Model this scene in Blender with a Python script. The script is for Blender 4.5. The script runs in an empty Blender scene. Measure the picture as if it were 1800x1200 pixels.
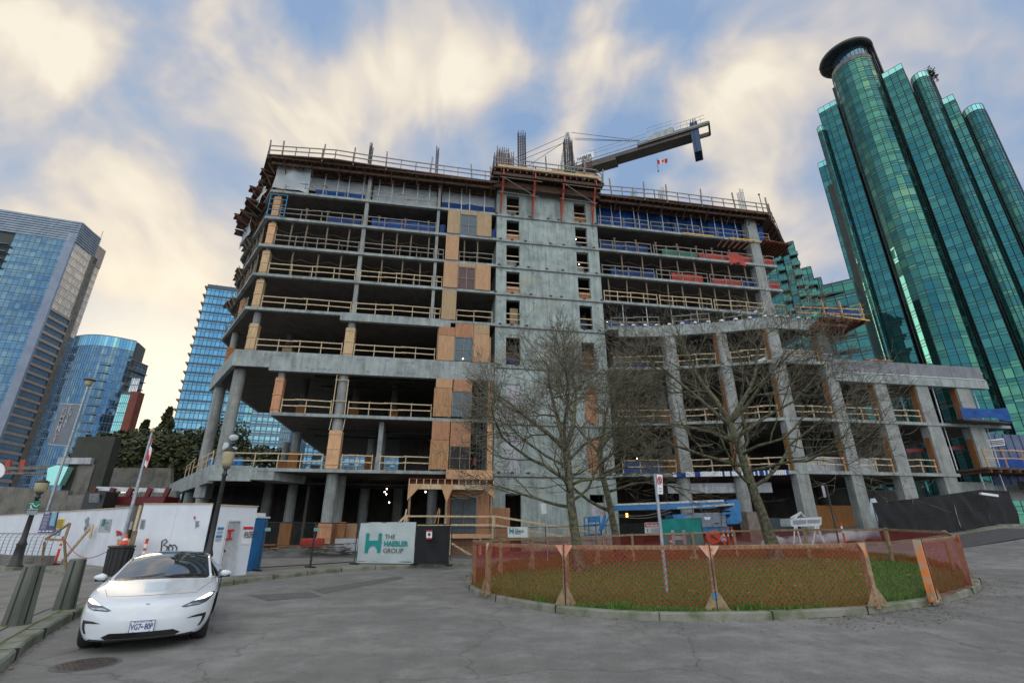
import bpy, bmesh, math, random
from mathutils import Vector, Matrix, noise
from mathutils.bvhtree import BVHTree
R = math.radians
scn = bpy.context.scene
COL = scn.collection
# ---------------------------------------------------------------- camera model
FOC, PIT, EYE = 850.0, R(21.1), 1.75
cP, sP = math.cos(PIT), math.sin(PIT)
def ray(px, py):
    a = (px-900)/FOC; b = (600-py)/FOC
    return Vector((a, cP-b*sP, sP+b*cP))
def atz(px, py, z=0.0):
    d = ray(px, py); return Vector((0, 0, EYE)) + d*((z-EYE)/d.z)
def aty(px, py, y):
    d = ray(px, py); return Vector((0, 0, EYE)) + d*(y/d.y)
def gz(x, y):
    if x <= 0: return 0.0
    x = min(x, 34.0); y = max(0.0, min(y, 44.0))
    return min(5e-5*x*x*y + .0004*x*y, 1.9)
def atg(px, py):
    z = 0.0
    for i in range(30):
        q = atz(px, min(py, 6000), z)
        if q.y < 0 or q.y > 300: break
        z = .5*z + .5*gz(q.x, q.y)
    return Vector((q.x, q.y, gz(q.x, q.y)))
# building frame: u along the front, v into the building, z up
AZ = R(80.1)
BU = Vector((math.sin(AZ), math.cos(AZ), 0)); BN = Vector((-math.cos(AZ), math.sin(AZ), 0))
BO = aty(866, 930, 39.0); BO.z = 0
def W(u, v, z): return BO + BU*u + BN*v + Vector((0, 0, z))
def F(px, py, v=0.0):
    d = ray(px, py); C = Vector((0, 0, EYE))
    t = (BO+BN*v-C).dot(BN)/d.dot(BN); q = C+d*t-BO
    return q.dot(BU), q.z
def Fw(px, py, v=0.0):
    u, z = F(px, py, v); return W(u, v, z)
ROTB = math.atan2(BU.y, BU.x)
# ---------------------------------------------------------------- mesh builder
class MB:
    def __init__(s, tf=None):
        s.v = []; s.f = []; s.m = []; s.uv = []; s.cur = 0; s.tf = tf
    def P(s, p):
        q = s.tf(*p) if s.tf else Vector(p)
        s.v.append(q); return len(s.v)-1
    def face(s, idx, uv=None):
        s.f.append(tuple(idx)); s.m.append(s.cur); s.uv.append(uv)
    def poly(s, pts, uv=None):
        s.face([s.P(p) for p in pts], uv)
    def box(s, x0, x1, y0, y1, z0, z1):
        i = [s.P(p) for p in ((x0,y0,z0),(x1,y0,z0),(x1,y1,z0),(x0,y1,z0),(x0,y0,z1),(x1,y0,z1),(x1,y1,z1),(x0,y1,z1))]
        for q in ((0,3,2,1),(4,5,6,7),(0,1,5,4),(1,2,6,5),(2,3,7,6),(3,0,4,7)): s.face([i[k] for k in q])
    def cbox(s, c, d, rz=0.0, rx=0.0):
        h = Vector(d)/2; M = Matrix.Rotation(rz, 3, 'Z') @ Matrix.Rotation(rx, 3, 'X'); c = Vector(c)
        i = [s.P(tuple(c + M @ Vector((a*h.x, b*h.y, e*h.z)))) for e in (-1,1) for a, b in ((-1,-1),(1,-1),(1,1),(-1,1))]
        for q in ((0,3,2,1),(4,5,6,7),(0,1,5,4),(1,2,6,5),(2,3,7,6),(3,0,4,7)): s.face([i[k] for k in q])
    def beam(s, p0, p1, w, h, up=(0,0,1)):
        p0 = Vector(p0); p1 = Vector(p1)
        if s.tf: p0 = s.tf(*p0); p1 = s.tf(*p1)
        d = (p1-p0)
        if d.length < 1e-5: return
        d.normalize(); upv = Vector(up)
        if abs(d.dot(upv)) > .97: upv = Vector((0.17,-.985,0))
        a = d.cross(upv).normalized()*(w/2); b = a.cross(d).normalized()*(h/2)
        base = len(s.v)
        for q in (p0, p1):
            for x, y in ((-1,-1),(1,-1),(1,1),(-1,1)): s.v.append(q+a*x+b*y)
        for q in ((0,3,2,1),(4,5,6,7),(0,1,5,4),(1,2,6,5),(2,3,7,6),(3,0,4,7)): s.face([base+k for k in q])
    def tube(s, pts, rads, n=8, cap=True):
        pts = [Vector(p) if not s.tf else s.tf(*p) for p in pts]
        if not isinstance(rads, (list, tuple)): rads = [rads]*len(pts)
        rings = []; a = None
        for i, p in enumerate(pts):
            if i == 0: d = pts[1]-pts[0]
            elif i == len(pts)-1: d = pts[-1]-pts[-2]
            else: d = pts[i+1]-pts[i-1]
            d = d.normalized()
            if a is None: a = d.orthogonal().normalized()
            else:
                a = (a-d*a.dot(d))
                a = a.normalized() if a.length > 1e-6 else d.orthogonal().normalized()
            b = d.cross(a); r = rads[i]; base = len(s.v)
            for k in range(n):
                t = 2*math.pi*k/n; s.v.append(p+a*(math.cos(t)*r)+b*(math.sin(t)*r))
            rings.append(base)
        for i in range(len(pts)-1):
            A, B = rings[i], rings[i+1]
            for k in range(n): s.face((A+k, A+(k+1)%n, B+(k+1)%n, B+k))
        if cap:
            s.face([rings[0]+k for k in range(n)][::-1]); s.face([rings[-1]+k for k in range(n)])
    def lathe(s, c, prof, n=20):
        c = Vector(c); rings = []
        for r, z in prof:
            rings.append([s.P(tuple(c+Vector((math.cos(2*math.pi*k/n)*r, math.sin(2*math.pi*k/n)*r, z)))) for k in range(n)])
        for A, B in zip(rings, rings[1:]):
            for k in range(n): s.face((A[k], A[(k+1)%n], B[(k+1)%n], B[k]))
        s.face(rings[0][::-1]); s.face(rings[-1])
    def prism(s, pts, z0, z1):
        A = [s.P((p[0], p[1], z0)) for p in pts]; B = [s.P((p[0], p[1], z1)) for p in pts]; n = len(pts)
        s.face(A[::-1]); s.face(B)
        for k in range(n): s.face((A[k], A[(k+1)%n], B[(k+1)%n], B[k]))
    def plate(s, pts, th, nrm):
        """flat polygon of 3-D points given a thickness along nrm"""
        nv = Vector(nrm)*th; A = [s.P(p) for p in pts]; n = len(pts)
        B = []
        for i in A: s.v.append(s.v[i]+nv); B.append(len(s.v)-1)
        s.face(A); s.face(B[::-1])
        for k in range(n): s.face((A[(k+1)%n], A[k], B[k], B[(k+1)%n]))
    def mesh(s, name, mats, org=Vector((0,0,0)), smooth=False, fix=True):
        me = bpy.data.meshes.new(name)
        me.from_pydata([tuple(v-org) for v in s.v], [], s.f)
        for m in (mats if isinstance(mats, (list, tuple)) else [mats]): me.materials.append(m)
        me.polygons.foreach_set('material_index', s.m)
        if any(u is not None for u in s.uv):
            ul = me.uv_layers.new(name='UVMap'); k = 0
            for p, u in zip(me.polygons, s.uv):
                for j, li in enumerate(p.loop_indices):
                    ul.data[li].uv = u[j] if u else (0, 0)
        at = me.attributes.new('rnd', 'FLOAT', 'FACE'); rr = random.Random(len(s.f)*7+3)
        at.data.foreach_set('value', [rr.random() for _ in s.f])
        if fix:
            bm = bmesh.new(); bm.from_mesh(me); bmesh.ops.recalc_face_normals(bm, faces=bm.faces); bm.to_mesh(me); bm.free()
        if smooth: me.polygons.foreach_set('use_smooth', [True]*len(me.polygons))
        me.update(); return me
def worg(o):
    v = Vector((0,0,0))
    while o is not None: v += o.location; o = o.parent
    return v
def thing(name, label, cat, loc=(0,0,0), group=None):
    o = bpy.data.objects.new(name, None); COL.objects.link(o); o.location = loc; o.empty_display_size = .3
    o['label'] = label; o['category'] = cat
    if group: o['group'] = group
    return o
def part(mb, name, mats, parent, label=None, smooth=False, fix=True):
    me = mb.mesh(name, mats, worg(parent), smooth, fix)
    o = bpy.data.objects.new(name, me); COL.objects.link(o); o.parent = parent
    if label: o['label'] = label
    return o
def single(mb, name, mats, label, cat, loc=None, group=None, smooth=False, kind=None, fix=True):
    if loc is None:
        n = max(1, len(mb.v)); c = sum(mb.v, Vector((0,0,0)))/n; loc = Vector((c.x, c.y, min(v.z for v in mb.v)))
    me = mb.mesh(name, mats, Vector(loc), smooth, fix)
    o = bpy.data.objects.new(name, me); COL.objects.link(o); o.location = loc
    if kind: o['kind'] = kind
    if label: o['label'] = label
    if cat: o['category'] = cat
    if group: o['group'] = group
    return o
def struct(mb, name, mats, smooth=False, fix=True, kind='structure', label=None):
    me = mb.mesh(name, mats, Vector((0,0,0)), smooth, fix)
    o = bpy.data.objects.new(name, me); COL.objects.link(o); o['kind'] = kind
    if label: o['label'] = label
    return o
def copy_tree(o, loc=None, rz=None, label=None, parent=None):
    c = o.copy(); COL.objects.link(c)
    if parent is not None: c.parent = parent
    if loc is not None: c.location = loc
    if rz is not None: c.rotation_euler = (0, 0, rz)
    if label: c['label'] = label
    for ch in [x for x in bpy.data.objects if x.parent == o]: copy_tree(ch, parent=c)
    return c
def text_mb(mb, txt, size, org, xd, yd, weight=0.0, align='LEFT', off=.004, sx=1.0):
    """adds lettering to mb: org is the baseline start, xd / yd the reading and up directions"""
    cu = bpy.data.curves.new('t', 'FONT'); cu.body = txt; cu.size = size; cu.align_x = align; cu.offset = weight; cu.extrude = 0; cu.resolution_u = 3
    ob = bpy.data.objects.new('t', cu); COL.objects.link(ob)
    dg = bpy.context.evaluated_depsgraph_get(); dg.update()
    me = bpy.data.meshes.new_from_object(ob.evaluated_get(dg))
    xd = Vector(xd).normalized(); yd = Vector(yd).normalized(); n = xd.cross(yd).normalized(); org = Vector(org)
    base = len(mb.v)
    for v in me.vertices: mb.v.append(org + xd*v.co.x*sx + yd*v.co.y + n*off)
    for p in me.polygons: mb.face([base+i for i in p.vertices])
    bpy.data.objects.remove(ob); bpy.data.curves.remove(cu); bpy.data.meshes.remove(me)
# ---------------------------------------------------------------- materials
def nt(name):
    m = bpy.data.materials.new(name); m.use_nodes = True; t = m.node_tree; t.nodes.clear()
    out = t.nodes.new('ShaderNodeOutputMaterial'); b = t.nodes.new('ShaderNodeBsdfPrincipled')
    t.links.new(b.outputs[0], out.inputs[0]); return m, t, b, out
def N(t, typ, **k):
    n = t.nodes.new(typ)
    for a, v in k.items():
        if a.startswith('i_'):
            key = a[2:]; key = int(key) if key.isdigit() else key.replace('_', ' ')
            n.inputs[key].default_value = v
        else: setattr(n, a, v)
    return n
def rgb(c): return (c[0], c[1], c[2], 1)
def mixc(t, fac, a, b, blend='MIX'):
    n = t.nodes.new('ShaderNodeMix'); n.data_type = 'RGBA'; n.blend_type = blend
    for k, v in ((0, fac), (6, a), (7, b)):
        if hasattr(v, 'is_output') or hasattr(v, 'links'): t.links.new(v, n.inputs[k])
        elif isinstance(v, tuple): n.inputs[k].default_value = rgb(v)
        else: n.inputs[k].default_value = v
    return n.outputs[2]
def ramp(t, fac, stops):
    n = t.nodes.new('ShaderNodeValToRGB'); e = n.color_ramp.elements
    while len(e) < len(stops): e.new(.5)
    for q, (p, c) in zip(e, stops):
        q.position = p; q.color = rgb(c) if isinstance(c, tuple) else (c, c, c, 1)
    t.links.new(fac, n.inputs[0]); return n.outputs[0]
def math_(t, op, a, b=None, c=None, clamp=False):
    n = t.nodes.new('ShaderNodeMath'); n.operation = op; n.use_clamp = clamp
    for k, v in enumerate((a, b, c)):
        if v is None: continue
        if hasattr(v, 'links'): t.links.new(v, n.inputs[k])
        else: n.inputs[k].default_value = v
    return n.outputs[0]
def coords(t, kind='Object', scale=None):
    tc = t.nodes.new('ShaderNodeTexCoord'); o = tc.outputs[kind]
    if scale:
        mp = t.nodes.new('ShaderNodeMapping'); mp.inputs['Scale'].default_value = scale; t.links.new(o, mp.inputs[0]); o = mp.outputs[0]
    return o
def noise_(t, vec, scale, detail=4, rough=.55):
    n = t.nodes.new('ShaderNodeTexNoise'); n.inputs['Scale'].default_value = scale; n.inputs['Detail'].default_value = detail
    n.inputs['Roughness'].default_value = rough; t.links.new(vec, n.inputs['Vector']); return n.outputs[0]
def mat(name, c1, c2=None, scale=3.0, rough=.7, metal=0.0, bump=0.0, bscale=25.0, stretch=None, lo=.35, hi=.65, spec=None, detail=5, emit=None, coat=0):
    m, t, b, out = nt(name)
    b.inputs['Roughness'].default_value = rough; b.inputs['Metallic'].default_value = metal
    if spec is not None: b.inputs['Specular IOR Level'].default_value = spec
    if coat: b.inputs['Coat Weight'].default_value = coat; b.inputs['Coat Roughness'].default_value = .03
    if c2 is None: c2 = tuple(x*.78 for x in c1)
    co = coords(t, 'Object', stretch)
    t.links.new(ramp(t, noise_(t, co, scale, detail), [(lo, c1), (hi, c2)]), b.inputs['Base Color'])
    if bump:
        bp = N(t, 'ShaderNodeBump', i_Strength=bump, i_Distance=.02); t.links.new(noise_(t, co, bscale, 6), bp.inputs['Height']); t.links.new(bp.outputs[0], b.inputs['Normal'])
    if emit:
        b.inputs['Emission Color'].default_value = rgb(emit[0]); b.inputs['Emission Strength'].default_value = emit[1]
    return m
def concrete(name, c, dark=.6, tintc=None):
    m, t, b, out = nt(name); co = coords(t)
    st = coords(t, 'Object', (1, 1, .12))
    big = noise_(t, co, .9, 6, .6); fine = noise_(t, co, 9, 6, .6); vs = noise_(t, st, 3.2, 5, .6)
    a = ramp(t, big, [(.3, tuple(x*dark for x in c)), (.52, c), (.72, tuple(min(1, x*1.22) for x in c))])
    s2 = ramp(t, vs, [(.35, .62), (.55, 1.0)])
    a = mixc(t, .75, a, s2, 'MULTIPLY')
    f2 = ramp(t, fine, [(.3, .8), (.7, 1.12)])
    a = mixc(t, .8, a, f2, 'MULTIPLY')
    if tintc:
        a = mixc(t, ramp(t, noise_(t, co, .55, 3), [(.56, 0.0), (.7, .55)]), a, tintc)
    t.links.new(a, b.inputs['Base Color']); b.inputs['Roughness'].default_value = .85
    bp = N(t, 'ShaderNodeBump', i_Strength=.35, i_Distance=.02); t.links.new(noise_(t, co, 18, 6), bp.inputs['Height']); t.links.new(bp.outputs[0], b.inputs['Normal'])
    return m
def plywood(name, c1, c2):
    """sheet timber: long grain, patches of flake"""
    m, t, b, out = nt(name); co = coords(t, 'Object', (1.2, 1.2, .16)); c0 = coords(t)
    g = ramp(t, noise_(t, co, 7, 6, .65), [(.32, c1), (.68, c2)])
    k = ramp(t, noise_(t, c0, 26, 3), [(.35, .72), (.6, 1.05)])
    at = N(t, 'ShaderNodeAttribute', attribute_name='rnd')
    s = ramp(t, at.outputs['Fac'], [(0, .78), (1, 1.12)])
    a = mixc(t, 1.0, mixc(t, .8, g, k, 'MULTIPLY'), s, 'MULTIPLY')
    a = mixc(t, ramp(t, noise_(t, c0, 1.3, 4), [(.5, 0.0), (.75, .5)]), a, tuple(x*.55 for x in c1))
    t.links.new(a, b.inputs['Base Color']); b.inputs['Roughness'].default_value = .75; return m
def paneglass(name, stops, rough=.06, metal=.85, tilt=.05, alpha=None):
    """reflective glazing: every pane (face) has its own tint, broad reflections put into the colour, and lies a little out of true"""
    m, t, b, out = nt(name); at = N(t, 'ShaderNodeAttribute', attribute_name='rnd')
    lf = noise_(t, coords(t, 'Object', (1,1,.5)), .07, 2, .5); lf = math_(t, 'MULTIPLY', math_(t, 'SUBTRACT', lf, .28), 2.2)  # broad reflection patches put into the base colour
    fac = math_(t, 'ADD', math_(t, 'MULTIPLY', at.outputs['Fac'], .42), math_(t, 'MULTIPLY', lf, .55), clamp=True)
    t.links.new(ramp(t, fac, stops), b.inputs['Base Color'])
    b.inputs['Metallic'].default_value = metal; b.inputs['Roughness'].default_value = rough
    wn = N(t, 'ShaderNodeTexWhiteNoise', noise_dimensions='1D'); t.links.new(at.outputs['Fac'], wn.inputs['W'])
    sub = N(t, 'ShaderNodeVectorMath', operation='SUBTRACT'); t.links.new(wn.outputs['Color'], sub.inputs[0]); sub.inputs[1].default_value = (.5,.5,.5)
    sc = N(t, 'ShaderNodeVectorMath', operation='SCALE'); t.links.new(sub.outputs[0], sc.inputs[0]); sc.inputs['Scale'].default_value = tilt
    # slow warp inside the pane
    nz = N(t, 'ShaderNodeTexNoise', i_Scale=.35, i_Detail=1.0); t.links.new(coords(t), nz.inputs['Vector'])
    s2 = N(t, 'ShaderNodeVectorMath', operation='SUBTRACT'); t.links.new(nz.outputs['Color'], s2.inputs[0]); s2.inputs[1].default_value = (.5,.5,.5)
    s3 = N(t, 'ShaderNodeVectorMath', operation='SCALE'); t.links.new(s2.outputs[0], s3.inputs[0]); s3.inputs['Scale'].default_value = tilt*1.4
    ge = N(t, 'ShaderNodeNewGeometry')
    ad = N(t, 'ShaderNodeVectorMath', operation='ADD'); t.links.new(ge.outputs['Normal'], ad.inputs[0]); t.links.new(sc.outputs[0], ad.inputs[1])
    ad2 = N(t, 'ShaderNodeVectorMath', operation='ADD'); t.links.new(ad.outputs[0], ad2.inputs[0]); t.links.new(s3.outputs[0], ad2.inputs[1])
    nn = N(t, 'ShaderNodeVectorMath', operation='NORMALIZE'); t.links.new(ad2.outputs[0], nn.inputs[0]); t.links.new(nn.outputs[0], b.inputs['Normal'])
    return m
def tarp_(name, c1, c2, scale, tr=.5):
    m = mat(name, c1, c2, scale, .5, bump=.8, bscale=3); t = m.node_tree; b = t.nodes['Principled BSDF']; out = t.nodes['Material Output']
    tl = N(t, 'ShaderNodeBsdfTranslucent'); tl.inputs[0].default_value = rgb(tuple(min(1, x*1.6) for x in c1)); mx = N(t, 'ShaderNodeMixShader', i_0=tr); t.links.new(b.outputs[0], mx.inputs[1]); t.links.new(tl.outputs[0], mx.inputs[2]); t.links.new(mx.outputs[0], out.inputs[0]); return m
def netting(name, col, cell=.05, bar=.2, dense=None, trans=.35):
    """plastic safety net: strands on a diamond grid (UV in metres), open between them"""
    m, t, b, out = nt(name); uv = coords(t, 'UV')
    sp = N(t, 'ShaderNodeSeparateXYZ'); t.links.new(uv, sp.inputs[0])
    def band(sgn):
        q = math_(t, 'ADD', sp.outputs[0], math_(t, 'MULTIPLY', sp.outputs[1], sgn*1.0))
        q = math_(t, 'MULTIPLY', q, 1/cell); q = math_(t, 'FRACT', q); q = math_(t, 'SUBTRACT', q, .5); q = math_(t, 'ABSOLUTE', q)
        return math_(t, 'GREATER_THAN', q, .5-bar)
    k = math_(t, 'MAXIMUM', band(1), band(-1))
    if dense: k = math_(t, 'MAXIMUM', k, dense)
    nz = noise_(t, coords(t), 1.2, 3)
    t.links.new(ramp(t, nz, [(.3, tuple(x*.7 for x in col)), (.7, col)]), b.inputs['Base Color']); b.inputs['Roughness'].default_value = .55
    tl = N(t, 'ShaderNodeBsdfTranslucent'); tl.inputs[0].default_value = rgb(col)
    mx = N(t, 'ShaderNodeMixShader', i_0=trans); t.links.new(b.outputs[0], mx.inputs[1]); t.links.new(tl.outputs[0], mx.inputs[2])
    tr = N(t, 'ShaderNodeBsdfTransparent'); m2 = N(t, 'ShaderNodeMixShader')
    t.links.new(k, m2.inputs[0]); t.links.new(tr.outputs[0], m2.inputs[1]); t.links.new(mx.outputs[0], m2.inputs[2]); t.links.new(m2.outputs[0], out.inputs[0])
    return m
M = {}
M['conc'] = concrete('bare_concrete', (.31,.35,.345), .62)
M['core'] = concrete('core_concrete', (.32,.385,.37), .68, (.36,.36,.27))
M['cold'] = concrete('column_concrete', (.29,.31,.30), .7)
M['shadeconc'] = concrete('shaded_concrete', (.115,.096,.082), .7)  # concrete darkened in colour for the shade inside the floors
M['dark'] = mat('dark_interior', (.035,.033,.032), (.02,.02,.02), .6, .9)
M['inwall'] = concrete('shaded_inner_concrete', (.075,.07,.065), .6)  # interior shade put into the wall colour; core joints use it too
M['parapetm'] = concrete('parapet_panel', (.21,.225,.25), .8)
M['stone'] = concrete('aged_concrete', (.17,.165,.145), .55)
M['pale'] = concrete('pale_panel', (.42,.44,.47), .8)
M['ply'] = plywood('plywood', (.66,.41,.23), (.50,.28,.14))
M['plyr'] = plywood('plywood_reddish', (.56,.29,.16), (.40,.18,.09))
M['plyy'] = plywood('plywood_yellow', (.56,.41,.24), (.41,.28,.15))
M['plyo'] = plywood('plywood_orange', (.40,.18,.055), (.25,.10,.03))
M['osb'] = plywood('strand_board', (.62,.36,.17), (.32,.16,.07))
M['wood'] = mat('new_lumber', (.62,.50,.33), (.44,.33,.2), 6, .7, stretch=(1,1,1))
M['oldwood'] = mat('weathered_lumber', (.24,.19,.14), (.13,.10,.075), 6, .85)
M['greywood'] = mat('grey_lumber', (.30,.28,.25), (.17,.155,.14), 6, .85)
M['fencewood'] = mat('fence_lumber', (.34,.25,.145), (.2,.14,.08), 7, .85, bump=.3)
M['form'] = mat('formwork_timber', (.115,.062,.038), (.05,.03,.022), 2.5, .85)
M['formr'] = mat('formwork_red', (.24,.07,.03), (.10,.035,.02), 2.0, .8)
M['rust'] = mat('rusty_rebar', (.16,.075,.045), (.07,.04,.03), 8, .8)
M['blackbar'] = mat('dark_rebar', (.05,.05,.055), (.03,.03,.03), 8, .6)
M['steel'] = mat('galvanised_steel', (.40,.43,.46), (.28,.30,.33), 5, .45, .6)
M['whitesteel'] = mat('pale_steel', (.62,.66,.68), (.45,.48,.5), 6, .5)
M['red'] = mat('red_steel', (.45,.06,.025), (.28,.035,.02), 5, .5)
M['darkred'] = mat('dark_red', (.13,.012,.014), None, 5, .5)
M['bluetarp'] = tarp_('blue_tarp', (.010,.09,.34), (.005,.045,.18), 1.6)
M['bluetarp2'] = tarp_('blue_tarp_bright', (.012,.13,.50), (.008,.08,.32), 1.8)
M['greentarp'] = mat('green_tarp', (.02,.16,.11), None, 2, .6)
M['redtarp'] = mat('red_tarp', (.42,.035,.015), (.28,.02,.015), 2, .6, bump=.5, bscale=4)
M['whitetarp'] = tarp_('white_tarp', (.72,.82,.88), (.50,.62,.70), 1.2)
M['black'] = mat('black_plastic', (.012,.012,.013), (.02,.02,.02), 5, .5)
M['blackcloth'] = mat('black_shade_cloth', (.007,.008,.010), (.013,.014,.016), 1.3, .9, bump=.7, bscale=2.5)
M['blackmetal'] = mat('dark_painted_metal', (.03,.032,.035), (.018,.018,.018), 5, .4)
M['white'] = mat('white_board', (.70,.74,.80), (.60,.65,.72), 1.1, .6)
M['whitep'] = mat('white_plastic', (.78,.80,.82), (.7,.72,.74), 3, .4)
M['teal'] = mat('teal_print', (.0,.26,.24), (.0,.22,.2), 3, .6)
M['ink'] = mat('dark_ink', (.04,.05,.055), None, 3, .6)
M['blueink'] = mat('blue_ink', (.03,.08,.32), None, 3, .5)
M['redink'] = mat('red_ink', (.6,.02,.03), None, 3, .5)
M['greyink'] = mat('grey_ink', (.25,.28,.33), None, 3, .6)
M['bluepaint'] = mat('blue_machine_paint', (.015,.19,.46), (.01,.13,.34), 2, .35)
M['greyshell'] = mat('grey_machine_cover', (.19,.23,.30), (.14,.17,.22), 2, .45)
M['orange'] = mat('orange_plastic', (.78,.09,.02), (.6,.05,.015), 3, .45)
M['orangepaint'] = mat('flaking_orange_paint', (.80,.22,.05), (.42,.34,.24), 5, .7, lo=.45, hi=.58)
M['pinkply'] = mat('pink_weathered_ply', (.62,.45,.34), (.66,.28,.17), 4, .8, lo=.42, hi=.6)
M['yellow'] = mat('yellow_paint', (.7,.45,.03), None, 4, .5)
M['bark'] = mat('tree_bark', (.13,.13,.07), (.055,.05,.04), 7, .95, bump=1.0, bscale=18, lo=.42, hi=.58)
M['twig'] = mat('tree_twig', (.19,.17,.12), (.10,.088,.065), 3, .9)
M['moss'] = mat('moss', (.10,.13,.03), (.06,.08,.02), 8, .95)
# ---------------------------------------------------------------- camera, light, sky
cam = bpy.data.cameras.new('camera'); co_ = bpy.data.objects.new('camera', cam); COL.objects.link(co_)
co_.location = (0, 0, EYE); co_.rotation_euler = (math.pi/2+PIT, 0, 0)
cam.sensor_width = 36; cam.lens = FOC/1800*36; cam.clip_end = 3000; cam.clip_start = .05; scn.camera = co_
scn.view_settings.view_transform = 'Standard'; scn.view_settings.look = 'None'; scn.view_settings.exposure = .14; scn.view_settings.gamma = 1
SUN_AZ, SUN_EL = R(-36), R(9)
sd = Vector((math.sin(SUN_AZ)*math.cos(SUN_EL), math.cos(SUN_AZ)*math.cos(SUN_EL), math.sin(SUN_EL)))
sl = bpy.data.lights.new('sun', 'SUN'); sl.energy = 1.0; sl.angle = R(28); sl.color = (1, .84, .62); sl.specular_factor = .12
so = bpy.data.objects.new('sun', sl); COL.objects.link(so); so.location = (-30, -10, 60); so.rotation_euler = (-sd).to_track_quat('-Z', 'Y').to_euler()
w = bpy.data.worlds.new('World'); scn.world = w; w.use_nodes = True; t = w.node_tree; t.nodes.clear()
out = t.nodes.new('ShaderNodeOutputWorld'); bg = t.nodes.new('ShaderNodeBackground'); t.links.new(bg.outputs[0], out.inputs[0])
tc = t.nodes.new('ShaderNodeTexCoord'); D = tc.outputs['Generated']
sky = t.nodes.new('ShaderNodeTexSky'); sky.sky_type = 'NISHITA'; sky.sun_disc = False; sky.sun_elevation = SUN_EL; sky.sun_rotation = SUN_AZ; sky.air_density = 1.2; sky.dust_density = 1.5
sp = N(t, 'ShaderNodeSeparateXYZ'); t.links.new(D, sp.inputs[0])
# clouds lie on a sheet overhead, drawn out along the wind
zz = math_(t, 'MAXIMUM', math_(t, 'ADD', sp.outputs[2], .22), .05)
cx_ = math_(t, 'DIVIDE', sp.outputs[0], zz); cy_ = math_(t, 'DIVIDE', sp.outputs[1], zz)
cb = N(t, 'ShaderNodeCombineXYZ'); t.links.new(cx_, cb.inputs[0]); t.links.new(cy_, cb.inputs[1])
mp = N(t, 'ShaderNodeMapping'); mp.inputs['Rotation'].default_value = (0, 0, R(24)); mp.inputs['Scale'].default_value = (1.1, .75, 1); mp.inputs['Location'].default_value = (3.1, 1.7, 0)
t.links.new(cb.outputs[0], mp.inputs[0])
n1 = noise_(t, mp.outputs[0], 1.7, 3.0, .45)
wn_ = N(t, 'ShaderNodeTexNoise', i_Scale=2.2, i_Detail=2.0); t.links.new(D, wn_.inputs['Vector'])
wsc = N(t, 'ShaderNodeVectorMath', operation='SCALE'); t.links.new(wn_.outputs['Color'], wsc.inputs[0]); wsc.inputs['Scale'].default_value = .35
wad = N(t, 'ShaderNodeVectorMath', operation='ADD'); t.links.new(D, wad.inputs[0]); t.links.new(wsc.outputs[0], wad.inputs[1])
n2 = noise_(t, wad.outputs[0], 4.6, 4.5, .52)
dens = math_(t, 'ADD', math_(t, 'MULTIPLY', math_(t, 'SUBTRACT', n1, .5), .9), math_(t, 'MULTIPLY', math_(t, 'SUBTRACT', n2, .5), 2.1))
dens = math_(t, 'ADD', dens, .53)
def blob(px, py, rad, wt):
    d = ray(px, py).normalized()
    vm = N(t, 'ShaderNodeVectorMath', operation='DISTANCE'); nv = N(t, 'ShaderNodeVectorMath', operation='NORMALIZE')
    t.links.new(D, nv.inputs[0]); t.links.new(nv.outputs[0], vm.inputs[0]); vm.inputs[1].default_value = tuple(d)
    mr = N(t, 'ShaderNodeMapRange', interpolation_type='SMOOTHERSTEP'); t.links.new(vm.outputs['Value'], mr.inputs[0])
    mr.inputs[1].default_value = rad; mr.inputs[2].default_value = 0; mr.inputs[3].default_value = 0; mr.inputs[4].default_value = wt
    return mr.outputs[0]
for b_ in ((250,110,.22,.20),(470,150,.20,.22),(700,150,.22,.24),(860,110,.14,.22),(1060,80,.14,.30),(30,130,.16,.24),(560,270,.18,.20),
           (1280,190,.22,.20),(1700,190,.17,.26),(300,430,.25,.22),(1330,330,.20,.20),(1000,280,.10,.14),(40,300,.15,.14),(700,60,.2,.12),(420,620,.25,.2),
           (150,230,.15,-.30),(240,15,.13,-.26),(590,10,.13,-.28),(920,200,.13,-.26),(1100,210,.15,-.32),(780,240,.09,-.16),(950,20,.10,-.26),(1450,270,.14,-.18),(1780,300,.2,-.34),(1560,110,.2,-.10),(1220,70,.12,-.12),(230,520,.20,-.20),(400,330,.12,-.10),(60,330,.1,-.1),(900,-60,.2,-.2)):
    dens = math_(t, 'ADD', dens, blob(*b_))
cl = ramp(t, dens, [(.24, (.235,.345,.54)), (.40, (.315,.40,.54)), (.54, (.42,.45,.53)), (.68, (.58,.55,.54)), (.84, (.74,.67,.57)), (1.05, (.85,.78,.65))])
skc = N(t, 'ShaderNodeVectorMath', operation='SCALE'); t.links.new(sky.outputs[0], skc.inputs[0]); skc.inputs['Scale'].default_value = .055
base = mixc(t, .12, cl, skc.outputs[0], 'ADD')
# glow round the low sun
gl = blob(270, 745, .75, 1.0)
base = mixc(t, math_(t, 'MULTIPLY', gl, .36), base, (.88,.76,.58))
g2 = blob(262, 735, .34, 1.0)
base = mixc(t, math_(t, 'MULTIPLY', g2, .9), base, (1.2,1.06,.8))
# brightness added to the sky behind the camera as fill for the facades
bk = N(t, 'ShaderNodeMapRange', interpolation_type='SMOOTHSTEP'); t.links.new(sp.outputs[1], bk.inputs[0])
bk.inputs[1].default_value = .25; bk.inputs[2].default_value = -.75; bk.inputs[3].default_value = 0; bk.inputs[4].default_value = 1
base = mixc(t, bk.outputs[0], base, mixc(t, 1.0, base, (2.85,2.75,2.5), 'MULTIPLY'))
t.links.new(base, bg.inputs[0]); bg.inputs[1].default_value = 1.0
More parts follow.
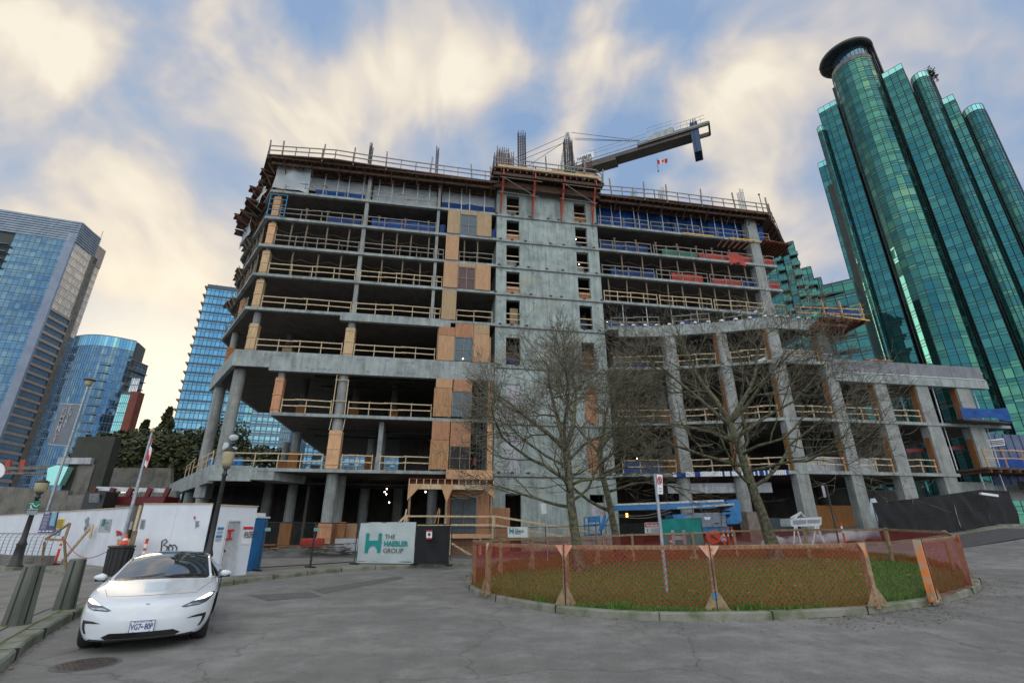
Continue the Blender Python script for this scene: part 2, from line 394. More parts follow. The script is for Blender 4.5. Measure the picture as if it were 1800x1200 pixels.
# ---------------------------------------------------------------- ground, road, kerbs
def asphalt(name):
    m, t, b, out = nt(name); co = coords(t)
    big = noise_(t, co, .28, 7, .62); mid = noise_(t, co, 1.3, 10, .74); fine = noise_(t, co, 45, 4, .7)
    pat = math_(t, 'ADD', math_(t, 'MULTIPLY', big, .5), math_(t, 'MULTIPLY', mid, .6))
    a = ramp(t, pat, [(.42, (.145,.144,.134)), (.54, (.19,.188,.176)), (.62, (.245,.243,.228)), (.74, (.32,.317,.30))])
    a = mixc(t, .9, a, ramp(t, fine, [(.3, .68), (.7, 1.25)]), 'MULTIPLY')
    vo = N(t, 'ShaderNodeTexVoronoi', feature='DISTANCE_TO_EDGE', i_Scale=.22)
    wv = N(t, 'ShaderNodeVectorMath', operation='ADD'); nn = N(t, 'ShaderNodeTexNoise', i_Scale=.8, i_Detail=5.0); t.links.new(co, nn.inputs['Vector'])
    sc = N(t, 'ShaderNodeVectorMath', operation='SCALE'); t.links.new(nn.outputs['Color'], sc.inputs[0]); sc.inputs['Scale'].default_value = 1.4
    t.links.new(co, wv.inputs[0]); t.links.new(sc.outputs[0], wv.inputs[1]); t.links.new(wv.outputs[0], vo.inputs['Vector'])
    cr = ramp(t, vo.outputs['Distance'], [(.0, .45), (.006, 1.0)])
    a = mixc(t, .7, a, cr, 'MULTIPLY')
    sepn = ramp(t, noise_(t, co, 5, 6, .7), [(.34, .70), (.42, 1.0)])
    a = mixc(t, .8, a, sepn, 'MULTIPLY')
    t.links.new(a, b.inputs['Base Color']); b.inputs['Roughness'].default_value = .82
    bp = N(t, 'ShaderNodeBump', i_Strength=.5, i_Distance=.012); t.links.new(fine, bp.inputs['Height']); t.links.new(bp.outputs[0], b.inputs['Normal'])
    return m
M['asphalt'] = asphalt('asphalt')
M['paving'] = mat('plaza_paving', (.25,.24,.215), (.17,.165,.145), .9, .85, bump=.4, bscale=40)
M['kerb'] = mat('kerb_concrete', (.23,.235,.20), (.11,.13,.065), 2.2, .9, bump=.6, bscale=30, lo=.4, hi=.66)
M['dirt'] = mat('site_gravel', (.13,.135,.13), (.06,.06,.055), 1.4, .95, bump=.8, bscale=20)
M['soil'] = mat('lawn_soil', (.055,.095,.018), (.10,.085,.025), 1.7, .95, bump=.6, bscale=14)
M['patchd'] = mat('fresh_asphalt', (.06,.06,.06), (.08,.08,.08), 3, .85, bump=.3, bscale=40)
M['patch'] = mat('tar_patch', (.10,.10,.095), (.13,.13,.125), 3, .85, bump=.3, bscale=40)
def sheet(xs, ys, zf):
    mb = MB(); idx = [[mb.P((x, y, zf(x, y))) for y in ys] for x in xs]
    for i in range(len(xs)-1):
        for j in range(len(ys)-1): mb.face((idx[i][j], idx[i+1][j], idx[i+1][j+1], idx[i][j+1]))
    return mb
xs = [-700,-400,-250,-160,-110,-80,-60]+[x*2.0 for x in range(-24, 26)]+[60,80,110,160,250,400,700]
ys = [-300,-150,-80,-40,-20]+[y*2.0 for y in range(-6, 30)]+[64,72,84,100,130,180,260,400,600,900,1400]
struct(sheet(xs, ys, gz), 'ground', M['asphalt'], smooth=True)
# left pavement: kerb line traced on the ground
KL = [atz(*p) for p in ((-160,1330),(-60,1240),(0,1184),(50,1140),(100,1105),(140,1083),(190,1063),(260,1047),(330,1038),(395,1030),(440,1023),(480,1018),(540,1011),(600,1005),(660,1001),(730,998),(800,995),(860,993),(920,992))]
def walk_strip(pts, out, z):
    mb = MB()
    for (a, b), (c, d) in zip(zip(pts, pts[1:]), zip(out, out[1:])):
        mb.poly([(a.x,a.y,z),(b.x,b.y,z),(d.x,d.y,z),(c.x,c.y,z)])
    return mb
def offset(pts, d):
    r = []
    for i, p in enumerate(pts):
        t_ = (pts[min(i+1, len(pts)-1)]-pts[max(i-1, 0)]); t_.z = 0; t_.normalize(); r.append(p+Vector((-t_.y, t_.x, 0))*d)
    return r
def kerb(pts, closed=False, wdt=.28, h=.15, zf=None, name='kerb', joint=1.6):
    """kerb stones along the line (which is the road-side foot); left of the direction of travel is the raised side"""
    n = len(pts); P = pts+[pts[0]] if closed else pts
    fine = []; 
    for a, b in zip(P, P[1:]):
        k = max(1, int((b-a).length/.4))
        for i in range(k): fine.append(a.lerp(b, i/k))
    if not closed: fine.append(P[-1])
    m_ = len(fine); mb = MB(); prof = [(0, -.2), (.02, h-.03), (.05, h), (wdt, h), (wdt, -.2)]
    rings = []; dist = 0
    for i, p in enumerate(fine):
        a = fine[i-1] if (i or closed) else p; b = fine[(i+1) % m_] if (i < m_-1 or closed) else p
        t_ = b-a; t_.z = 0; t_.normalize(); nv = Vector((-t_.y, t_.x, 0)); base = zf(p.x, p.y) if zf else 0
        rings.append([mb.P(tuple(p+nv*o+Vector((0,0,base+z-p.z)))) for o, z in prof])
    seq = list(zip(rings, rings[1:]))
    if closed: seq.append((rings[-1], rings[0]))
    for A, B in seq:
        for k in range(len(prof)-1): mb.face((A[k], B[k], B[k+1], A[k+1]))
    mb.cur = 1; dist = 0; last = fine[0]
    for i, p in enumerate(fine):
        dist += (p-last).length; last = p
        if dist > joint:
            dist = 0; a = fine[max(i-1, 0)]; t_ = p-a; t_.z = 0
            if t_.length < 1e-4: continue
            t_.normalize(); nv = Vector((-t_.y, t_.x, 0)); base = zf(p.x, p.y) if zf else 0
            mb.beam(p+nv*(-.004)+Vector((0,0,base-p.z+h/2)), p+nv*(wdt+.002)+Vector((0,0,base-p.z+h/2+.004)), .012, h+.006)
    return mb
struct(kerb(KL), 'kerb', [M['kerb'], M['dark']])
k2 = offset(KL, .27); k3 = offset(KL, .62)
far_l = [Vector((min(p.x-9, -14), p.y+ (18 if p.y > 12 else 2), 0)) for p in KL]
outl = []
for i, p in enumerate(KL):
    q = Vector((-60, p.y*1.0-4+i*1.2, 0)) if i < 9 else Vector((p.x-(60+p.x)*max(0, (13-i)/5.0), 27.2+max(0, 12-i)*1.0, 0))
    outl.append(q)
# paving ground between kerb and hoarding / site fence
mbp = MB(); K_ = offset(KL, .27)
poly = [(p.x, p.y, .148) for p in K_]+[(9, 33, .148),(-6, 33, .148),(-12,31,.148),(-30,42,.148),(-70,70,.148),(-90,30,.148),(-40,-5,.148),(-14,-6,.148)]
mbp.poly(poly); struct(mbp, 'pavement', M['paving'])
# paving joints: a strip of setts behind the kerb and slab joints
mj = MB()
def line_strip(mb, pts, wd, z):
    A = offset(pts, 0); B = offset(pts, wd)
    for i in range(len(pts)-1): mb.poly([(A[i].x,A[i].y,z),(A[i+1].x,A[i+1].y,z),(B[i+1].x,B[i+1].y,z),(B[i].x,B[i].y,z)])
line_strip(mj, offset(KL[:14], .27), .05, .152)
struct(mj, 'pavement_moss_joint', M['moss'])
ml = MB()
line_strip(ml, offset(KL[:12], .60), .03, .153)
rng = random.Random(4)
for i in range(9):
    d_ = offset(KL[:10], 1.6+i*1.3); line_strip(ml, d_, .022, .153)
for i in range(26):
    a = Vector((-6.6-i*.9, 4.0+i*.55, 0)); b = a+Vector((-11, 3.0, 0)).normalized()*14
    ml.beam((a.x-1.2, a.y+1, .152), (b.x, b.y, .152), .022, .004)
struct(ml, 'pavement_joints', M['dark'])
# raised planter kerb curve on the plaza
pk = [atz(*p) for p in ((58,990),(80,996),(100,1006),(125,1012))]
# site ground
sg = MB(lambda u, v, z: W(u, v, z))
sg.poly([(-30,30,.152-.0),(-30,-6,.152),(-12,-6.5,.152),(-3,-8.3,.152),(14,-9.6,.152),(14,30,.152)])
struct(sg, 'site_ground', M['dirt'])
# raised ground beyond the roundabout on the right
sr = sheet([16+i*1.6 for i in range(22)], [27+j*1.6 for j in range(14)], lambda x, y: gz(x, y)+.012 if y > 28.5 else gz(x, y)+.004)
# traffic island
IP = [(818,1024),(824,1038),(850,1052),(925,1069),(1000,1080),(1060,1086),(1160,1091),(1240,1091),(1330,1090),(1420,1087),(1500,1082),(1580,1073),(1640,1064),(1700,1049),(1726,1035),(1722,1022),(1700,1008),(1668,999),(1630,990),(1575,980),(1510,976),(1420,971),(1300,968),(1200,969),(1100,972),(1000,979),(920,988),(860,998),(830,1010)]
IS = [atg(*p) for p in IP]
def smooth_closed(pts, k=3):
    n = len(pts); o = []
    for i in range(n):
        p0, p1, p2, p3 = pts[i-1], pts[i], pts[(i+1)%n], pts[(i+2)%n]
        for j in range(k):
            s = j/k; o.append(.5*((2*p1)+(-p0+p2)*s+(2*p0-5*p1+4*p2-p3)*s*s+(-p0+3*p1-3*p2+p3)*s**3))
    return o
IS = smooth_closed(IS); 
area = sum(a.x*b.y-b.x*a.y for a, b in zip(IS, IS[1:]+IS[:1]))
if area < 0: IS.reverse()
struct(kerb(IS, True, .22, .15, gz, joint=2.2), 'island_kerb', [M['kerb'], M['dark']])
IC = sum(IS, Vector((0,0,0)))/len(IS)
lawn_in = [p+(IC-p).normalized()*.2 for p in IS]
def lawn_z(x, y): return gz(x, y)+.14
mb = MB(); rings = []
for f_ in (1, .96, .9, .8, .65, .5, .35, .2):
    rings.append([mb.P((IC.x+(p.x-IC.x)*f_, IC.y+(p.y-IC.y)*f_, lawn_z(IC.x+(p.x-IC.x)*f_, IC.y+(p.y-IC.y)*f_)+.05*(1-f_))) for p in lawn_in])
c0 = mb.P((IC.x, IC.y, lawn_z(IC.x, IC.y)+.05))
for A, B in zip(rings, rings[1:]):
    for k in range(len(A)): mb.face((A[k], A[(k+1)%len(A)], B[(k+1)%len(A)], B[k]))
for k in range(len(rings[-1])): mb.face((rings[-1][k], rings[-1][(k+1)%len(rings[-1])], c0))
struct(mb, 'lawn', M['soil'], smooth=True)
# grass: blades, longer along the kerb
m, t, b, out = nt('grass_blades'); at = N(t, 'ShaderNodeAttribute', attribute_name='rnd')
t.links.new(ramp(t, at.outputs['Fac'], [(0, (.04,.11,.015)), (.5, (.075,.18,.02)), (.85, (.14,.22,.04)), (1, (.17,.15,.06))]), b.inputs['Base Color']); b.inputs['Roughness'].default_value = .6
M['grass'] = m
rng = random.Random(11); mb = MB(); nseg = len(IS)
def blade(mb, x, y, z, h, wd):
    a = rng.uniform(0, 6.28); dx, dy = math.cos(a)*wd, math.sin(a)*wd; l = rng.uniform(-.5, .5)*h; k = rng.uniform(-.5, .5)*h
    i = mb.P((x-dx, y-dy, z)); j = mb.P((x+dx, y+dy, z)); q = mb.P((x+l, y+k, z+h)); mb.face((i, j, q))
for i in range(90000):
    k = rng.randrange(nseg); a = lawn_in[k]; b_ = lawn_in[(k+1) % nseg]; p = a.lerp(b_, rng.random())
    if i % 3 == 0:
        f_ = 1-rng.random()**1.6*.05; hh = rng.uniform(.05, .13)*(1.5 if noise.noise(p*.9) > .1 else .8)
    else:
        f_ = math.sqrt(rng.random())*.97; hh = rng.uniform(.04, .075)
    if p.y > 22 and rng.random() < .5: continue
    x = IC.x+(p.x-IC.x)*f_; y = IC.y+(p.y-IC.y)*f_
    blade(mb, x, y, lawn_z(x, y)+.05*(1-f_)-.005, hh, rng.uniform(.006, .012)*(1.8 if y > 17 else 1.2))
o = struct(mb, 'grass', M['grass'], kind='stuff', fix=False, label='green grass growing on the fenced traffic island')
o['category'] = 'grass'
# fallen leaves and grit along the island kerb and left gutter
m, t, b, out = nt('leaf_litter'); at = N(t, 'ShaderNodeAttribute', attribute_name='rnd')
t.links.new(ramp(t, at.outputs['Fac'], [(0, (.05,.03,.02)), (.6, (.13,.07,.035)), (.9, (.24,.15,.07)), (1, (.3,.3,.26))]), b.inputs['Base Color']); M['litter'] = m
mb = MB()
def leaf(x, y, z, s):
    a = rng.uniform(0, 6.28); tilt = rng.uniform(0, .5)*s
    pts = [(x+math.cos(a+k*1.257)*s*rng.uniform(.6, 1.1), y+math.sin(a+k*1.257)*s*rng.uniform(.5, 1), z+.006+tilt*rng.random()) for k in range(5)]
    mb.poly(pts)
for i in range(5200):
    k = rng.randrange(nseg); p = IS[k].lerp(IS[(k+1) % nseg], rng.random()); d_ = (p-IC).normalized()
    if p.x < 6 and rng.random() < .86: continue
    q = p+d_*(rng.random()**2.2*1.3); leaf(q.x, q.y, gz(q.x, q.y), rng.uniform(.008, .03))
for i in range(260):
    k = rng.randrange(1, 8); p = KL[k].lerp(KL[k+1], rng.random()); q = p+Vector((.5, -.6, 0)).normalized()*(rng.random()**2*.7); leaf(q.x, q.y, 0, rng.uniform(.01, .035))
for i in range(220):
    q = atz(rng.uniform(250, 1750), rng.uniform(1030, 1200)); leaf(q.x, q.y, gz(q.x, q.y), rng.uniform(.006, .02))
o = struct(mb, 'leaf_litter', M['litter'], kind='stuff', fix=False, label='brown fallen leaves scattered along the road gutters'); o['category'] = 'leaf litter'
# tar patches and wear in the road
for nm, pp in (('road_patch', [(436,1046),(545,1040),(566,1048),(472,1056)]), ('road_patch', [(548,1036),(700,1012),(712,1016),(570,1043)]), ('road_patch', [(1690,957),(1900,945),(1900,962),(1690,963)])):
    mb = MB(); pm_ = 'patchd' if pp[0][0] > 1600 else 'patch'; mb.poly([(q.x, q.y, gz(q.x, q.y)+.005) for q in (atg(*p) for p in pp)]); struct(mb, nm, M[pm_])
# manhole cover
MH = atz(152, 1167); t0 = thing('manhole_cover', 'round cast iron manhole cover in the road in front of the white car', 'manhole cover', (MH.x, MH.y, 0))
mb = MB(); mb.lathe((MH.x, MH.y, 0), [(.40, .001), (.40, .006), (.36, .006), (.36, .003)], 40); part(mb, 'frame_ring', M['patch'], t0)
M['iron'] = mat('cast_iron', (.13,.11,.095), (.07,.06,.05), 9, .6, .4)
mb = MB(); mb.lathe((MH.x, MH.y, 0), [(.345, .002), (.345, .006)], 40)
for i in range(-8, 9):
    for j in range(-8, 9):
        x, y = i*.038, j*.038
        if x*x+y*y < .33**2: mb.cbox((MH.x+x, MH.y+y, .009), (.027, .012, .006), .785*(1 if (i+j) % 2 else -1))
part(mb, 'cover_plate', M['iron'], t0)
gq = atz(672, 1024)
g0 = atg(1745, 1030)
# ---------------------------------------------------------------- the concrete building under construction
LT = {1:5.85, 2:9.95, 3:14.75, 4:18.5, 5:21.6, 6:24.4, 7:27.2, 8:30.0, 9:32.9}
TH = .24
bld = thing('unfinished_building', 'nine storey grey concrete building frame under construction with timber guardrails, plywood panels and blue tarps', 'building', tuple(W(0,0,0)))
FRP = [(10,-.9),(14.1,-1.6),(19,-3.4),(22.7,-5.2),(26,-5.3),(44,-5.3)]
def fr(u):
    for (a, b), (c, d) in zip(FRP, FRP[1:]):
        if u <= c: return b+(d-b)*max(0, (u-a))/(c-a)
    return -5.3
CH = Vector((-.5, .866))            # direction of the chamfered left side
def chp(s): return (-20.4+CH.x*s, CH.y*s)
UPL = [(-20.4,0), (0.02,0)]; UPL_END = [(-25,22), (-25,7.97)]
def slab(top, outline, th=TH, mt='conc', label=None, name='floor_slab'):
    mb = MB(W); mb.prism(outline, top-th, top); return part(mb, name, [M[mt], M['dark']], bld, label)
lowR = [(10,-.02),(10,-.9),(14.1,-1.6),(19,-3.4),(22.7,-5.2),(26,-5.3)]
for k in (5,6,7,8):
    slab(LT[k], [(-20.4,-.06),(29.4,-.06),(29.6,6),(29.6,22),(-25,22),(-25,7.97)])
slab(LT[4], [(-20.4,-.06),(9.9,-.06)]+lowR[1:5]+[(27.6,-5.3),(28.6,-1),(28.6,22),(-25,22),(-25,7.97)])
slab(LT[3], [(-20.4,-.06),(9.9,-.06)]+lowR[1:5]+[(28.4,-5.3),(43.2,-5.2),(43.2,22),(-25.2,22),(-25.2,8.3)])
slab(LT[2], [(-17.1,-.06),(9.9,-.06)]+lowR[1:5]+[(26,-5.3),(44,-5.3),(44,22),(-17.1,22)], label=None)
slab(LT[1], [(-18.6,-.06),(9.9,-.06)]+lowR[1:5]+[(26,-5.3),(37.2,-5.3),(37.2,22),(-31.4,22),(-31.4,19),(-20.4,0)])
# thin dark liners just under the slabs put the ceiling shade into the colour
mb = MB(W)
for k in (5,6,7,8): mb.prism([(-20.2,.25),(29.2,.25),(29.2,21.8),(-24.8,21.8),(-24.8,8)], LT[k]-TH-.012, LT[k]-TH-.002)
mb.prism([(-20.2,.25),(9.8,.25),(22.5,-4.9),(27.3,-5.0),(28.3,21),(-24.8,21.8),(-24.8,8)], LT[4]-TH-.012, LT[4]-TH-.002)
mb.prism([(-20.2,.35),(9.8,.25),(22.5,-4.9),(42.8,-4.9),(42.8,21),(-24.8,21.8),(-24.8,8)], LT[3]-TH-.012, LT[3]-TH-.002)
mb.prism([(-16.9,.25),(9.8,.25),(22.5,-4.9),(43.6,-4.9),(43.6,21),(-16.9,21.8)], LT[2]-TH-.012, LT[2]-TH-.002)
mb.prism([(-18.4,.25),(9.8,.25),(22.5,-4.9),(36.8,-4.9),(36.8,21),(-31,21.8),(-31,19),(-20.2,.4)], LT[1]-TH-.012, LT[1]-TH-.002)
part(mb, 'ceiling_shade_liner', M['shadeconc'], bld)
# edge beams
def beamp(pts, z0, z1, th=.35, name='edge_beam', mt='conc', off=0.0):
    mb = MB(W)
    A = [Vector((p[0], p[1], 0)) for p in pts]; B = offset(A, th)
    for i in range(len(A)-1):
        mb.prism([(A[i].x,A[i].y),(A[i+1].x,A[i+1].y),(B[i+1].x,B[i+1].y),(B[i].x,B[i].y)], z0, z1)
    return part(mb, name, M[mt], bld)
bl = [(-25.2, 8.3), (-20.42,-.09), (-17.75,-.09)]
beamp(bl, 13.45, LT[3]+.03, .3)
beamp([(-17.75,-.10), (-.08,-.10)], 13.2, LT[3]+.03, .4)
beamp([(-13.0,-.10),(-3.9,-.10)], 17.82, LT[4]+.02, .4)
beamp([(-31.4,19.0),(-20.4,-.02)], 4.75, LT[1]+.15, .35); beamp([(-20.4,-.08),(-18.4,-.08),(-17.6,-.06)], 4.9, LT[1]+.12, .4)
mb = MB(W); mb.prism([(-17.6,-.05),(-16.1,-.02),(-14.5,3),(-17.0,3)], 5.0, LT[1]-TH); part(mb, 'slab_thickening', M['conc'], bld)
beamp([(10.9,-1.15),(14.1,-1.72),(19,-3.5),(22.7,-5.3),(27.6,-5.4)], 17.55, LT[4]+.04, .4)
beamp([(27.8,-5.36),(43.1,-5.36)], 13.15, 13.92, .45); beamp([(27.8,-5.34),(42.9,-5.34)], 13.96, 15.1, .3, 'parapet', 'parapetm')
mb = MB(W); mb.box(27.7,42.95,-5.41,-5.3,13.92,13.96); part(mb, 'parapet_flashing', M['whitep'], bld)
# blue stencil marks on the beam forms
mb = MB(W); rng = random.Random(5)
for i in range(34):
    u = rng.uniform(-20,-.8); z = rng.choice([14.5, 14.45, 13.55, 13.5])+rng.uniform(-.06, .06); wd = rng.uniform(.15, .4)
    if u < -17.9 and z < 14: continue
    for j in range(int(wd/.05)):
        mb.box(u+j*.05, u+j*.05+.03, -.115, -.104, z-.06+rng.uniform(0, .02), z+.06-rng.uniform(0, .03))
part(mb, 'beam_stencil', mat('faded_blue_stencil', (.14,.22,.34), (.20,.28,.36), 9, .8), bld)
# core
ZC = [-.6, LT[1]-.02]+[LT[k]-.02 for k in range(2, 10)]
mb = MB(W)
for a, b in ((0,.95),(2.2,7.76),(8.97,10.05)): mb.box(a, b, 0, .4, -.6, 33.4)
core_op = []
for k in range(0, 9):
    z0 = LT[k] if k else 0.0; z1 = LT[k+1]
    hd = {0: 1.6, 1: 1.2, 2: 1.7, 3: 1.25, 4: .72, 5: .62, 6: .62, 7: .62, 8: .72}[k]
    for a, b in ((.95,2.2),(7.76,8.97)):
        mb.box(a, b, .0, .4, z1-hd, z1)
        core_op.append((k, a, b, z0, z1-hd))
mb.box(0, .3, .4, 9, -.6, 33.4); mb.box(9.75, 10.05, .4, 9, -.6, 33.4); 
part(mb, 'core_wall', M['core'], bld)
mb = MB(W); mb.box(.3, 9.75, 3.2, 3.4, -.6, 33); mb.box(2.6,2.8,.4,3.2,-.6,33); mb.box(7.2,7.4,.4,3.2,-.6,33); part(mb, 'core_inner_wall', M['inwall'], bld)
# ledges across the core with cast-in brackets and form-tie holes
mb = MB(W)
for k in range(1, 9):
    mb.cur = 0; mb.box(-.02, 10.07, -.07, -.001, LT[k]-.30 if k < 4 else LT[k]-.26, LT[k]-.03)
    mb.cur = 1
    for u in (.2, 1.6, 3.0, 5.0, 6.3, 8.3, 9.7):
        uu = u+.25*math.sin(k*2.1+u); mb.box(uu-.12, uu+.12, -.13, -.06, LT[k]-.09, LT[k]+.03)
    mb.box(-.03, 10.08, -.09, -.071, LT[k]-.36, LT[k]-.31)
    if k >= 4:
        for u in (.42, 3.45, 6.25, 9.55): mb.lathe((u, -.004, LT[k]+TH*0+2.1), [(.045, -.001), (.045, .001)], 8)
part(mb, 'core_ledge', [M['conc'], M['black']], bld)
mb = MB(W)
for k in range(3, 9):
    for u in (.42, 3.45, 6.25, 9.55): mb.box(u-.05, u+.05, -.006, .01, LT[k]+2.2, LT[k]+2.3)
part(mb, 'form_tie_hole', M['black'], bld, label=None)
mb = MB(W)
for k in range(0, 9):
    for u in (3.45, 4.68, 5.9, 7.1): uu = u+(.3 if k % 2 else 0); mb.box(uu-.006, uu+.006, -.004, .002, (LT[k] if k else 0)+.02, LT[k+1]-.37)
part(mb, 'panel_joint', M['inwall'], bld)
# openings in the core: barriers, ply, tarps
rng = random.Random(21)
for k, a, b, z0, z1 in core_op:
    if k in (1, 2):
        mb = MB(W); mb.box(a+.02, b-.02, .10, .14, z0, z1); part(mb, 'infill_panel', M['pale' if a < 5 else 'plyr'], bld); continue
    if k == 0:
        mb = MB(W); mb.box(a+.02, b-.02, .2, .24, z0, z0+1.2 if a < 5 else z1-.6); part(mb, 'infill_panel', M['pale' if a > 5 else 'dark'], bld); continue
    mb = MB(W); w_ = M['redink'] if (k == 3 and a < 5) else M['wood']
    for z in (.5, 1.05): mb.box(a, b, .12, .16, z0+z, z0+z+.09)
    part(mb, 'opening_barrier', M['formr'] if (k == 3 and a < 5) else M['wood'], bld)
    if (k, a < 5) in ((4, True), (3, False)):
        mb = MB(W); mb.box(a+.45 if k == 4 else a+.1, b-.05, .7, .75, z0, z0+1.9); part(mb, 'opening_board', M['plyy' if k == 4 else 'plyo'], bld)
    elif (k, a < 5) in ((5, True), (5, False), (7, True), (8, False)):
        mb = MB(W); mb.box(a+.02, b-.02, .18, .22, z0, z0+.75); part(mb, 'opening_board', M['plyr' if a < 5 else 'plyo'], bld)
    else:
        mb = MB(W); mb.box(a+.1, b-.1, 1.2, 1.25, z0, z0+1.3); part(mb, 'opening_sheet', M['bluetarp' if k in (4, 7, 3) else 'pale'], bld)
# columns
def col_box(u0, u1, v0, v1, z0, z1, mt='cold', name='column'):
    mb = MB(W); mb.box(u0, u1, v0, v1, z0, z1); return part(mb, name, M[mt], bld)
def col_round(u, v, r, z0, z1, mt='cold'):
    mb = MB(); mb.lathe(tuple(W(u, v, 0)), [(r, z0), (r, z1)], 24); return part(mb, 'column', M[mt], bld, smooth=False)
def wrap(u, v, wd, z0, z1, mt, lean=0):
    """plywood box round a column"""
    mb = MB(W); h = wd/2
    for a in ((u-h, u+h, v-h, v-h+.03), (u-h, u+h, v+h-.03, v+h), (u-h, u-h+.03, v-h+.031, v+h-.031), (u+h-.03, u+h, v-h+.031, v+h-.031)): mb.box(*a, z0, z1)
    mb.cur = 1
    for z in (z0+.25, (z0+z1)/2, z1-.3): mb.box(u-h-.035, u+h+.035, v-h-.035, v-h-.001, z, z+.07)
    return part(mb, 'column_boarding', [M[mt], M[mt]], bld)
for k in (4,5,6,7,8):
    z0, z1 = LT[k], LT[k+1]-TH
    col_box(-12.22, -11.9, .1, .5 if k < 8 else .8, z0, z1); col_box(-5.66, -5.4, .1, .4, z0, z1)
    wrap(-19.8, .55, .58, z0, z1-(.25 if k < 8 else .05), 'plyy' if k in (5, 4) else 'plyo' if k == 8 else 'ply'); col_round(-19.8, .55, .22, z0, z1)
    col_box(26.9, 28.0, -.02 if k == 8 else .05, .9, z0, z1)
    u, v = chp(5.2); wrap(u+.55, v+.3, .5, z0, z1-.3, 'plyr'); col_round(u+.55, v+.3, .2, z0, z1)
    for uu in (-19, -12, -5): col_round(uu, 8, .3, z0, z1, 'shadeconc')
    for uu in (14, 20, 26): col_round(uu, 7, .3, z0, z1, 'shadeconc')
# level 3-4
wrap(-12.1, .6, .74, LT[3], 17.3, 'plyy'); col_round(-12.1, .6, .3, LT[3], LT[4]-TH)
wrap(-19.62, .7, .66, LT[3], 17.2, 'plyy'); col_round(-19.62, .7, .28, LT[3], LT[4]-TH)
u, v = chp(6.6); wrap(u+.7, v+.1, .66, LT[3], 16.8, 'plyo'); col_round(u+.7, v+.1, .28, LT[3], LT[4]-TH)
wrap(-18.2, 5.5, .8, LT[3], 16.9, 'plyy'); col_round(-18.2, 5.5, .32, LT[3], LT[4]-TH, 'shadeconc')
col_box(-4.95,-4.2,.25,1.6, LT[3], LT[4]-TH, 'plyy', 'column_boarding'); col_box(-.62,-.35,.1,1.2,LT[3],17.2,'plyy','column_boarding')
# level 2-3
col_round(-12.2, .6, .38, LT[2], 13.3); wrap(-16.9, .55, .62, LT[2], 12.75, 'plyr'); col_round(-16.9, .55, .26, LT[2], 13.4)
for u_, v_ in ((-16.5,6.5),(-12,7),(-8.5,7)): wrap(u_, v_, .8, LT[2], LT[2]+2.0, 'plyo'); col_round(u_, v_, .32, LT[2], LT[3]-TH, 'shadeconc')
mb = MB(W)   # ladder frame on the column
for du in (-.48, .48): mb.beam((-12.2+du, .15, LT[2]), (-12.2+du*.95, .15, 13.0+(.5 if du < 0 else -.2)), .06, .06)
for z in (10.5, 12.2): mb.beam((-12.72, .12, LT[2]+z-9.4), (-11.68, .12, LT[2]+z-9.4), .07, .05)
part(mb, 'ladder_frame', M['wood'], bld)
# level 1-2
col_round(-12.2, .6, .4, LT[1], LT[2]-TH); wrap(-12.2, .6, .92, LT[1]+.05, LT[1]+2.9, 'ply')
mb = MB(W); mb.beam((-12.7, .1, LT[1]+2.9), (-12.62, .1, LT[2]-.3), .05, .05); mb.beam((-11.7, .1, LT[1]+2.9), (-11.62, .1, LT[2]-.3), .05, .05); part(mb, 'timber_strut', M['wood'], bld)
for u_, v_ in ((-16.6,7),(-10.3,8),(-19.0,13)): wrap(u_, v_, .8, LT[1], LT[1]+2.1, 'plyo'); col_round(u_, v_, .34, LT[1], LT[2]-TH)
mb = MB(W); mb.box(-9.1,-8.75,1.0,4.5,LT[1],LT[2]-TH); part(mb, 'fin_wall', M['conc'], bld)
# tall round columns under the chamfered beam
uA, zA = F(404, 740, 1.2); col_round(uA, 1.2, .44, LT[1], 13.5)
uB, zB = F(375, 740, 7.0); col_round(uB, 7.0, .44, LT[1], 13.6)
# ground level columns on the left
for px, v_, r, w_ in ((579, .9, .42, .95), (594, 2.6, .45, .9), (512, 5.5, .4, .9), (470, 9, .42, .9), (640, 9, .45, 0), (700, 12, .5, 0), (760, 4.5, .42, 0)):
    u_, _ = F(px, 880, v_); col_round(u_, v_, r, -.4, LT[1]-TH-(.0))
    if w_: wrap(u_, v_, w_, .0, 2.15, 'plyr' if v_ < 1 else 'plyo')
u_, _ = F(600, 930, 1.6); wrap(u_, 1.7, .55, 0, 2.2, 'plyo'); u_, _ = F(615, 930, 2.4); mb = MB(W); mb.box(u_-.3,u_+.5,2.4,2.44,0,2.1); part(mb, 'column_boarding', M['ply'], bld)
for s in (5.0, 11.5): 
    u_, v_ = chp(s); col_round(u_+.6, v_+.3, .45, -.2, 4.8)
mb = MB(W); u_, v_ = chp(3.2); mb.prism([(u_-.2, v_-.1),(u_+.5, v_+.1),(u_+.5,v_+1.4),(u_-.4,v_+1.2)], 3.9, LT[1]); part(mb, 'column_head', M['conc'], bld)
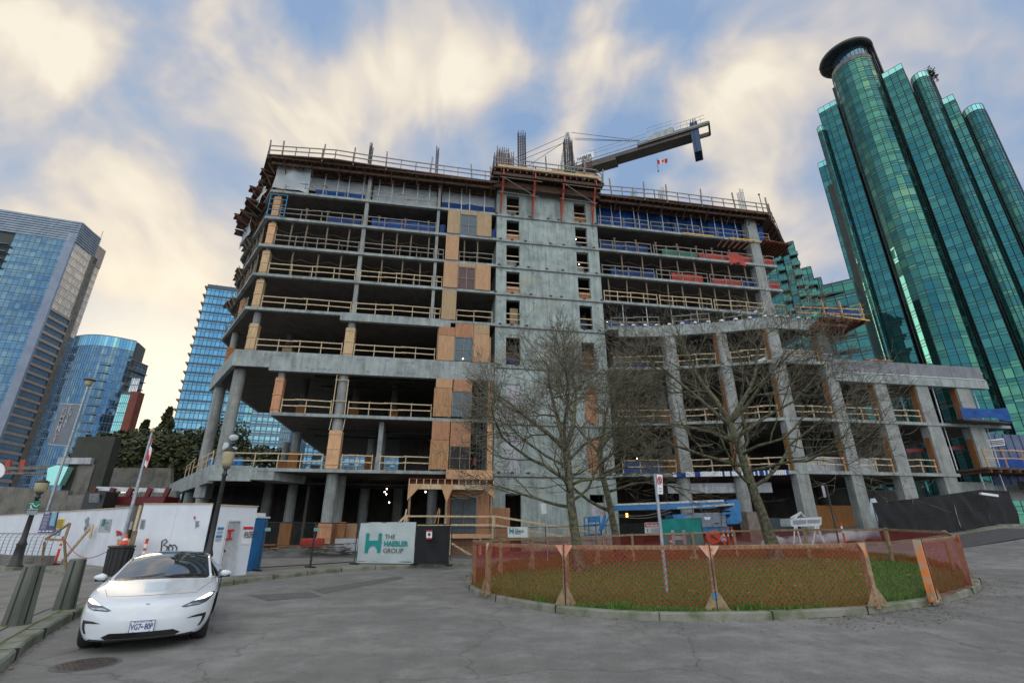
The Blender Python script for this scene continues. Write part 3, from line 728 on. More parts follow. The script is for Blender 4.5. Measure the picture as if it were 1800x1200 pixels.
# right wing piers
piers = [(14.8,15.75),(18.85,19.75),(22.45,23.5),(27.15,28.15),(31.5,32.7),(35.6,36.85),(39.8,41.2)]
for i, (a, b) in enumerate(piers):
    v0 = fr((a+b)/2)-.02 if i < 3 else -5.28
    v0 += .06
    for lo, hi in ((0, 1), (1, 2), (2, 3), (3, 4)):
        if i >= 4 and lo == 3: continue
        if i == 6 and lo == 0: continue
        z0 = LT[lo] if lo else -1; z1 = LT[hi]-TH-.0
        if i < 2 and lo == 0: col_round((a+b)/2, v0+.7, .5, -1, z1); continue
        dp = .7
        mb = MB(W); mb.box(a, b, v0, v0+dp, z0, z1); part(mb, 'pier', M['cold'], bld)
        if lo in (1, 2, 3) and i != 0 or (i == 0 and lo == 1):
            mb = MB(W); mb.box(a-.06, a-.002, v0+.15, v0+dp-.1, z0, z0+(z1-z0)*(.75 if lo != 3 else .95)); part(mb, 'pier_boarding', M['plyo'], bld)
for u_, v_ in ((17,4),(24,3),(31,3),(38,3)):
    for k in (1,2,3):
        if u_ > 29 and k == 3: continue
        wrap(u_, v_, .8, LT[k], LT[k]+2.2, 'plyo'); col_round(u_, v_, .35, LT[k], LT[k+1]-TH)
for u_, v_ in ((16.5,5),(22,4),(31.5,3)): col_round(u_, v_, .45, -1, LT[1]-TH, 'shadeconc')
beamp([(14.0,-1.0),(21.5,-3.4)], 4.35, 5.1, .3, 'edge_beam', 'pale')
mb = MB(W); mb.box(37.2, 40.6, -4.9, -4.6, -1, LT[1]-.6); mb.box(40.6,46,-4.2,-4.0,3.9,5.1); part(mb, 'end_wall', M['cold'], bld)
mb = MB(W); mb.box(33.4, 41.5, 1.0, 1.2, LT[1], LT[2]-.3); part(mb, 'block_partition', M['stone'], bld)
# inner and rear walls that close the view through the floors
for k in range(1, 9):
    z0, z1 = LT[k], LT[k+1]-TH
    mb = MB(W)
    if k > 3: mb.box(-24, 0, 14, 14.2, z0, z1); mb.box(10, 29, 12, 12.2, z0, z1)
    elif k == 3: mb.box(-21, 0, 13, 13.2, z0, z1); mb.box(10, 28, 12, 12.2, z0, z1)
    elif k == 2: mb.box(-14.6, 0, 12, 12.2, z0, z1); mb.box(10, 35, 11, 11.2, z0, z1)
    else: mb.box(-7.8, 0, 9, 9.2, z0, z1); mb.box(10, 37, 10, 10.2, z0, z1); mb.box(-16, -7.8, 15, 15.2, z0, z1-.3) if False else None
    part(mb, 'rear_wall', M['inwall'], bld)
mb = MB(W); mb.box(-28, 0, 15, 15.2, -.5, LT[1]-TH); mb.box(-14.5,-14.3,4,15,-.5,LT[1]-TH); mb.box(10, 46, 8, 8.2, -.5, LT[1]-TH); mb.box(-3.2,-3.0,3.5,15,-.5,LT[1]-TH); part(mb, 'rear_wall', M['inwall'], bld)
# pipes and ducts hung under slabs
rng = random.Random(8)
for k, z in ((3, LT[3]-1.0), (2, LT[2]-.7), (1, LT[1]-.8)):
    for v_ in (3.0, 6.0):
        mb = MB(W); mb.tube([(-15 if k > 1 else -17, v_, z), (-1, v_, z-.05)], .1, 8)
        for j in range(9): mb.beam((-14.5+j*1.6, v_, z), (-14.5+j*1.6, v_, LT[k]-TH), .03, .03)
        part(mb, 'ceiling_pipe', M['black'], bld)
# stair shaft plywood
def pbox(name, u0, u1, z0, z1, mt, v0=-.16, v1=-.08):
    mb = MB(W); nu = max(1, round((u1-u0)/1.22)); nz = max(1, round((z1-z0)/2.44))
    for i in range(nu):
        for j in range(nz):
            mb.box(u0+(u1-u0)*i/nu+.004, u0+(u1-u0)*(i+1)/nu-.004, v0, v1, z0+(z1-z0)*j/nz+.004, z0+(z1-z0)*(j+1)/nz-.004)
    return part(mb, name, M[mt], bld)
M['screen'] = mat('window_screen_blue', (.07,.115,.14), (.05,.085,.11), 2, .35)
M['screenb'] = mat('window_screen_brown', (.10,.045,.035), (.06,.03,.03), 2, .5)
def screen(u0, u1, z0, z1, mt='screen', fm='greywood'):
    mb = MB(W); mb.box(u0, u1, -.09, -.06, z0, z1); o = part(mb, 'window', M[mt], bld)
    mb = MB(W); um = (u0+u1)/2; zm = z0+(z1-z0)*.48
    for a in ((u0-.07,u0),(u1,u1+.07),(um-.03,um+.03)): mb.box(a[0], a[1], -.14, -.091, z0, z1)
    mb.box(u0-.07, u1+.07, -.142, -.089, z1, z1+.08); mb.box(u0-.07, u1+.2, -.15, -.143, zm-.025, zm+.025)
    part(mb, 'frame', M[fm], o)
A0, A1, A2, A3 = -4.85, -3.5, -1.88, -.52
pbox('plywood_panel', A0+.2, A1, LT[7], LT[8]-.26, 'plyy'); pbox('plywood_panel', A2, A3, LT[7], LT[8]-.26, 'plyy'); pbox('plywood_panel', A1+.02, A2-.02, LT[8]-.62, LT[8]-.27, 'plyy'); screen(A1+.08, A2-.08, LT[7], LT[8]-.64)
pbox('plywood_panel', A0+.15, A1, LT[6], LT[7]-.26, 'ply')
pbox('plywood_panel', A0+.1, A1, LT[5], LT[6]-.26, 'ply'); pbox('plywood_panel', A2, A3, LT[5], LT[6]-.26, 'ply'); pbox('plywood_panel', A1+.02, A2-.02, LT[6]-.62, LT[6]-.27, 'plyy'); screen(A1+.08, A2-.08, LT[5], LT[6]-.7, 'screenb')
pbox('plywood_panel', A0+.1, A1, LT[4], LT[5]-.26, 'plyy')
pbox('plywood_panel', A0, A1, LT[3]+.04, 17.0, 'ply'); pbox('plywood_panel', A0, A1, 17.02, 17.8, 'plyr'); pbox('plywood_panel', A1+.02, A2-.02, 16.95, LT[4]-.3, 'plyr'); pbox('plywood_panel', A2, A3, LT[3]+.04, 17.35, 'ply'); pbox('plywood_panel', A2, A3, 17.36, LT[4]-.3, 'plyy'); screen(A1+.08, A2-.08, LT[3]+.1, 16.9)
pbox('plywood_panel', A0-.1, A1, LT[2]+.1, 12.4, 'osb'); pbox('plywood_panel', A0, A1, 12.42, 13.2, 'ply'); pbox('plywood_panel', A1+.08, A2, 12.2, 13.2, 'plyr'); screen(A1+.1, A2-.08, LT[2]+.15, 12.15); pbox('plywood_panel', A3-.05, A3+.42, LT[2], 13.2, 'ply')
pbox('plywood_panel', A0-.15, A1-.05, LT[1]+.1, 8.2, 'osb'); pbox('plywood_panel', A0-.1, A1-.05, 8.22, LT[2]-.25, 'plyr'); pbox('plywood_panel', A1+.02, A2, 7.75, LT[2]-.3, 'plyr'); screen(A1+.1, A2-.05, LT[1]+.15, 7.7, 'dark', 'oldwood'); pbox('plywood_panel', A3-.05, A3+.4, LT[1], LT[2]-.3, 'ply')
pbox('plywood_panel', A1-.2, -.1, 5.0, 5.95, 'ply', -.45, -.3)
# guardrails
def guard(pts, z, mt='wood', sp=1.8, base=None, jit=0, h=1.05, v_in=.06, name='guardrail', splice=True):
    mb = MB(W); L0 = 0
    for (a, b) in zip(pts, pts[1:]):
        A = Vector((a[0], a[1], z)); B = Vector((b[0], b[1], z)); n = max(1, round((B-A).length/sp))
        for i in range(n+1):
            p = A.lerp(B, i/n)+Vector((rng.uniform(-.06, .06) if 0 < i < n else 0, 0, 0)); mb.beam(p, p+Vector((0,0,h+.08)), .055, .1)
        for zz in (h-.02, h*.52):
            s1, s2 = rng.uniform(-.03, .03), rng.uniform(-.03, .03); mid = A.lerp(B, rng.uniform(.35, .65))+Vector((0,-.05,zz+rng.uniform(-.03,.02)))
            mb.beam(A+Vector((0,-.05,zz+s1)), mid, .035, .075); mb.beam(mid+Vector((-.35,-.045,.03)), B+Vector((0,-.09,zz+s2)), .035, .075)
    return part(mb, name, M[mt], bld)
rng = random.Random(77)
left_bays = [(-19.4,-12.3),(-11.8,-5.7),(-5.35,-4.9)]
for k in (4,5,6,7,8):
    mt = 'wood' if k < 6 else 'greywood'
    for a, b in ((-19.3,-12.3),(-11.85,-5.72)): guard([(a,.12),(b,.12)], LT[k], mt, 1.75)
    if k in (4, 6, 5): guard([(-5.3,.12),(-4.85,.12)], LT[k], mt, 2)
    if k in (4, 6): guard([(-3.4,.12),(-.3,.12)], LT[k], mt, 1.5)
    u, v = chp(.8); u2, v2 = chp(5); u3, v3 = chp(9); guard([(u+.2,v),(u2+.2,v2),(u3+.2,v3)], LT[k], 'greywood', 2)
    for a, b in ((10.3,15.6),(15.9,21.3),(21.6,26.8),(28.1,29.3)): guard([(a,.12),(b,.12)], LT[k], 'wood' if k in (5,) else 'greywood', 1.5)
guard([(-19.1,.2),(-12.6,.2)], LT[3]+.03, 'wood', 1.7); guard([(-11.6,.2),(-5.1,.2)], LT[3]+.03, 'wood', 1.6)
guard([(-16.4,.12),(-12.8,.12)], LT[2], 'wood', 1.9); guard([(-11.5,.12),(-5.1,.12)], LT[2], 'wood', 1.6)
guard([(-19.2,.3),(-12.9,.2)], LT[1], 'wood', 1.6); guard([(-11.5,.15),(-9.3,.15)], LT[1], 'wood', 1.3); guard([(-8.7,.15),(-5.0,.15)], LT[1], 'wood', 1.6)
u, v = chp(.6); u2, v2 = chp(13); guard([(u+.1,v),(u2+.1,v2)], LT[1]+.1, 'wood', 2.0)
pe = [10.4]+[x for p_ in piers for x in p_]+[43.4]
for k in (1, 2, 3, 4):
    for i in range(0, len(pe), 2):
        a, b = pe[i]+.08, pe[i+1]-.12
        if (k == 3 and a > 27) or (k == 4 and a > 27) or (k == 1 and a > 35) or (k == 2 and a > 35): continue
        guard([(a, fr(a)+.35), (b, fr(b)+.35)], LT[k], 'wood' if k < 4 else 'greywood', 1.6)
# tarps and mesh along guardrails
def sheet_uv(u0, u1, v, z0, z1, mt, name='tarp', wav=.12, n=None, wobz=.08):
    mb = MB(W); n = n or max(3, int((u1-u0)/.35)); rows = 5; g = []
    for j in range(rows+1):
        r = []
        for i in range(n+1):
            u_ = u0+(u1-u0)*i/n; z = z0+(z1-z0)*j/rows
            q = noise.noise(Vector((u_*1.3, z*.9, v+z0)))*wav+math.sin(u_*3.1+z)*wav*.35
            if j == 0: z += noise.noise(Vector((u_*.9, 3.3, z0)))*wobz*2
            if j == rows: z += noise.noise(Vector((u_*.7, 8.3, z0)))*wobz
            r.append(mb.P((u_, v+q, z)))
        g.append(r)
    for j in range(rows):
        for i in range(n): mb.face((g[j][i], g[j][i+1], g[j+1][i+1], g[j+1][i]))
    return part(mb, name, M[mt], bld, smooth=True, fix=False)
sheet_uv(-11.5, -5.8, .45, LT[7]+.05, LT[7]+1.1, 'bluetarp2'); sheet_uv(-15.5,-12.5,.5,LT[7]+.05,LT[7]+1.0,'bluetarp'); sheet_uv(-5.3,-4.8,.4,LT[7],LT[7]+1.2,'bluetarp'); sheet_uv(-.5,-.05,.3,LT[7],LT[7]+1.2,'bluetarp2')
sheet_uv(-16.9,-12.4,.9,LT[8]+.05,LT[8]+1.2,'bluetarp2'); sheet_uv(-5.3,-.2,.9,LT[8]+.05,LT[8]+1.3,'bluetarp'); sheet_uv(-11.6,-6,.9,LT[8]+.05,LT[8]+.9,'redtarp') if False else None
sheet_uv(-17.6,-12.3,1.0,LT[8]+1.1,LT[9]-.35,'whitetarp', 'white_sheet'); sheet_uv(-11.8,-5.8,1.0,LT[8]+.4,LT[9]-.35,'whitetarp','white_sheet'); sheet_uv(-5.3,-.1,1.0,LT[8]+1.25,LT[9]-.35,'whitetarp','white_sheet')
sheet_uv(-20.3,-17.3,.0,LT[8]+.2,LT[9]-.1,'whitetarp','white_sheet',.2)
for a, b in ((10.2,14.4),(14.5,18.7),(18.8,22.9),(23.0,26.8),(28.1,29.5)): sheet_uv(a,b,1.0,LT[8]+.02,LT[9]-.3,'bluetarp2' if a<12 or a>20 else 'bluetarp', wav=.3)
sheet_uv(10.4,15.5,.5,LT[7]+.02,LT[7]+1.1,'bluetarp'); sheet_uv(17,20.8,.5,LT[7]+.02,LT[7]+1.0,'greentarp'); sheet_uv(21,25.0,.5,LT[7],LT[7]+1.0,'redtarp'); sheet_uv(28.2,29.3,.3,LT[7],LT[7]+.9,'redtarp')
sheet_uv(24.0,25.6,-.12,LT[7]-.6,LT[7]+.75,'redtarp',wav=.3,wobz=.5); sheet_uv(24.7,26.7,.3,LT[7]+.1,LT[7]+1.0,'redtarp')
sheet_uv(11.3,16,.5,LT[6],LT[6]+1.0,'bluetarp'); sheet_uv(17.6,21,.4,LT[6],LT[6]+1.05,'redtarp'); sheet_uv(22,25.2,.5,LT[6],LT[6]+.95,'redtarp') ; sheet_uv(24.9,26.8,.6,LT[6],LT[6]+1.0,'bluetarp'); sheet_uv(28.2,29.4,.3,LT[6],LT[6]+1.0,'redtarp')
sheet_uv(10.4,15.8,.4,LT[4]+.05,LT[4]+1.1,'bluetarp2'); sheet_uv(16.5,22,-1.5,LT[4]+.1,LT[4]+.9,'bluetarp'); sheet_uv(22,27,-3.6,LT[4]+.3,LT[4]+.9,'bluetarp')
sheet_uv(10.9,14.4,.2,LT[1]+.1,LT[1]+1.0,'bluetarp2'); sheet_uv(10.8,14.3,.2,LT[3]+.1,LT[3]+1.1,'bluetarp')
sheet_uv(23.9,27.0,-4.6,LT[3]+.1,LT[3]+1.2,'pale','debris_mesh'); sheet_uv(24,31,-4.0,LT[1]+.1,LT[1]+1.2,'pale','debris_mesh')
# striped plastic along the edge of the first slab
mb = MB(W); rng = random.Random(9)
for i in range(60):
    u_ = 14.2+i*.13; mb.cur = rng.choice([0,0,1]); v_ = fr(u_)-.07; mb.box(u_, u_+.13, v_-.03, v_, LT[1]-.30, LT[1]+.05+rng.uniform(0,.04))
part(mb, 'edge_wrap', [M['whitep'], M['bluetarp2']], bld)
# white clips along the fourth slab edge, right
mb = MB(W)
for i in range(16):
    u_ = 11.2+i*1.02; v_ = fr(u_)-.12; mb.box(u_-.14, u_+.14, v_-.12, v_+.1, LT[4]+.05, LT[4]+.2)
part(mb, 'edge_clip', M['whitep'], bld)
# shoring
pc = {}
def prop(u, v, z0, z1, kind):
    h = round(z1-z0, 2); key = (kind, h)
    if key not in pc:
        mb = MB()
        if kind == 'shoring_post': mb.box(-.055,.055,-.05,.05,0,h); mb.box(-.12,.12,-.05,.05,h-.1,h-.001)
        else:
            mb.tube([(0,0,0),(0,0,h*.55)], .045, 8); mb.tube([(0,0,h*.55),(0,0,h)], .033, 8); mb.box(-.09,.09,-.09,.09,0,.02); mb.box(-.09,.09,-.09,.09,h-.02,h)
        pc[key] = mb.mesh(kind, M['oldwood' if kind == 'shoring_post' else 'whitesteel'])
    o = bpy.data.objects.new(kind, pc[key]); COL.objects.link(o); o.parent = bld; o.location = BU*u+BN*v+Vector((0,0,z0)); o.rotation_euler = (rng.uniform(-.02,.02), rng.uniform(-.025,.025), ROTB)
rng = random.Random(31)
for k, us in ((5, [-17.6,-15.6,-13.6,-10.2,-8.4,-6.9,10.9,12.8,14.9,17.0,18.6,20.4,22.0,23.6,25.6]), (6, [-18.3,-16.9,-15.2,-13.3,-10.4,-9.0,-7.8,-6.3,-3.0,-1.7,12.6,14.6,16.6,18.5,20.4,22.3,24.1,25.9])):
    for u_ in us: prop(u_+rng.uniform(-.1,.1), .45, LT[k], LT[k+1]-TH, 'shoring_post')
    for u_ in us[::2]: prop(u_+.8, 3.2, LT[k], LT[k+1]-TH, 'shoring_post')
for u_ in (-17.2,-15.4,-13.1,-10.9,-8.5,-6.4): prop(u_, .5, LT[7], LT[7]+1.5, 'shoring_post')
for u_ in (12,14.2,16.4,18.7,20.8,22.6,24.6): prop(u_, .5, LT[7], LT[7]+1.7, 'shoring_post')
for s in (1.5,2.6,3.8,5,6.4,7.6):
    u_, v_ = chp(s)
    for k in (5,6): prop(u_+.4, v_, LT[k], LT[k+1]-TH, 'shoring_post')
for u_ in (-16.1,-14.9,-13.9,-12.6,-11.2,-10,-9,-7.6,-6.5,-4.6,-3.4,-2.6,-1.2,10.6,11.9,12.8,14.3,14.8,15.8,17.4,19.1,20.7,21.8,23.3,24.2,25.8): prop(u_, .35, LT[8], LT[9]-.3, 'steel_prop')
for u_ in (12.0,14.4,16.9,19.6): prop(u_, .1, LT[4], LT[5]-TH, 'steel_prop')
for u_ in (37.6,41.9): prop(u_, -4.9, LT[2], LT[3]-.9, 'steel_prop'); prop(u_-.2, -4.8, LT[1], LT[2]-TH, 'steel_prop'); prop(u_+.1, -4.8, LT[1], LT[2]-TH, 'steel_prop')
mb = MB(W); mb.beam((33.8,-4.2,7.75),(36.0,-4.2,7.85),.25,.3); mb.beam((37.0,-4.2,8.0),(40.4,-4.2,8.15),.25,.3); part(mb, 'steel_waler', M['darkred'], bld)
# string lines on props
mb = MB(W)
for k in (5, 6):
    for a, b in ((-19.3,-12.4),(-11.8,-5.8),(10.8,18),(18,26)):
        pts = [(a+(b-a)*i/36, .38, LT[k]+1.8-.3*math.sin(math.pi*((i*3/36) % 1))) for i in range(37)]; mb = MB(W); mb.tube(pts, .007, 4); part(mb, 'string_line', M['fencewood'], bld)
# roof deck of formwork
def deck(outline, z, th=.12):
    mb = MB(W); mb.prism(outline, z-th, z); return mb
DZ = LT[9]+.05
mb = deck([(-20.9,-1.15),(-15.1,-1.55),(-12,-1.35),(-7.9,-1.2),(.2,-1.0),(.2,8),(-25.2,9),(-24.6,7.2)], DZ)
part(mb, 'formwork_deck', [M['form']], bld)
mb = deck([(10.0,-1.0),(16,-1.25),(19,-1.2),(28.9,-1.1),(31.6,1.2),(36.0,5.0),(35.6,8),(10,8)], DZ); part(mb, 'formwork_deck', [M['form']], bld)
mb = MB(W)
for u_ in [x*.62-20.6 for x in range(33)]+[10.3+x*.62 for x in range(31)]:
    mb.box(u_-.05, u_+.05, -1.05, 1.5, DZ-.36, DZ-.121)
for a, b in ((-20.6,-.2),(10.2,28.8)):
    for v_ in (-.6, .4): mb.box(a, b, v_-.05, v_+.09, DZ-.62, DZ-.362)
    mb.box(a, b, -1.1, -1.02, DZ-.3, DZ-.1)
part(mb, 'formwork_joists', M['form'], bld)
for u_ in [x*2.35-19.5 for x in range(9)]+[12+x*2.5 for x in range(7)]: mb = MB(W); mb.beam((u_, -.95, DZ-.35), (u_+.05, .1, LT[8]+1.75), .07, .1); part(mb, 'knee_brace', M['form'], bld)
rng = random.Random(13)
def roofguard(pts, z, mt='greywood', tall=2.35):
    mb = MB(W)
    for a, b in zip(pts, pts[1:]):
        A = Vector((*a, z)); B = Vector((*b, z)); n = max(1, round((B-A).length/1.25))
        for i in range(n+1):
            p = A.lerp(B, i/n); mb.beam(p, p+Vector((0,0,1.05)), .06, .09)
            if i % 3 == 1: mb.beam(p+Vector((.06,.05,-.3)), p+Vector((rng.uniform(-.15,.15)+.05,.05,rng.uniform(1.6,2.1))), .1, .12)
        for h_ in (1.0, .5): mb.beam(A+Vector((0,-.05,h_)), B+Vector((0,-.05,h_)), .05, .1)
    return part(mb, 'roof_guardrail', M[mt], bld)
roofguard([(-24.4,7),(-20.9,-1.0),(-15.1,-1.45),(-12,-1.25),(-7.9,-1.1),(0,-.95)], DZ)
roofguard([(10.3,-.95),(16,-1.2),(28.9,-1.05),(30.6,.4)], DZ)
# prow at the right end
mb = MB(W); mb.prism([(29.0,-.9),(31.5,1.2),(36.5,5.5),(36.2,6.4),(29.5,3)], DZ-.35, DZ-.1)
for i in range(7): mb.beam((30.3+i*.9, .1+i*.8, DZ-.45), (30.9+i*.9, 2.3+i*.8, DZ-.45), .1, .14)
for i in range(5): mb.beam((29.2+i*.45,-.8+i*.4, DZ), (29.2+i*.45,-.8+i*.4, DZ+.9), .07, .07)
mb.beam((29.1,-.8,DZ+.9),(31.3,1.0,DZ+1.0),.06,.1); mb.beam((29.1,-.8,DZ+.45),(31.3,1.0,DZ+.5),.06,.1)
mb.beam((31.3,1.0,DZ+1.0),(36.4,5.6,DZ+.05),.06,.12)
part(mb, 'formwork_prow', M['form'], bld)
mb = MB(W); mb.prism([(28.0,-.7),(31.4,-.2),(31.9,5),(29,5)], LT[8]-.25, LT[8]-.15)
for i in range(8): mb.beam((28.3+i*.42,-.65,LT[8]-.34),(28.5+i*.42,4,LT[8]-.34),.08,.14)
for i in range(6): mb.beam((26.5+i*.1-3+i*.6, -.5, LT[8]-.4), (26.0+i*.6-3, .1, LT[8]-1.2), .06, .1)
part(mb, 'catch_platform', M['formr'], bld)
for a, b in ((19.0,22.4),(24.2,27.4)): mb = MB(W); mb.beam((a,-.45,LT[8]-.33),(b,-.45,LT[8]-.33),.08,.12); part(mb, 'yellow_beam', M['yellow'], bld)
# ragged formwork stack along the chamfer at the top left
rng = random.Random(3)
mb = MB(W); mr = MB(W)
for lev, (z, s0, s1, outw) in enumerate(((DZ-.2, 0, 5.5, .8), (LT[9]-1.0, .8, 5.5, .7), (LT[8]+.9, 1.5, 6, .7), (LT[8]-.2, 2.2, 6.5, 1.3), (LT[8]-1.0, 3.4, 7, 1.1))):
    s = s0
    while s < s1:
        a = chp(s); b = chp(s+1.15); o1 = outw+rng.uniform(-.4,.4); nx, ny = -.866, -.5; tgt = mb if rng.random() < .75 else mr
        z1 = z+rng.uniform(-.08,.08)
        tgt.prism([(a[0]+.2,a[1]),(a[0]+nx*o1,a[1]+ny*o1),(b[0]+nx*o1,b[1]+ny*o1),(b[0]+.2,b[1])], z1-.06, z1)
        mb.beam((a[0],a[1],z1-.13),(a[0]+nx*(o1+.12),a[1]+ny*(o1+.12),z1-.13),.09,.14)
        mb.beam((a[0],a[1],z1-1.0),(a[0]+nx*o1,a[1]+ny*o1,z1-.2),.08,.1)
        s += 1.15
part(mb, 'side_formwork', M['form'], bld); part(mr, 'side_formwork', M['formr'], bld)
for z, s0, s1 in ((LT[7]-.1,4.5,7.5),(LT[6]-.1,5.5,8),(LT[5]-.1,6,8.5)):
    s = s0; mb = MB(W)
    while s < s1:
        a = chp(s); b = chp(s+1); o1 = .4+rng.uniform(-.15,.2); mb.prism([(a[0]+.2,a[1]),(a[0]-.866*o1,a[1]-.5*o1),(b[0]-.866*o1,b[1]-.5*o1),(b[0]+.2,b[1])], z-.06, z); mb.beam((a[0],a[1],z-.7),(a[0]-.7*o1,a[1]-.4*o1,z-.08),.07,.1); s += 1
    part(mb, 'side_formwork', M['oldwood'], bld)
# white wrap hanging down the side
def hang(s0, s1, z0, z1, mt, name):
    mb = MB(W); n = 10; rows = 6; g = []
    for j in range(rows+1):
        r = []
        for i in range(n+1):
            s = s0+(s1-s0)*i/n; a = chp(s); q = .5+noise.noise(Vector((s, j*.6, z0)))*.25; r.append(mb.P((a[0]-.866*q, a[1]-.5*q, z0+(z1-z0)*j/rows+noise.noise(Vector((s*2,1,z0)))*.25)))
        g.append(r)
    for j in range(rows):
        for i in range(n): mb.face((g[j][i], g[j][i+1], g[j+1][i+1], g[j+1][i]))
    part(mb, name, M[mt], bld, smooth=True, fix=False)
hang(3.8, 7.5, LT[7]-.2, LT[8]-.5, 'whitetarp', 'white_sheet'); hang(.1,3.5,LT[8]-.5,LT[8]+.3,'whitetarp','white_sheet')
mb = MB(W)   # blue frame at the corner column
for a in (-20.3,-18.9): mb.beam((a,-.05,LT[7]),(a,-.05,LT[7]+2.3),.07,.07)
for z in (.1,.7,1.25,1.8,2.3): mb.beam((-20.3,-.05,LT[7]+z),(-18.9,-.05,LT[7]+z),.06,.06)
part(mb, 'blue_cage', mat('blue_tube', (.02,.17,.32), None, 3, .5), bld)
# climbing platform on the core
PZ = 33.9
mb = MB(W); mb.prism([(-.7,-2.0),(9.6,-2.0),(10.6,-1.4),(10.4,6),(-.7,6)], PZ-.15, PZ)
for i in range(18): mb.box(-.5+i*.62-.05, -.5+i*.62+.05, -1.95, .2, PZ-.42, PZ-.151)
for v_ in (-1.7,-.5): mb.box(-.6,10.3,v_-.08,v_+.08,PZ-.75,PZ-.43)
mb.box(-.5,10.2,-.9,-.7,PZ-1.5,PZ-.76)
part(mb, 'core_platform', M['form'], bld)
mb = MB(W); mb.box(-.2,3.2,-2.02,-1.97,PZ,PZ+.28); mb.box(3.4,10.0,-2.02,-1.97,PZ,PZ+.25); mb.box(5.2,9.9,-1.6,-1.5,PZ,PZ+.9); mb.box(0,.1,-1.9,1.5,PZ,PZ+.3); part(mb, 'toe_board', M['plyy'], bld)
for u_, z0 in ((.35,30.05),(3.45,29.8),(6.35,29.8),(9.55,29.8)):
    mb = MB(W); mb.beam((u_, -1.75, PZ-.1), (u_, -.12, z0), .12, .16); mb.beam((u_+.18, -1.5, PZ-.1), (u_+.04, -.12, z0+.2), .07, .1); mb.beam((u_, -.2, PZ-.2), (u_, -.2, z0+.6), .1, .1); mb.beam((u_, -1.8, PZ-1.2), (u_, -.2, PZ-2.2), .07, .07)
    mb.beam((u_,-1.9,PZ+.6),(u_,-1.9,PZ-.8),.1,.1); part(mb, 'climbing_bracket', M['red'], bld)
for a, b in ((.0,4.1),(6.1,10.0)):
  for jj in range(3):
    mb = MB(W)
    mb.tube([[(a,-1.9,PZ-1.1),(b,-1.85,PZ-1.1)],[(a-.1,-1.2,PZ-2.25),(b-.2,-1.15,PZ-2.3)],[(a+.3,-1.9,PZ-1.1),(b-.3,-1.1,PZ-2.4)]][jj], .035, 6); part(mb, 'scaffold_tube', M['greywood'], bld)
roofguard([(-.6,1.5),(-.6,-1.95),(9.6,-1.95),(10.4,-1.4)], PZ, 'greywood')
# rebar
def cage(u, v, w_, d_, z0, z1, n, m_, mt, tie=.3, label=None):
    mb = MB(W)
    for i in range(n):
        for j in range(m_):
            if 0 < i < n-1 and 0 < j < m_-1: continue
            a = u+w_*(i/(n-1)-.5); b = v+d_*(j/(m_-1)-.5); h_ = z1+rng.uniform(-.25,.25)
            mb.tube([(a,b,z0),(a+rng.uniform(-.03,.03),b,h_)], .04, 5)
    z = z0+.2
    while z < z1-.3:
        for p, q in (((u-w_/2,v-d_/2),(u+w_/2,v-d_/2)),((u+w_/2,v-d_/2),(u+w_/2,v+d_/2)),((u+w_/2,v+d_/2),(u-w_/2,v+d_/2)),((u-w_/2,v+d_/2),(u-w_/2,v-d_/2))): mb.beam((p[0],p[1],z),(q[0],q[1],z),.03,.03)
        z += tie
    return part(mb, 'rebar_cage', M[mt], bld, label)
def cagep(px0, px1, py0, py1, v, *a, **k):
    u0, z1 = F(px0, py0, v); u1, _ = F(px1, py0, v); _, z0 = F((px0+px1)/2, py1, v); cage((u0+u1)/2, v, u1-u0, .5, z0, z1, *a, **k)
cagep(869,873,268,315,1.0,2,2,'blackbar'); cagep(874,894,262,318,2.0,6,3,'rust',tie=.18); cagep(895,902,272,300,2.6,3,2,'rust'); cagep(911,923,232,312,2.0,4,3,'blackbar',tie=.22)
cagep(991,1004,245,312,3.0,5,3,'blackbar',tie=.2); cagep(1024,1038,276,300,3.5,6,2,'rust',tie=.25); cagep(1003,1012,285,310,1.5,4,2,'blackbar',tie=.2)
mb = MB(W)
for i in range(20):
    u_, z1 = F(927+i*3.4, 277+rng.uniform(-3,3)+i*.3, 4.0); mb.tube([(u_,4.0,33.9),(u_,4.0,z1)], .022, 4)
part(mb, 'rebar_starters', M['steel'], bld)
cagep(652,656,253,290,1.5,3,2,'blackbar',tie=.3,label='short curved rebar cage'); cagep(768,772,262,305,1.5,3,2,'blackbar',tie=.3)
for px in (1112,1160): cagep(px-2,px+4,332,352,2.0,3,2,'steel',tie=.3)
cagep(1297,1303,336,368,4.0,3,2,'steel',tie=.35)
# right-hand projecting platform at the fourth floor
mb = MB(W); u0, _ = F(1438,580,-6.5); u1, _ = F(1500,575,-6.5)
mb.prism([(26.6,-7.0),(30.6,-7.0),(31.4,-3.5),(27,-3.0)], 18.0, 18.12)
for i in range(6): mb.beam((26.9+i*.7,-7.1,17.9),(27.2+i*.7,-3.2,17.9),.1,.18)
mb.beam((26.6,-6.9,17.95),(29.4,-4.5,16.6),.1,.16); mb.prism([(26.2,-6.6),(29.0,-6.6),(29,-4.5),(26.4,-4.5)],17.5,17.75)
part(mb, 'loading_platform', M['formr'], bld)
mb = MB(W)
for u_ in (26.7,28.4,30.4): mb.beam((u_,-6.95,18.1),(u_,-6.95,19.7),.09,.12)
for z in (18.6,19.1): mb.beam((24.5,-6.4,z),(30.6,-6.95,z),.05,.11)
part(mb, 'platform_rail', M['ply'], bld)
sheet_uv(27.4,30.5,-6.6,18.15,19.1,'bluetarp2')
mb = MB(W); mb.beam((30.8,-7.05,18.05),(26.9,-7.2,18.2),.06,.1); part(mb, 'yellow_beam', M['yellow'], bld)
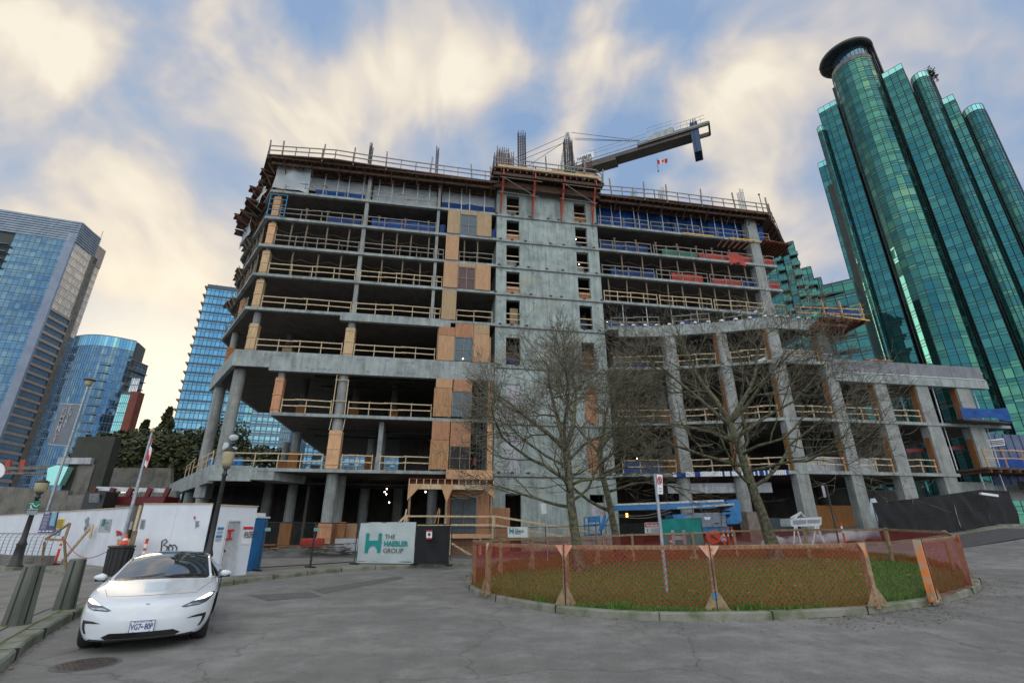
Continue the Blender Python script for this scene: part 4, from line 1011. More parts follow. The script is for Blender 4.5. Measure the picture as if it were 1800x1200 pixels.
# blue formwork pier on the corner and low roof debris
mb = MB(W)
for z in (14.9,15.35,15.8,16.25,16.7): mb.box(27.1,28.2,-5.33,-5.29,z,z+.05)
for u_ in (28.3,28.9): mb.beam((u_,-5.2,13.9),(u_-.2,-5.2,17.8),.07,.1)
part(mb, 'column_clamp', mat('blue_grey_steel', (.05,.14,.2), None, 3, .5), bld)
mb = MB(W)
for i in range(9): mb.cbox((33.2+rng.uniform(-1.2,1.2), -4.6, 15.15+rng.uniform(0,.3)), (1.2,.5,.08), rng.uniform(-.5,.5))
part(mb, 'timber_pile', M['plyr'], bld)
# tarp-wrapped platform on the second floor, far right
mb = MB(W); mb.prism([(37.6,-6.6),(43.0,-6.1),(43.2,-4),(38,-4.6)], 9.95, 10.08); part(mb, 'loading_platform', M['black'], bld)
def tri_sheet(pts, mt, nm):
    mb = MB(W); n = 8; g = []
    for j in range(n+1):
        r = []
        for i in range(n+1):
            s, q = i/n, j/n; p = Vector(pts[0]).lerp(Vector(pts[1]), s).lerp(Vector(pts[3]).lerp(Vector(pts[2]), s), q)
            p.y += noise.noise(Vector((p.x*1.5, p.z*2, 1)))*.2; r.append(mb.P(tuple(p)))
        g.append(r)
    for j in range(n):
        for i in range(n): mb.face((g[j][i], g[j][i+1], g[j+1][i+1], g[j+1][i]))
    part(mb, nm, M[mt], bld, smooth=True, fix=False)
tri_sheet([(37.6,-6.65,10.05),(40.8,-6.4,10.3),(40.6,-6.4,11.0),(37.6,-6.6,11.0)], 'bluetarp2', 'tarp'); tri_sheet([(40.8,-6.4,10.3),(43.2,-6.1,10.05),(43.1,-6.1,11.3),(40.7,-6.35,11.0)], 'bluetarp2', 'tarp')
mb = MB(W); mb.prism([(37.4,-7.3),(46,-6.8),(52,-6.5),(52,-4.6),(37.4,-4.8)], 6.0, 6.16)
for i in range(16): mb.box(37.6+i*.9, 37.75+i*.9, -7.3, -4.9, 5.75, 5.995)
part(mb, 'scaffold_deck', M['form'], bld)
for u_ in (38.0,39.9,42.4,44.2,46.4,48.3): mb = MB(W); mb.tube([(u_,-6.2,gz(35,33)-.3),(u_-.1,-6.2,5.9)], .06, 6); part(mb, 'scaffold_leg', M['steel'], bld)
guard([(37.6,-7.2),(43.5,-6.9),(47.0,-6.7),(51.5,-6.5)], 6.16, 'ply', 1.9, h=1.35)
# glowing site bulbs
em = mat('lit_bulb', (1,.9,.7), None, 1, .5, emit=((1,.85,.6), 14.0)); 
def bulb(px, py, v, r=.05):
    u_, z = F(px, py, v); q = W(u_, v, z); mb = MB(); mb.lathe(tuple(q), [(.01,-r),(r*.8,-r*.6),(r,0),(r*.8,r*.6),(.01,r)], 10); mb2 = MB(); mb2.tube([q+Vector((0,0,r)), q+Vector((0,0,.45))], .012, 5)
    o = thing('site_lamp', 'x', 'lamp', tuple(q), 'bare bulbs hanging inside the building'); part(mb, 'bulb', em, o); part(mb2, 'cable', M['black'], o); return o
LB = [((680,859,4.0),'lit bulb under the first slab, highest of the three close together'), ((676,864,5.0),'lit bulb under the first slab, leftmost of the three close together'), ((679,868,3.5),'lit bulb under the first slab, lowest of the three close together'), ((684,882.5,4.0),'single lit bulb hanging below the cluster of three'),
      ((748,864,2.2),'lit bulb just left of the round column behind the porch'), ((813,795,.5),'lit bulb in the dark window above the porch'), ((1012,420.5,.9),'lit bulb in the upper right opening of the concrete core'), ((1018,464.5,.9),'lit bulb in the right core opening one floor below the seventh slab'),
      ((814,630,-.2),'small lit bulb at the foot of the grey screened window'), ((1068,566,.8),'lit bulb on the fifth floor edge right beside the core'), ((1120,805.5,.8),'lit bulb behind the twigs above the blue tarp on the first floor')]
for p_, lb in LB: o = bulb(*p_); o['label'] = lb
u_, z_ = F(1102, 905, 2); q = W(u_, 2, z_); mb = MB(); mb.cbox(tuple(q), (.16,.1,.3)); single(mb, 'wall_lamp', mat('warm_lamp', (1,.5,.15), None, 1, .5, emit=((1,.45,.1), 5.0)), 'warm orange lamp glowing in the dark ground floor behind the second tree', 'lamp')
# roof objects
mb = MB(W); u0, z0 = F(889,307,.0); u1, z1 = F(911,291,.0); mb.box(u0,u1,-.3,1.2,PZ+.02,PZ+1.5); t_ = single(mb, 'site_toilet', M['bluepaint'], 'blue box standing on the timber platform between the rebar cages', 'site box')
mb = MB(W); mb.box(3.9,4.7,-1.2,-.9,PZ+.01,PZ+.8); single(mb, 'waste_bin', M['greentarp'], 'small green box on the core platform, left of the crane foot', 'site box')
mb = MB(W); mb.box(6.4,7.5,-1.9,-1.7,PZ+.01,PZ+.75); single(mb, 'waste_bin', M['greentarp'], 'wider green box behind the ply board below the crane mast', 'site box')
# rooftop pole far right
q0 = Fw(1342,372,3); q1 = Fw(1334,342,3); mb = MB(); mb.tube([q0, q1], [.06,.04], 6); mb.lathe(tuple(q1), [(.02,-.15),(.14,0),(.02,.15)], 8); single(mb, 'roof_mast', M['blackmetal'], 'thin dark pole with a knob on top at the right end of the roof', 'mast')
# ---------------------------------------------------------------- towers
def phit(px, py, x0, y0, az):
    d = ray(px, py); T = Vector((math.sin(az), math.cos(az))); n = Vector((-T.y, T.x))
    k = (x0*n.x+y0*n.y)/(d.x*n.x+d.y*n.y); q = d*k+Vector((0,0,EYE)); return (q.x-x0)*T.x+(q.y-y0)*T.y, q.z
def curtain(parent, path, z0, z1, fh, glass, mull, rows=((0,.60),(.60,.78),(.78,1.0)), out=.05, mw=.07, hb=.1, center=None, gname='glazing', mname='mullions', split=False):
    g = MB(); m = MB(); gs = {}; nf = max(1, int(round((z1-z0)/fh))); fh = (z1-z0)/nf
    for i in range(len(path)-1):
        a, b = Vector((*path[i], 0)), Vector((*path[i+1], 0))
        for f_ in range(nf):
            for r0, r1 in rows:
                za, zb = z0+(f_+r0)*fh, z0+(f_+r1)*fh; (gs.setdefault(f_, MB()) if split else g).poly([(a.x,a.y,za),(b.x,b.y,za),(b.x,b.y,zb),(a.x,a.y,zb)])
    P = [Vector((*p, 0)) for p in path]
    for i in range(len(P)-1):
        d = (P[i+1]-P[i]).normalized(); 
        for f_ in range(nf+1):
            for j, (r0, r1) in enumerate(rows if f_ < nf else rows[:1]):
                z = z0+(f_+r0)*fh; h_ = hb if j == 0 else mw
                m.beam(P[i]+Vector((0,0,z)), P[i+1]+Vector((0,0,z)), out*2, h_)
    for p in P: m.beam(p+Vector((0,0,z0)), p+Vector((0,0,z1)), mw, out*2.2)
    if split:
        for q_ in gs.values(): part(q_, 'window_band', glass, parent, fix=False)
    else: part(g, gname, glass, parent, fix=False)
    part(m, mname, mull, parent)
def seg(a, b, n): return [(a[0]+(b[0]-a[0])*i/n, a[1]+(b[1]-a[1])*i/n) for i in range(n+1)]
M['gglass'] = paneglass('green_glass', [(0,(.020,.095,.10)),(.4,(.03,.13,.128)),(.7,(.05,.175,.155)),(.9,(.11,.235,.17)),(1,(.24,.33,.18))], .05, .9, .06)
M['gglassp'] = paneglass('pale_green_glass', [(0,(.25,.62,.55)),(1,(.35,.75,.68))], .15, .5, .05)
M['mull'] = mat('dark_mullion', (.012,.035,.035), None, 3, .4)
M['bglass'] = paneglass('blue_glass', [(0,(.045,.09,.14)),(.4,(.075,.15,.23)),(.85,(.10,.20,.29)),(1,(.2,.29,.37))], .07, .85, .04)
M['bglassl'] = paneglass('light_blue_glass', [(0,(.07,.19,.29)),(.5,(.12,.30,.42)),(.85,(.20,.44,.55)),(1,(.42,.58,.60))], .08, .8, .04)
M['wglass'] = paneglass('pale_glass', [(0,(.35,.36,.36)),(.5,(.62,.6,.52)),(1,(.85,.8,.68))], .10, .85, .12)
M['bmull'] = mat('blue_grey_frame', (.05,.085,.12), None, 3, .5)
M['bslab'] = mat('grey_slab_edge', (.13,.19,.26), (.09,.14,.2), .5, .6)
M['beige'] = mat('beige_band', (.38,.31,.27), (.30,.25,.22), .6, .7)
M['darkgroove'] = mat('dark_recess', (.012,.022,.02), (.02,.03,.025), .3, .5)
# ---- green lobed tower
gx, gy = 81.39, 85.0; gaz = R(140); gT = Vector((math.sin(gaz), math.cos(gaz))); gN = Vector((-.766, -.643))
def G2(t, o=0.0): return (gx+gT.x*t+gN.x*o, gy+gT.y*t+gN.y*o)
gt = thing('glass_tower', 'tall green glass tower of rounded and flat bays with a dark disc canopy on top', 'tower', (*G2(0), 0))
def lobe(t0, t1, z1, curved, bulge=None, pan=1.35, o=0.0, par=True):
    if curved:
        c = (t0+t1)/2; r = (t1-t0)/2; n = max(8, int(math.pi*r/pan)); bl_ = bulge or r
        path = [G2(c-r*math.cos(math.pi*i/n), o+bl_*math.sin(math.pi*i/n)) for i in range(n+1)]
    else:
        path = seg(G2(t0, o), G2(t1, o), max(2, int(round((t1-t0)/pan))))
    curtain(gt, path, 2, z1, 3.0, M['gglass'], M['mull'])
    if par: curtain(gt, path, z1+.05, z1+1.5, 1.5, M['gglassp'], M['mull'], rows=((0,1),), mw=.05, gname='parapet_glass', mname='parapet_frame', out=.03)
    mb = MB(); mb.prism([(p[0]-gN.x*.3*0, p[1]) for p in path]+[G2(t1, -7), G2(t0, -7)], z1-.1, z1); part(mb, 'roof', M['dark'], gt)
lobe(-11.6, -9.3, 83.0, False, o=-.6); lobe(-9.7, -7.9, 91.5, True, 1.2, 1.0); lobe(-8.4, -4.5, 97.3, False); lobe(-3.9, 4.5, 103.6, True, 3.9, 1.25, par=False)
lobe(4.9, 8.6, 97.0, False, o=.1); lobe(8.9, 12.0, 91.0, True, 1.9, 1.0); lobe(12.2, 14.0, 83.2, False, o=.1); lobe(14.1, 17.2, 77.6, True, 1.8, 1.0)
mb = MB(); mb.prism([G2(-11.5,-.7), G2(-8.6,-.15), G2(-4.4,-.15), G2(-4.2,-1.2), G2(4.6,-1.2), G2(4.8,-.1), G2(8.6,-.05), G2(8.7,-1.0), G2(12.1,-1.0), G2(12.2,-.05), G2(14.0,-.05), G2(14.1,-.5), G2(17.3,-.5), G2(17.3,-9), G2(-11.5,-9)], 0, 77.4)
part(mb, 'core', M['darkgroove'], gt)
for a, b, z1 in ((-8.3,-4.4,97.0),(-4.6,4.6,103.4),(4.7,8.6,96.8),(8.5,12.3,90.8),(12.0,14.1,83.0)):
    mb = MB(); mb.prism([G2(a,-1.25 if a in (-4.6,8.5) else -.3), G2(b,-1.25 if a in (-4.6,8.5) else -.3), G2(b,-8.5), G2(a,-8.5)], 77.4, z1); part(mb, 'core', M['darkgroove'], gt)
mb = MB(); n = 22   # concrete band, recessed top floor, disc canopy
pb = [G2(-4.05*math.cos(math.pi*i/n)+.3, 3.95*math.sin(math.pi*i/n)) for i in range(n+1)]+[G2(4.4,-6), G2(-3.8,-6)]
mb.prism(pb, 103.62, 104.7); part(mb, 'concrete_band', M['stone'], gt)
curtain(gt, [G2(-3.5*math.cos(math.pi*i/14)+.5, 3.0*math.sin(math.pi*i/14)) for i in range(15)], 104.7, 108.3, 3.6, M['bglass'], M['mull'], rows=((0,1),))
mb = MB(); cc = G2(-.2, -.4); mb.lathe((cc[0], cc[1], 0), [(5.2,108.3),(5.55,108.5),(5.55,109.0),(5.3,109.15)], 48); part(mb, 'disc_canopy', mat('dark_canopy', (.03,.035,.035), (.045,.05,.05), .4, .5), gt)
mb = MB()
for i in range(12):
    a = i*math.pi/6; mb.beam((cc[0], cc[1], 108.25), (cc[0]+math.cos(a)*6, cc[1]+math.sin(a)*5.3, 108.25), .12, .12)
for r_ in (2.6, 4.6): mb.tube([(cc[0]+math.cos(a*.2618)*r_, cc[1]+math.sin(a*.2618)*r_, 108.2) for a in range(25)], .06, 4)
part(mb, 'canopy_ribs', M['black'], gt)
mb = MB()
for t_ in (4.6, 5.2): mb.beam((*G2(t_,-.8), 96), (*G2(t_-.2,-.8), 109), .3, .5)
part(mb, 'canopy_post', M['blackmetal'], gt)
mb = MB(); rng = random.Random(6)   # roof garden shrub
for i in range(260):
    p = Vector((*G2(12.0, -1), 92.2))+Vector((rng.gauss(0,.5),rng.gauss(0,.5),rng.gauss(0,.9))); mb.cbox(tuple(p), (.3,.2,.05), rng.uniform(0,6), rng.uniform(-1,1))
M['leafd'] = mat('dark_leaves', (.035,.045,.02), (.015,.02,.01), 2, .8)
part(mb, 'roof_shrub', M['leafd'], gt)
# ---- tower A: left, blue face and pale side
def generic(name, label, px_ridge, py_ridge, Y, faces, top_px, fh, base=0, group=None):
    r0 = aty(px_ridge, py_ridge, Y); o = thing(name, label, 'tower', (r0.x, r0.y, 0), group); return o, r0.x, r0.y
oA, ax, ay = generic('glass_tower', 'tall blue glass tower at the left edge with pale reflecting side and louvred crown', 107, 489, 160, None, None, 2.9)
_, ztA = phit(134, 396, ax, ay, R(71)); azr = R(-9)
tr, _ = phit(160, 506, ax, ay, azr); ztA += 2.0; tr += .8
def AT(az, t): return (ax+math.sin(az)*t, ay+math.cos(az)*t)
fa = [AT(R(71), -66+i*1.6) for i in range(42)]
curtain(oA, fa[:27], 0, ztA-9, 3.0, M['bglass'], M['bmull'], rows=((0,.7),(.7,1)), hb=.22)
curtain(oA, fa[30:41], 0, ztA-9, 3.0, M['bglass'], M['bmull'], rows=((0,.7),(.7,1)), hb=.22)
nf = int((ztA-12)/3.0)
for f_ in range(nf):
    mb = MB(); z = 3+f_*3.0; mb.prism([fa[26], fa[30], (fa[30][0]+.5, fa[30][1]-1.6), (fa[26][0]+.5, fa[26][1]-1.6)], z-.12, z+.12); part(mb, 'balcony', M['bslab'], oA)
mb = MB(); mb.prism([AT(R(71),-66), AT(R(71),-1.4), AT(azr, .3), AT(azr, tr-.2), (AT(azr, tr)[0]-30, AT(azr, tr)[1]+5), (AT(R(71),-66)[0], AT(R(71),-66)[1]+20)], 0, ztA-9.2)
for v in mb.v: v += Vector((-.25,.35,0))
part(mb, 'core', M['darkgroove'], oA)
mb = MB(); a, b = AT(R(71), -2.6), AT(R(71), 0); mb.prism([(a[0],a[1]-.25), (b[0]+.1,b[1]-.25), (b[0]+.1,b[1]+.5), (a[0],a[1]+.5)], 0, ztA-6); part(mb, 'corner_pier', mat('grey_blue_pier', (.22,.27,.35), (.17,.21,.29), .3, .6), oA)
a, b = AT(R(71), -27.5), AT(R(71), -26.8); mb = MB(); mb.prism([(a[0],a[1]-.5),(b[0],b[1]-.5),b,a], 0, ztA-22); part(mb, 'facade_fin', M['pale'], oA)
side = [AT(azr, .5+(tr-.5)*i/11) for i in range(12)]
side = [AT(azr, .5+(tr-.5)*i/22) for i in range(23)]
zmid = phit(130, 566, ax, ay, azr)[1]
curtain(oA, side[:15], zmid, ztA-9, 3.0, M['wglass'], M['beige'], rows=((0,.75),(.75,1)), hb=.25)
curtain(oA, side[18:], zmid-6, ztA-9, 3.0, M['wglass'], M['beige'], rows=((0,.75),(.75,1)), hb=.25)
curtain(oA, side[:15], 0, zmid, 3.0, M['bglass'], M['bmull'], rows=((0,.6),(.6,1)), hb=.2, split=True); curtain(oA, side[18:], 0, zmid-6, 3.0, M['bglass'], M['bmull'], rows=((0,.6),(.6,1)), hb=.2)
mb = MB()
f_ = 0; z = 1.0
while z < zmid: mb.prism([(side[0][0]+.02, side[0][1]), (side[0][0]+.35, side[0][1]), (side[14][0]+.35, side[14][1]), (side[14][0]+.02, side[14][1])], z, z+.95); z += 3.0
part(mb, 'spandrel_band', M['beige'], oA)
mb = MB(); mb.prism([(side[14][0], side[14][1]), (side[14][0]+.3, side[14][1]), (side[18][0]+.3, side[18][1]), (side[18][0], side[18][1])], 0, ztA-9); part(mb, 'facade_groove', M['stone'], oA)
M['crown'] = mat('louvre_metal', (.24,.30,.36), (.17,.22,.28), .4, .45, .4)
mb = MB()
for i in range(9): 
    z = ztA-8.8+i*1.0; p0, p1, p2 = AT(R(71),-58), AT(R(71),.3), AT(azr, tr*.72); mb.beam((*p0, z), (*p1, z), .5, .7); mb.beam((*p1, z), (*p2, z), .5, .7)
part(mb, 'louvre_crown', M['crown'], oA)
mb = MB(); mb.prism([AT(R(71),-57.5), (AT(R(71),.0)[0]-.6, AT(R(71),.0)[1]+.5), AT(azr, tr*.7), (AT(azr, tr*.7)[0]-25, AT(azr, tr*.7)[1])], ztA-9.5, ztA+.2)
for v in mb.v: v += Vector((-.3,.3,0))
part(mb, 'plant_room', M['bmull'], oA)
mb = MB(); p = AT(azr, tr*.7); q = AT(azr, tr); mb.prism([(p[0]-4,p[1]),(p[0]+.3,p[1]),(q[0]+.3,q[1]),(q[0]-4,q[1])], ztA-12, ztA-3.5); part(mb, 'plant_room', M['beige'], oA)
mb = MB(); mb.tube([(q[0]-1,q[1]-3,ztA-3.6),(q[0]-1,q[1]-3,ztA+4.5)], .12, 6); part(mb, 'antenna', M['steel'], oA)
# ---- tower B: curved blue glass
oB, bx, by = generic('glass_tower', 'curved blue glass apartment tower behind the banner pole, pale glass crown on top', 180, 700, 165, None, None, 2.9)
_, zB_ = phit(180, 596, bx, by, R(75))
t0, _ = phit(96, 700, bx, by, R(75)); t1, _ = phit(213, 700, bx, by, R(75))
def BT(t, o): return (bx+math.sin(R(75))*t+math.cos(R(75))*o, by+math.cos(R(75))*t-math.sin(R(75))*o)
pb = [BT(t0+(t1-t0)*i/24, 4.6*math.sin(math.pi*(i/24)*.9+.15)) for i in range(25)]
curtain(oB, pb, 0, zB_-4, 2.9, M['bglass'], M['bslab'], rows=((0,.72),(.72,1)), hb=.24, out=.08)
curtain(oB, pb, zB_-4, zB_, 4, M['bglassl'], M['bslab'], rows=((0,1),), hb=.3, gname='crown_glass', mname='crown_frame')
mb = MB(); mb.prism([(p[0]+.3, p[1]+.5) for p in pb]+[BT(t1,-7), BT(t0,-10)], 0, zB_-.3); part(mb, 'core', M['darkgroove'], oB)
sd_ = seg(pb[-1], BT(t1+2.2,-7), 5); curtain(oB, sd_, 0, zB_-7, 2.9, M['bglass'], M['stone'], rows=((0,.6),(.6,1)), hb=.5, out=.25)
nf = int((zB_-8)/2.9)
for f_ in range(nf):
    mb = MB(); z = 2.9*(f_+1); a, b, c, d = BT(t1-7.5,3.0), BT(t1-4.5,2.6), BT(t1-4.0,4.3), BT(t1-7.3,4.7); mb.prism([a,b,c,d], z-.12, z+.12); part(mb, 'balcony', M['bslab'], oB); mb = MB()
    a, b = BT(t1+.3,1.4), BT(t1+2.2,-7); mb.prism([pb[-1], a, (b[0]+.9,b[1]), b], z-.15, z+.15); part(mb, 'side_balcony', M['bslab'], oB)
# ---- red brick strip behind B
oD, dx_, dy_ = generic('apartment_building', 'narrow red brick and glass building seen between the curved blue tower and the hedge', 228, 720, 150, None, None, 3)
_, zD = phit(236, 688, dx_, dy_, R(80)); _, zD2 = phit(236, 663, dx_, dy_, R(80)); ta, _ = phit(205,720,dx_,dy_,R(80)); tb, _ = phit(236,720,dx_,dy_,R(80)); tc_, _ = phit(222,720,dx_,dy_,R(80))
def DT(t, o=0): return (dx_+math.sin(R(80))*t, dy_+math.cos(R(80))*t-o)
mb = MB(); mb.prism([DT(tc_,.2), DT(tb,.2), DT(tb,-2.5), DT(tc_,-2.5)], 0, zD); part(mb, 'brick_wall', mat('red_brick', (.20,.055,.035), (.14,.035,.022), .3, .8), oD)
curtain(oD, [DT(ta+(tc_-ta)*i/5) for i in range(6)], 0, zD-1, 2.9, M['gglassp'], M['bslab'], rows=((0,.7),(.7,1)), hb=.25)
curtain(oD, [DT(ta+1+(tb-1.5-ta-1)*i/5, -1) for i in range(6)], zD, zD2, 2.9, M['wglass'], M['bslab'], rows=((0,.7),(.7,1)), hb=.3)
mb = MB(); mb.prism([DT(ta,-.3), DT(tb-.8,-.3), DT(tb-.8,-2.5), DT(ta,-2.5)], 0, zD-.2); part(mb, 'core', M['bmull'], oD)
# ---- tower C: light blue slab behind the construction, with lower wing
oC, cx0, cy0 = generic('glass_tower', 'slim light blue glass tower rising behind the left end of the unfinished building', 331, 640, 136, None, None, 2.8)
azC = R(72); _, zC = phit(362, 499, cx0, cy0, azC); tR, _ = phit(470, 600, cx0, cy0, azC)
def CT(t, o=0): return (cx0+math.sin(azC)*t+math.cos(azC)*o, cy0+math.cos(azC)*t-math.sin(azC)*o)
pC = [CT(i*1.15) for i in range(0, 26)]
curtain(oC, pC, 0, zC-1.2, 2.8, M['bglassl'], M['bmull'], rows=((0,.12),(.12,.72),(.72,1)), hb=.4, mw=.12, out=.08, split=True)
mb = MB(); mb.prism([CT(0,-.2), CT(28.7,-.2), CT(28.7,-14), CT(-1,-14)], 0, zC-1.3); part(mb, 'core', M['bslab'], oC)
for f_ in range(int(zC/2.8)): mb = MB(); z = 2.8*(f_+1); mb.prism([CT(-.9,.1), CT(.05,.1), CT(.05,-13), CT(-1.9,-13)], z-.2, z+.18); part(mb, 'balcony', M['beige'], oC)
mb = MB(); mb.prism([CT(-.1,.15), CT(28.9,.15), CT(28.9,-.1), CT(-.1,-.1)], zC-1.2, zC); 
for i in range(5): mb.tube([(*CT(2+i*4,-1),zC),(*CT(2+i*4,-1),zC+.9)], .06, 5)
part(mb, 'roof_rail', M['bmull'], oC)
_, zC2 = phit(440, 695, *CT(25,3), azC); pW = [CT(20+i*1.5, 3) for i in range(0, 36)]
oC2 = thing('apartment_building', 'lower blue grey apartment block seen between the tall round columns', 'building', (*CT(24,3), 0))
curtain(oC2, pW, 0, zC2, 2.8, M['bglassl'], M['bslab'], rows=((0,.28),(.28,.8),(.8,1)), hb=.5, mw=.3, out=.12, split=True)
mb = MB(); mb.prism([CT(20,2.8), CT(72,2.8), CT(72,-10), CT(20,-10)], 0, zC2-.1); part(mb, 'core', M['bslab'], oC2)
for f_ in range(int(zC2/2.8)): mb = MB(); z = 2.8*f_+2.6; mb.prism([CT(38,3.05), CT(40.5,3.05), CT(40.5,3.3), CT(38,3.3)], z-1.6, z-.4); part(mb, 'recess_shade', M['dark'], oC2)  # dark boxes on the glass stand in for the shade of recesses
# pale far blocks seen through the first floor
for nm, lb, xa, xb, yt, Y_ in (('apartment_building', 'pale green glass block seen far off under the second floor slab', 488, 505, 752, 130), ('apartment_building', 'sunlit cream apartment block at the far end under the floor slabs', 508, 528, 775, 140)):
    p0 = aty(xa, 790, Y_); p1 = aty(xb, 790, Y_+1); zt = aty(xa, yt, Y_).z; o = thing(nm, lb, 'building', (p0.x, p0.y, 0))
    curtain(o, seg((p0.x,p0.y),(p1.x,p1.y),5), 0, zt, 2.9, M['gglassp' if xa < 500 else 'wglass'], M['bslab' if xa < 500 else 'beige'], rows=((0,.6),(.6,1)), hb=.6, mw=.4)
    mb = MB(); mb.prism([(p0.x,p0.y+.3),(p1.x,p1.y+.3),(p1.x,p1.y+9),(p0.x,p0.y+9)], 0, zt-.1); part(mb, 'core', M['bslab'], o)
# ---- green balcony tower right behind the building
oM, mx0, my0 = generic('apartment_tower', 'green glass apartment tower with many balconies directly behind the right end of the unfinished building', 1400, 480, 105, None, None, 2.8)
azM = R(125)
def MT(t, o=0): return (mx0+math.sin(azM)*t+o*(-.574), my0+math.cos(azM)*t-o*.819)
zM1 = phit(1372, 392, mx0, my0, azM)[1]; zM2 = phit(1398, 426, mx0, my0, azM)[1]; zM3 = phit(1424, 488, mx0, my0, azM)[1]
tm = [phit(x, 480, mx0, my0, azM)[0] for x in (1330, 1352, 1381, 1408, 1428, 1441)]
for (a, b, zt, o_) in ((tm[0], tm[1], zM1, -1), (tm[1], tm[2], zM1, 0), (tm[2]+.3, tm[3], zM2, 1.0), (tm[3]+.3, tm[4], zM3+3, -.3), (tm[4], tm[5], zM3, -1.2)):
    n = max(2, int((b-a)/1.3)); curtain(oM, [MT(a+(b-a)*i/n, o_) for i in range(n+1)], 0, zt, 2.8, M['gglass'], M['mull'], rows=((0,.3),(.3,.85),(.85,1)), hb=.25, mw=.1)
    mb = MB(); mb.prism([MT(a, o_-.25), MT(b, o_-.25), MT(b, -10), MT(a, -10)], 0, zt-.1); part(mb, 'core', M['darkgroove'], oM)
for tt, zt, o_ in ((tm[2]-.6, zM1, 0), (tm[3]-.7, zM2, 1.0), (tm[4]-.6, zM3+3, -.3)):
    for f_ in range(int(zt/2.8)-1):
        mb = MB(); mg = MB(); z = 2.8*(f_+1); mb.prism([MT(tt-.9, o_), MT(tt+.9, o_), MT(tt+1.1, o_+.7), MT(tt-.6, o_+1.0)], z-.15, z+.1)
        a, b = MT(tt+1.1, o_+.7), MT(tt-.6, o_+1.0); mg.poly([(a[0],a[1],z+.1),(b[0],b[1],z+.1),(b[0],b[1],z+.95),(a[0],a[1],z+.95)]); q_ = part(mb, 'balcony', M['darkgroove'], oM); part(mg, 'balustrade', M['gglass'], q_, fix=False)
mb = MB(); mb.box(-45,10,205,235,0,62); mb.box(14,60,195,225,0,48); struct(mb, 'glow_blocker', M['bslab'])  # unseen blocks added to keep the low glow out of the tower glass
# ---- far blue block and low green block
for lb, xa, xb, yt, Y_, gl, ml_, az_ in (('pale blue glass block far off beyond the orange loading platform', 1440, 1512, 536, 150, 'bglassl', 'bslab', R(110)), ('low green glass block with dark balconies at the foot of the lobed tower', 1468, 1530, 490, 84, 'gglass', 'mull', R(125))):
    p0 = aty(xa, 600, Y_); t_, _ = phit(xb, 600, p0.x, p0.y, az_); _, zt = phit((xa+xb)/2, yt, p0.x, p0.y, az_)
    o = thing('apartment_building', lb, 'building', (p0.x, p0.y, 0)); ss = math.sin(az_); cc_ = math.cos(az_)
    n = max(3, int(t_/1.6)); pp = [(p0.x+ss*t_*i/n, p0.y+cc_*t_*i/n) for i in range(n+1)]
    curtain(o, pp, 0, zt, 2.9, M[gl], M[ml_], rows=((0,.25),(.25,.8),(.8,1)), hb=.3, mw=.12)
    mb = MB(); mb.prism([(pp[0][0]+.3,pp[0][1]+.3),(pp[-1][0]+.3,pp[-1][1]+.3),(pp[-1][0]+8,pp[-1][1]+8),(pp[0][0]+8,pp[0][1]+8)], 0, zt-.1); part(mb, 'core', M['darkgroove'], o)
    if Y_ < 100:
        for f_ in range(int(zt/2.9)): mb = MB(); z = 2.9*(f_+1); mb.prism([(p0.x-1.2,p0.y-.2),(p0.x+2.5,p0.y-2.2),(p0.x+2.8,p0.y-1.2),(p0.x-.6,p0.y+1)], z-.15, z+.15); part(mb, 'balcony', M['mull'], o)
# ---------------------------------------------------------------- tower crane
Yc = 50.0; m0 = aty(998, 305, Yc); ctop = aty(1004, 235, Yc)
crane = thing('tower_crane', 'white and brown tower crane rising behind the roof, its counter jib pointing right', 'crane', (m0.x, m0.y, 0))
M['crw'] = mat('crane_pale_steel', (.38,.42,.42), (.25,.28,.28), 2, .5)
M['crj'] = mat('crane_jib_steel', (.12,.105,.085), (.08,.07,.06), .8, .6)
mb = MB(); hw = .75
for a in (-hw, hw):
    for b in (-hw, hw): mb.tube([(m0.x+a, m0.y+b, 20), (m0.x+a*.95, m0.y+b*.95, m0.z+2), (m0.x+.2+a*.15, m0.y+b*.2, ctop.z)], .12, 6)
z = 30; sg_ = 1
while z < ctop.z-2:
    k = 1 if z < m0.z+2 else max(.15, (ctop.z-z)/(ctop.z-m0.z-2)); k2_ = 1 if z+1.3 < m0.z+2 else max(.15, (ctop.z-z-1.3)/(ctop.z-m0.z-2))
    for s1, s2 in (((-1,-1),(1,-1)),((-1,1),(1,1)),((-1,-1),(-1,1)),((1,-1),(1,1))):
        if sg_ < 0: s1, s2 = s2, s1
        mb.tube([(m0.x+s1[0]*hw*k, m0.y+s1[1]*hw*k, z), (m0.x+s2[0]*hw*k2_, m0.y+s2[1]*hw*k2_, z+1.3)], .05, 4)
    z += 1.3; sg_ = -sg_
part(mb, 'mast', M['crw'], crane)
jz = aty(1045, 298, Yc).z; j0 = Vector((m0.x+1.0, Yc, jz)); j1 = atz(1247, 226, jz); jd = (j1-j0).normalized(); jn = Vector((jd.y, -jd.x, 0)); jw = 1.0
mb = MB()
mb.beam(j0+Vector((0,0,-.35)), j0.lerp(j1, .93)+Vector((0,0,-.4)), 1.5, .5); mb.beam(j0.lerp(j1,.0)+Vector((0,0,-.75)), j0.lerp(j1,.33)+Vector((0,0,-.8)), 1.5, .3); mb.beam(j0.lerp(j1,.5)+jn*.9+Vector((0,0,.02)), j1+jn*.9, .2, .5); mb.beam(j0.lerp(j1,.9)-jn*.9+Vector((0,0,.02)), j1-jn*.9, .2, .5)
mb.beam(j1-jn*1.0, j1+jn*1.0, .2, .3)
part(mb, 'counter_jib', M['crj'], crane)
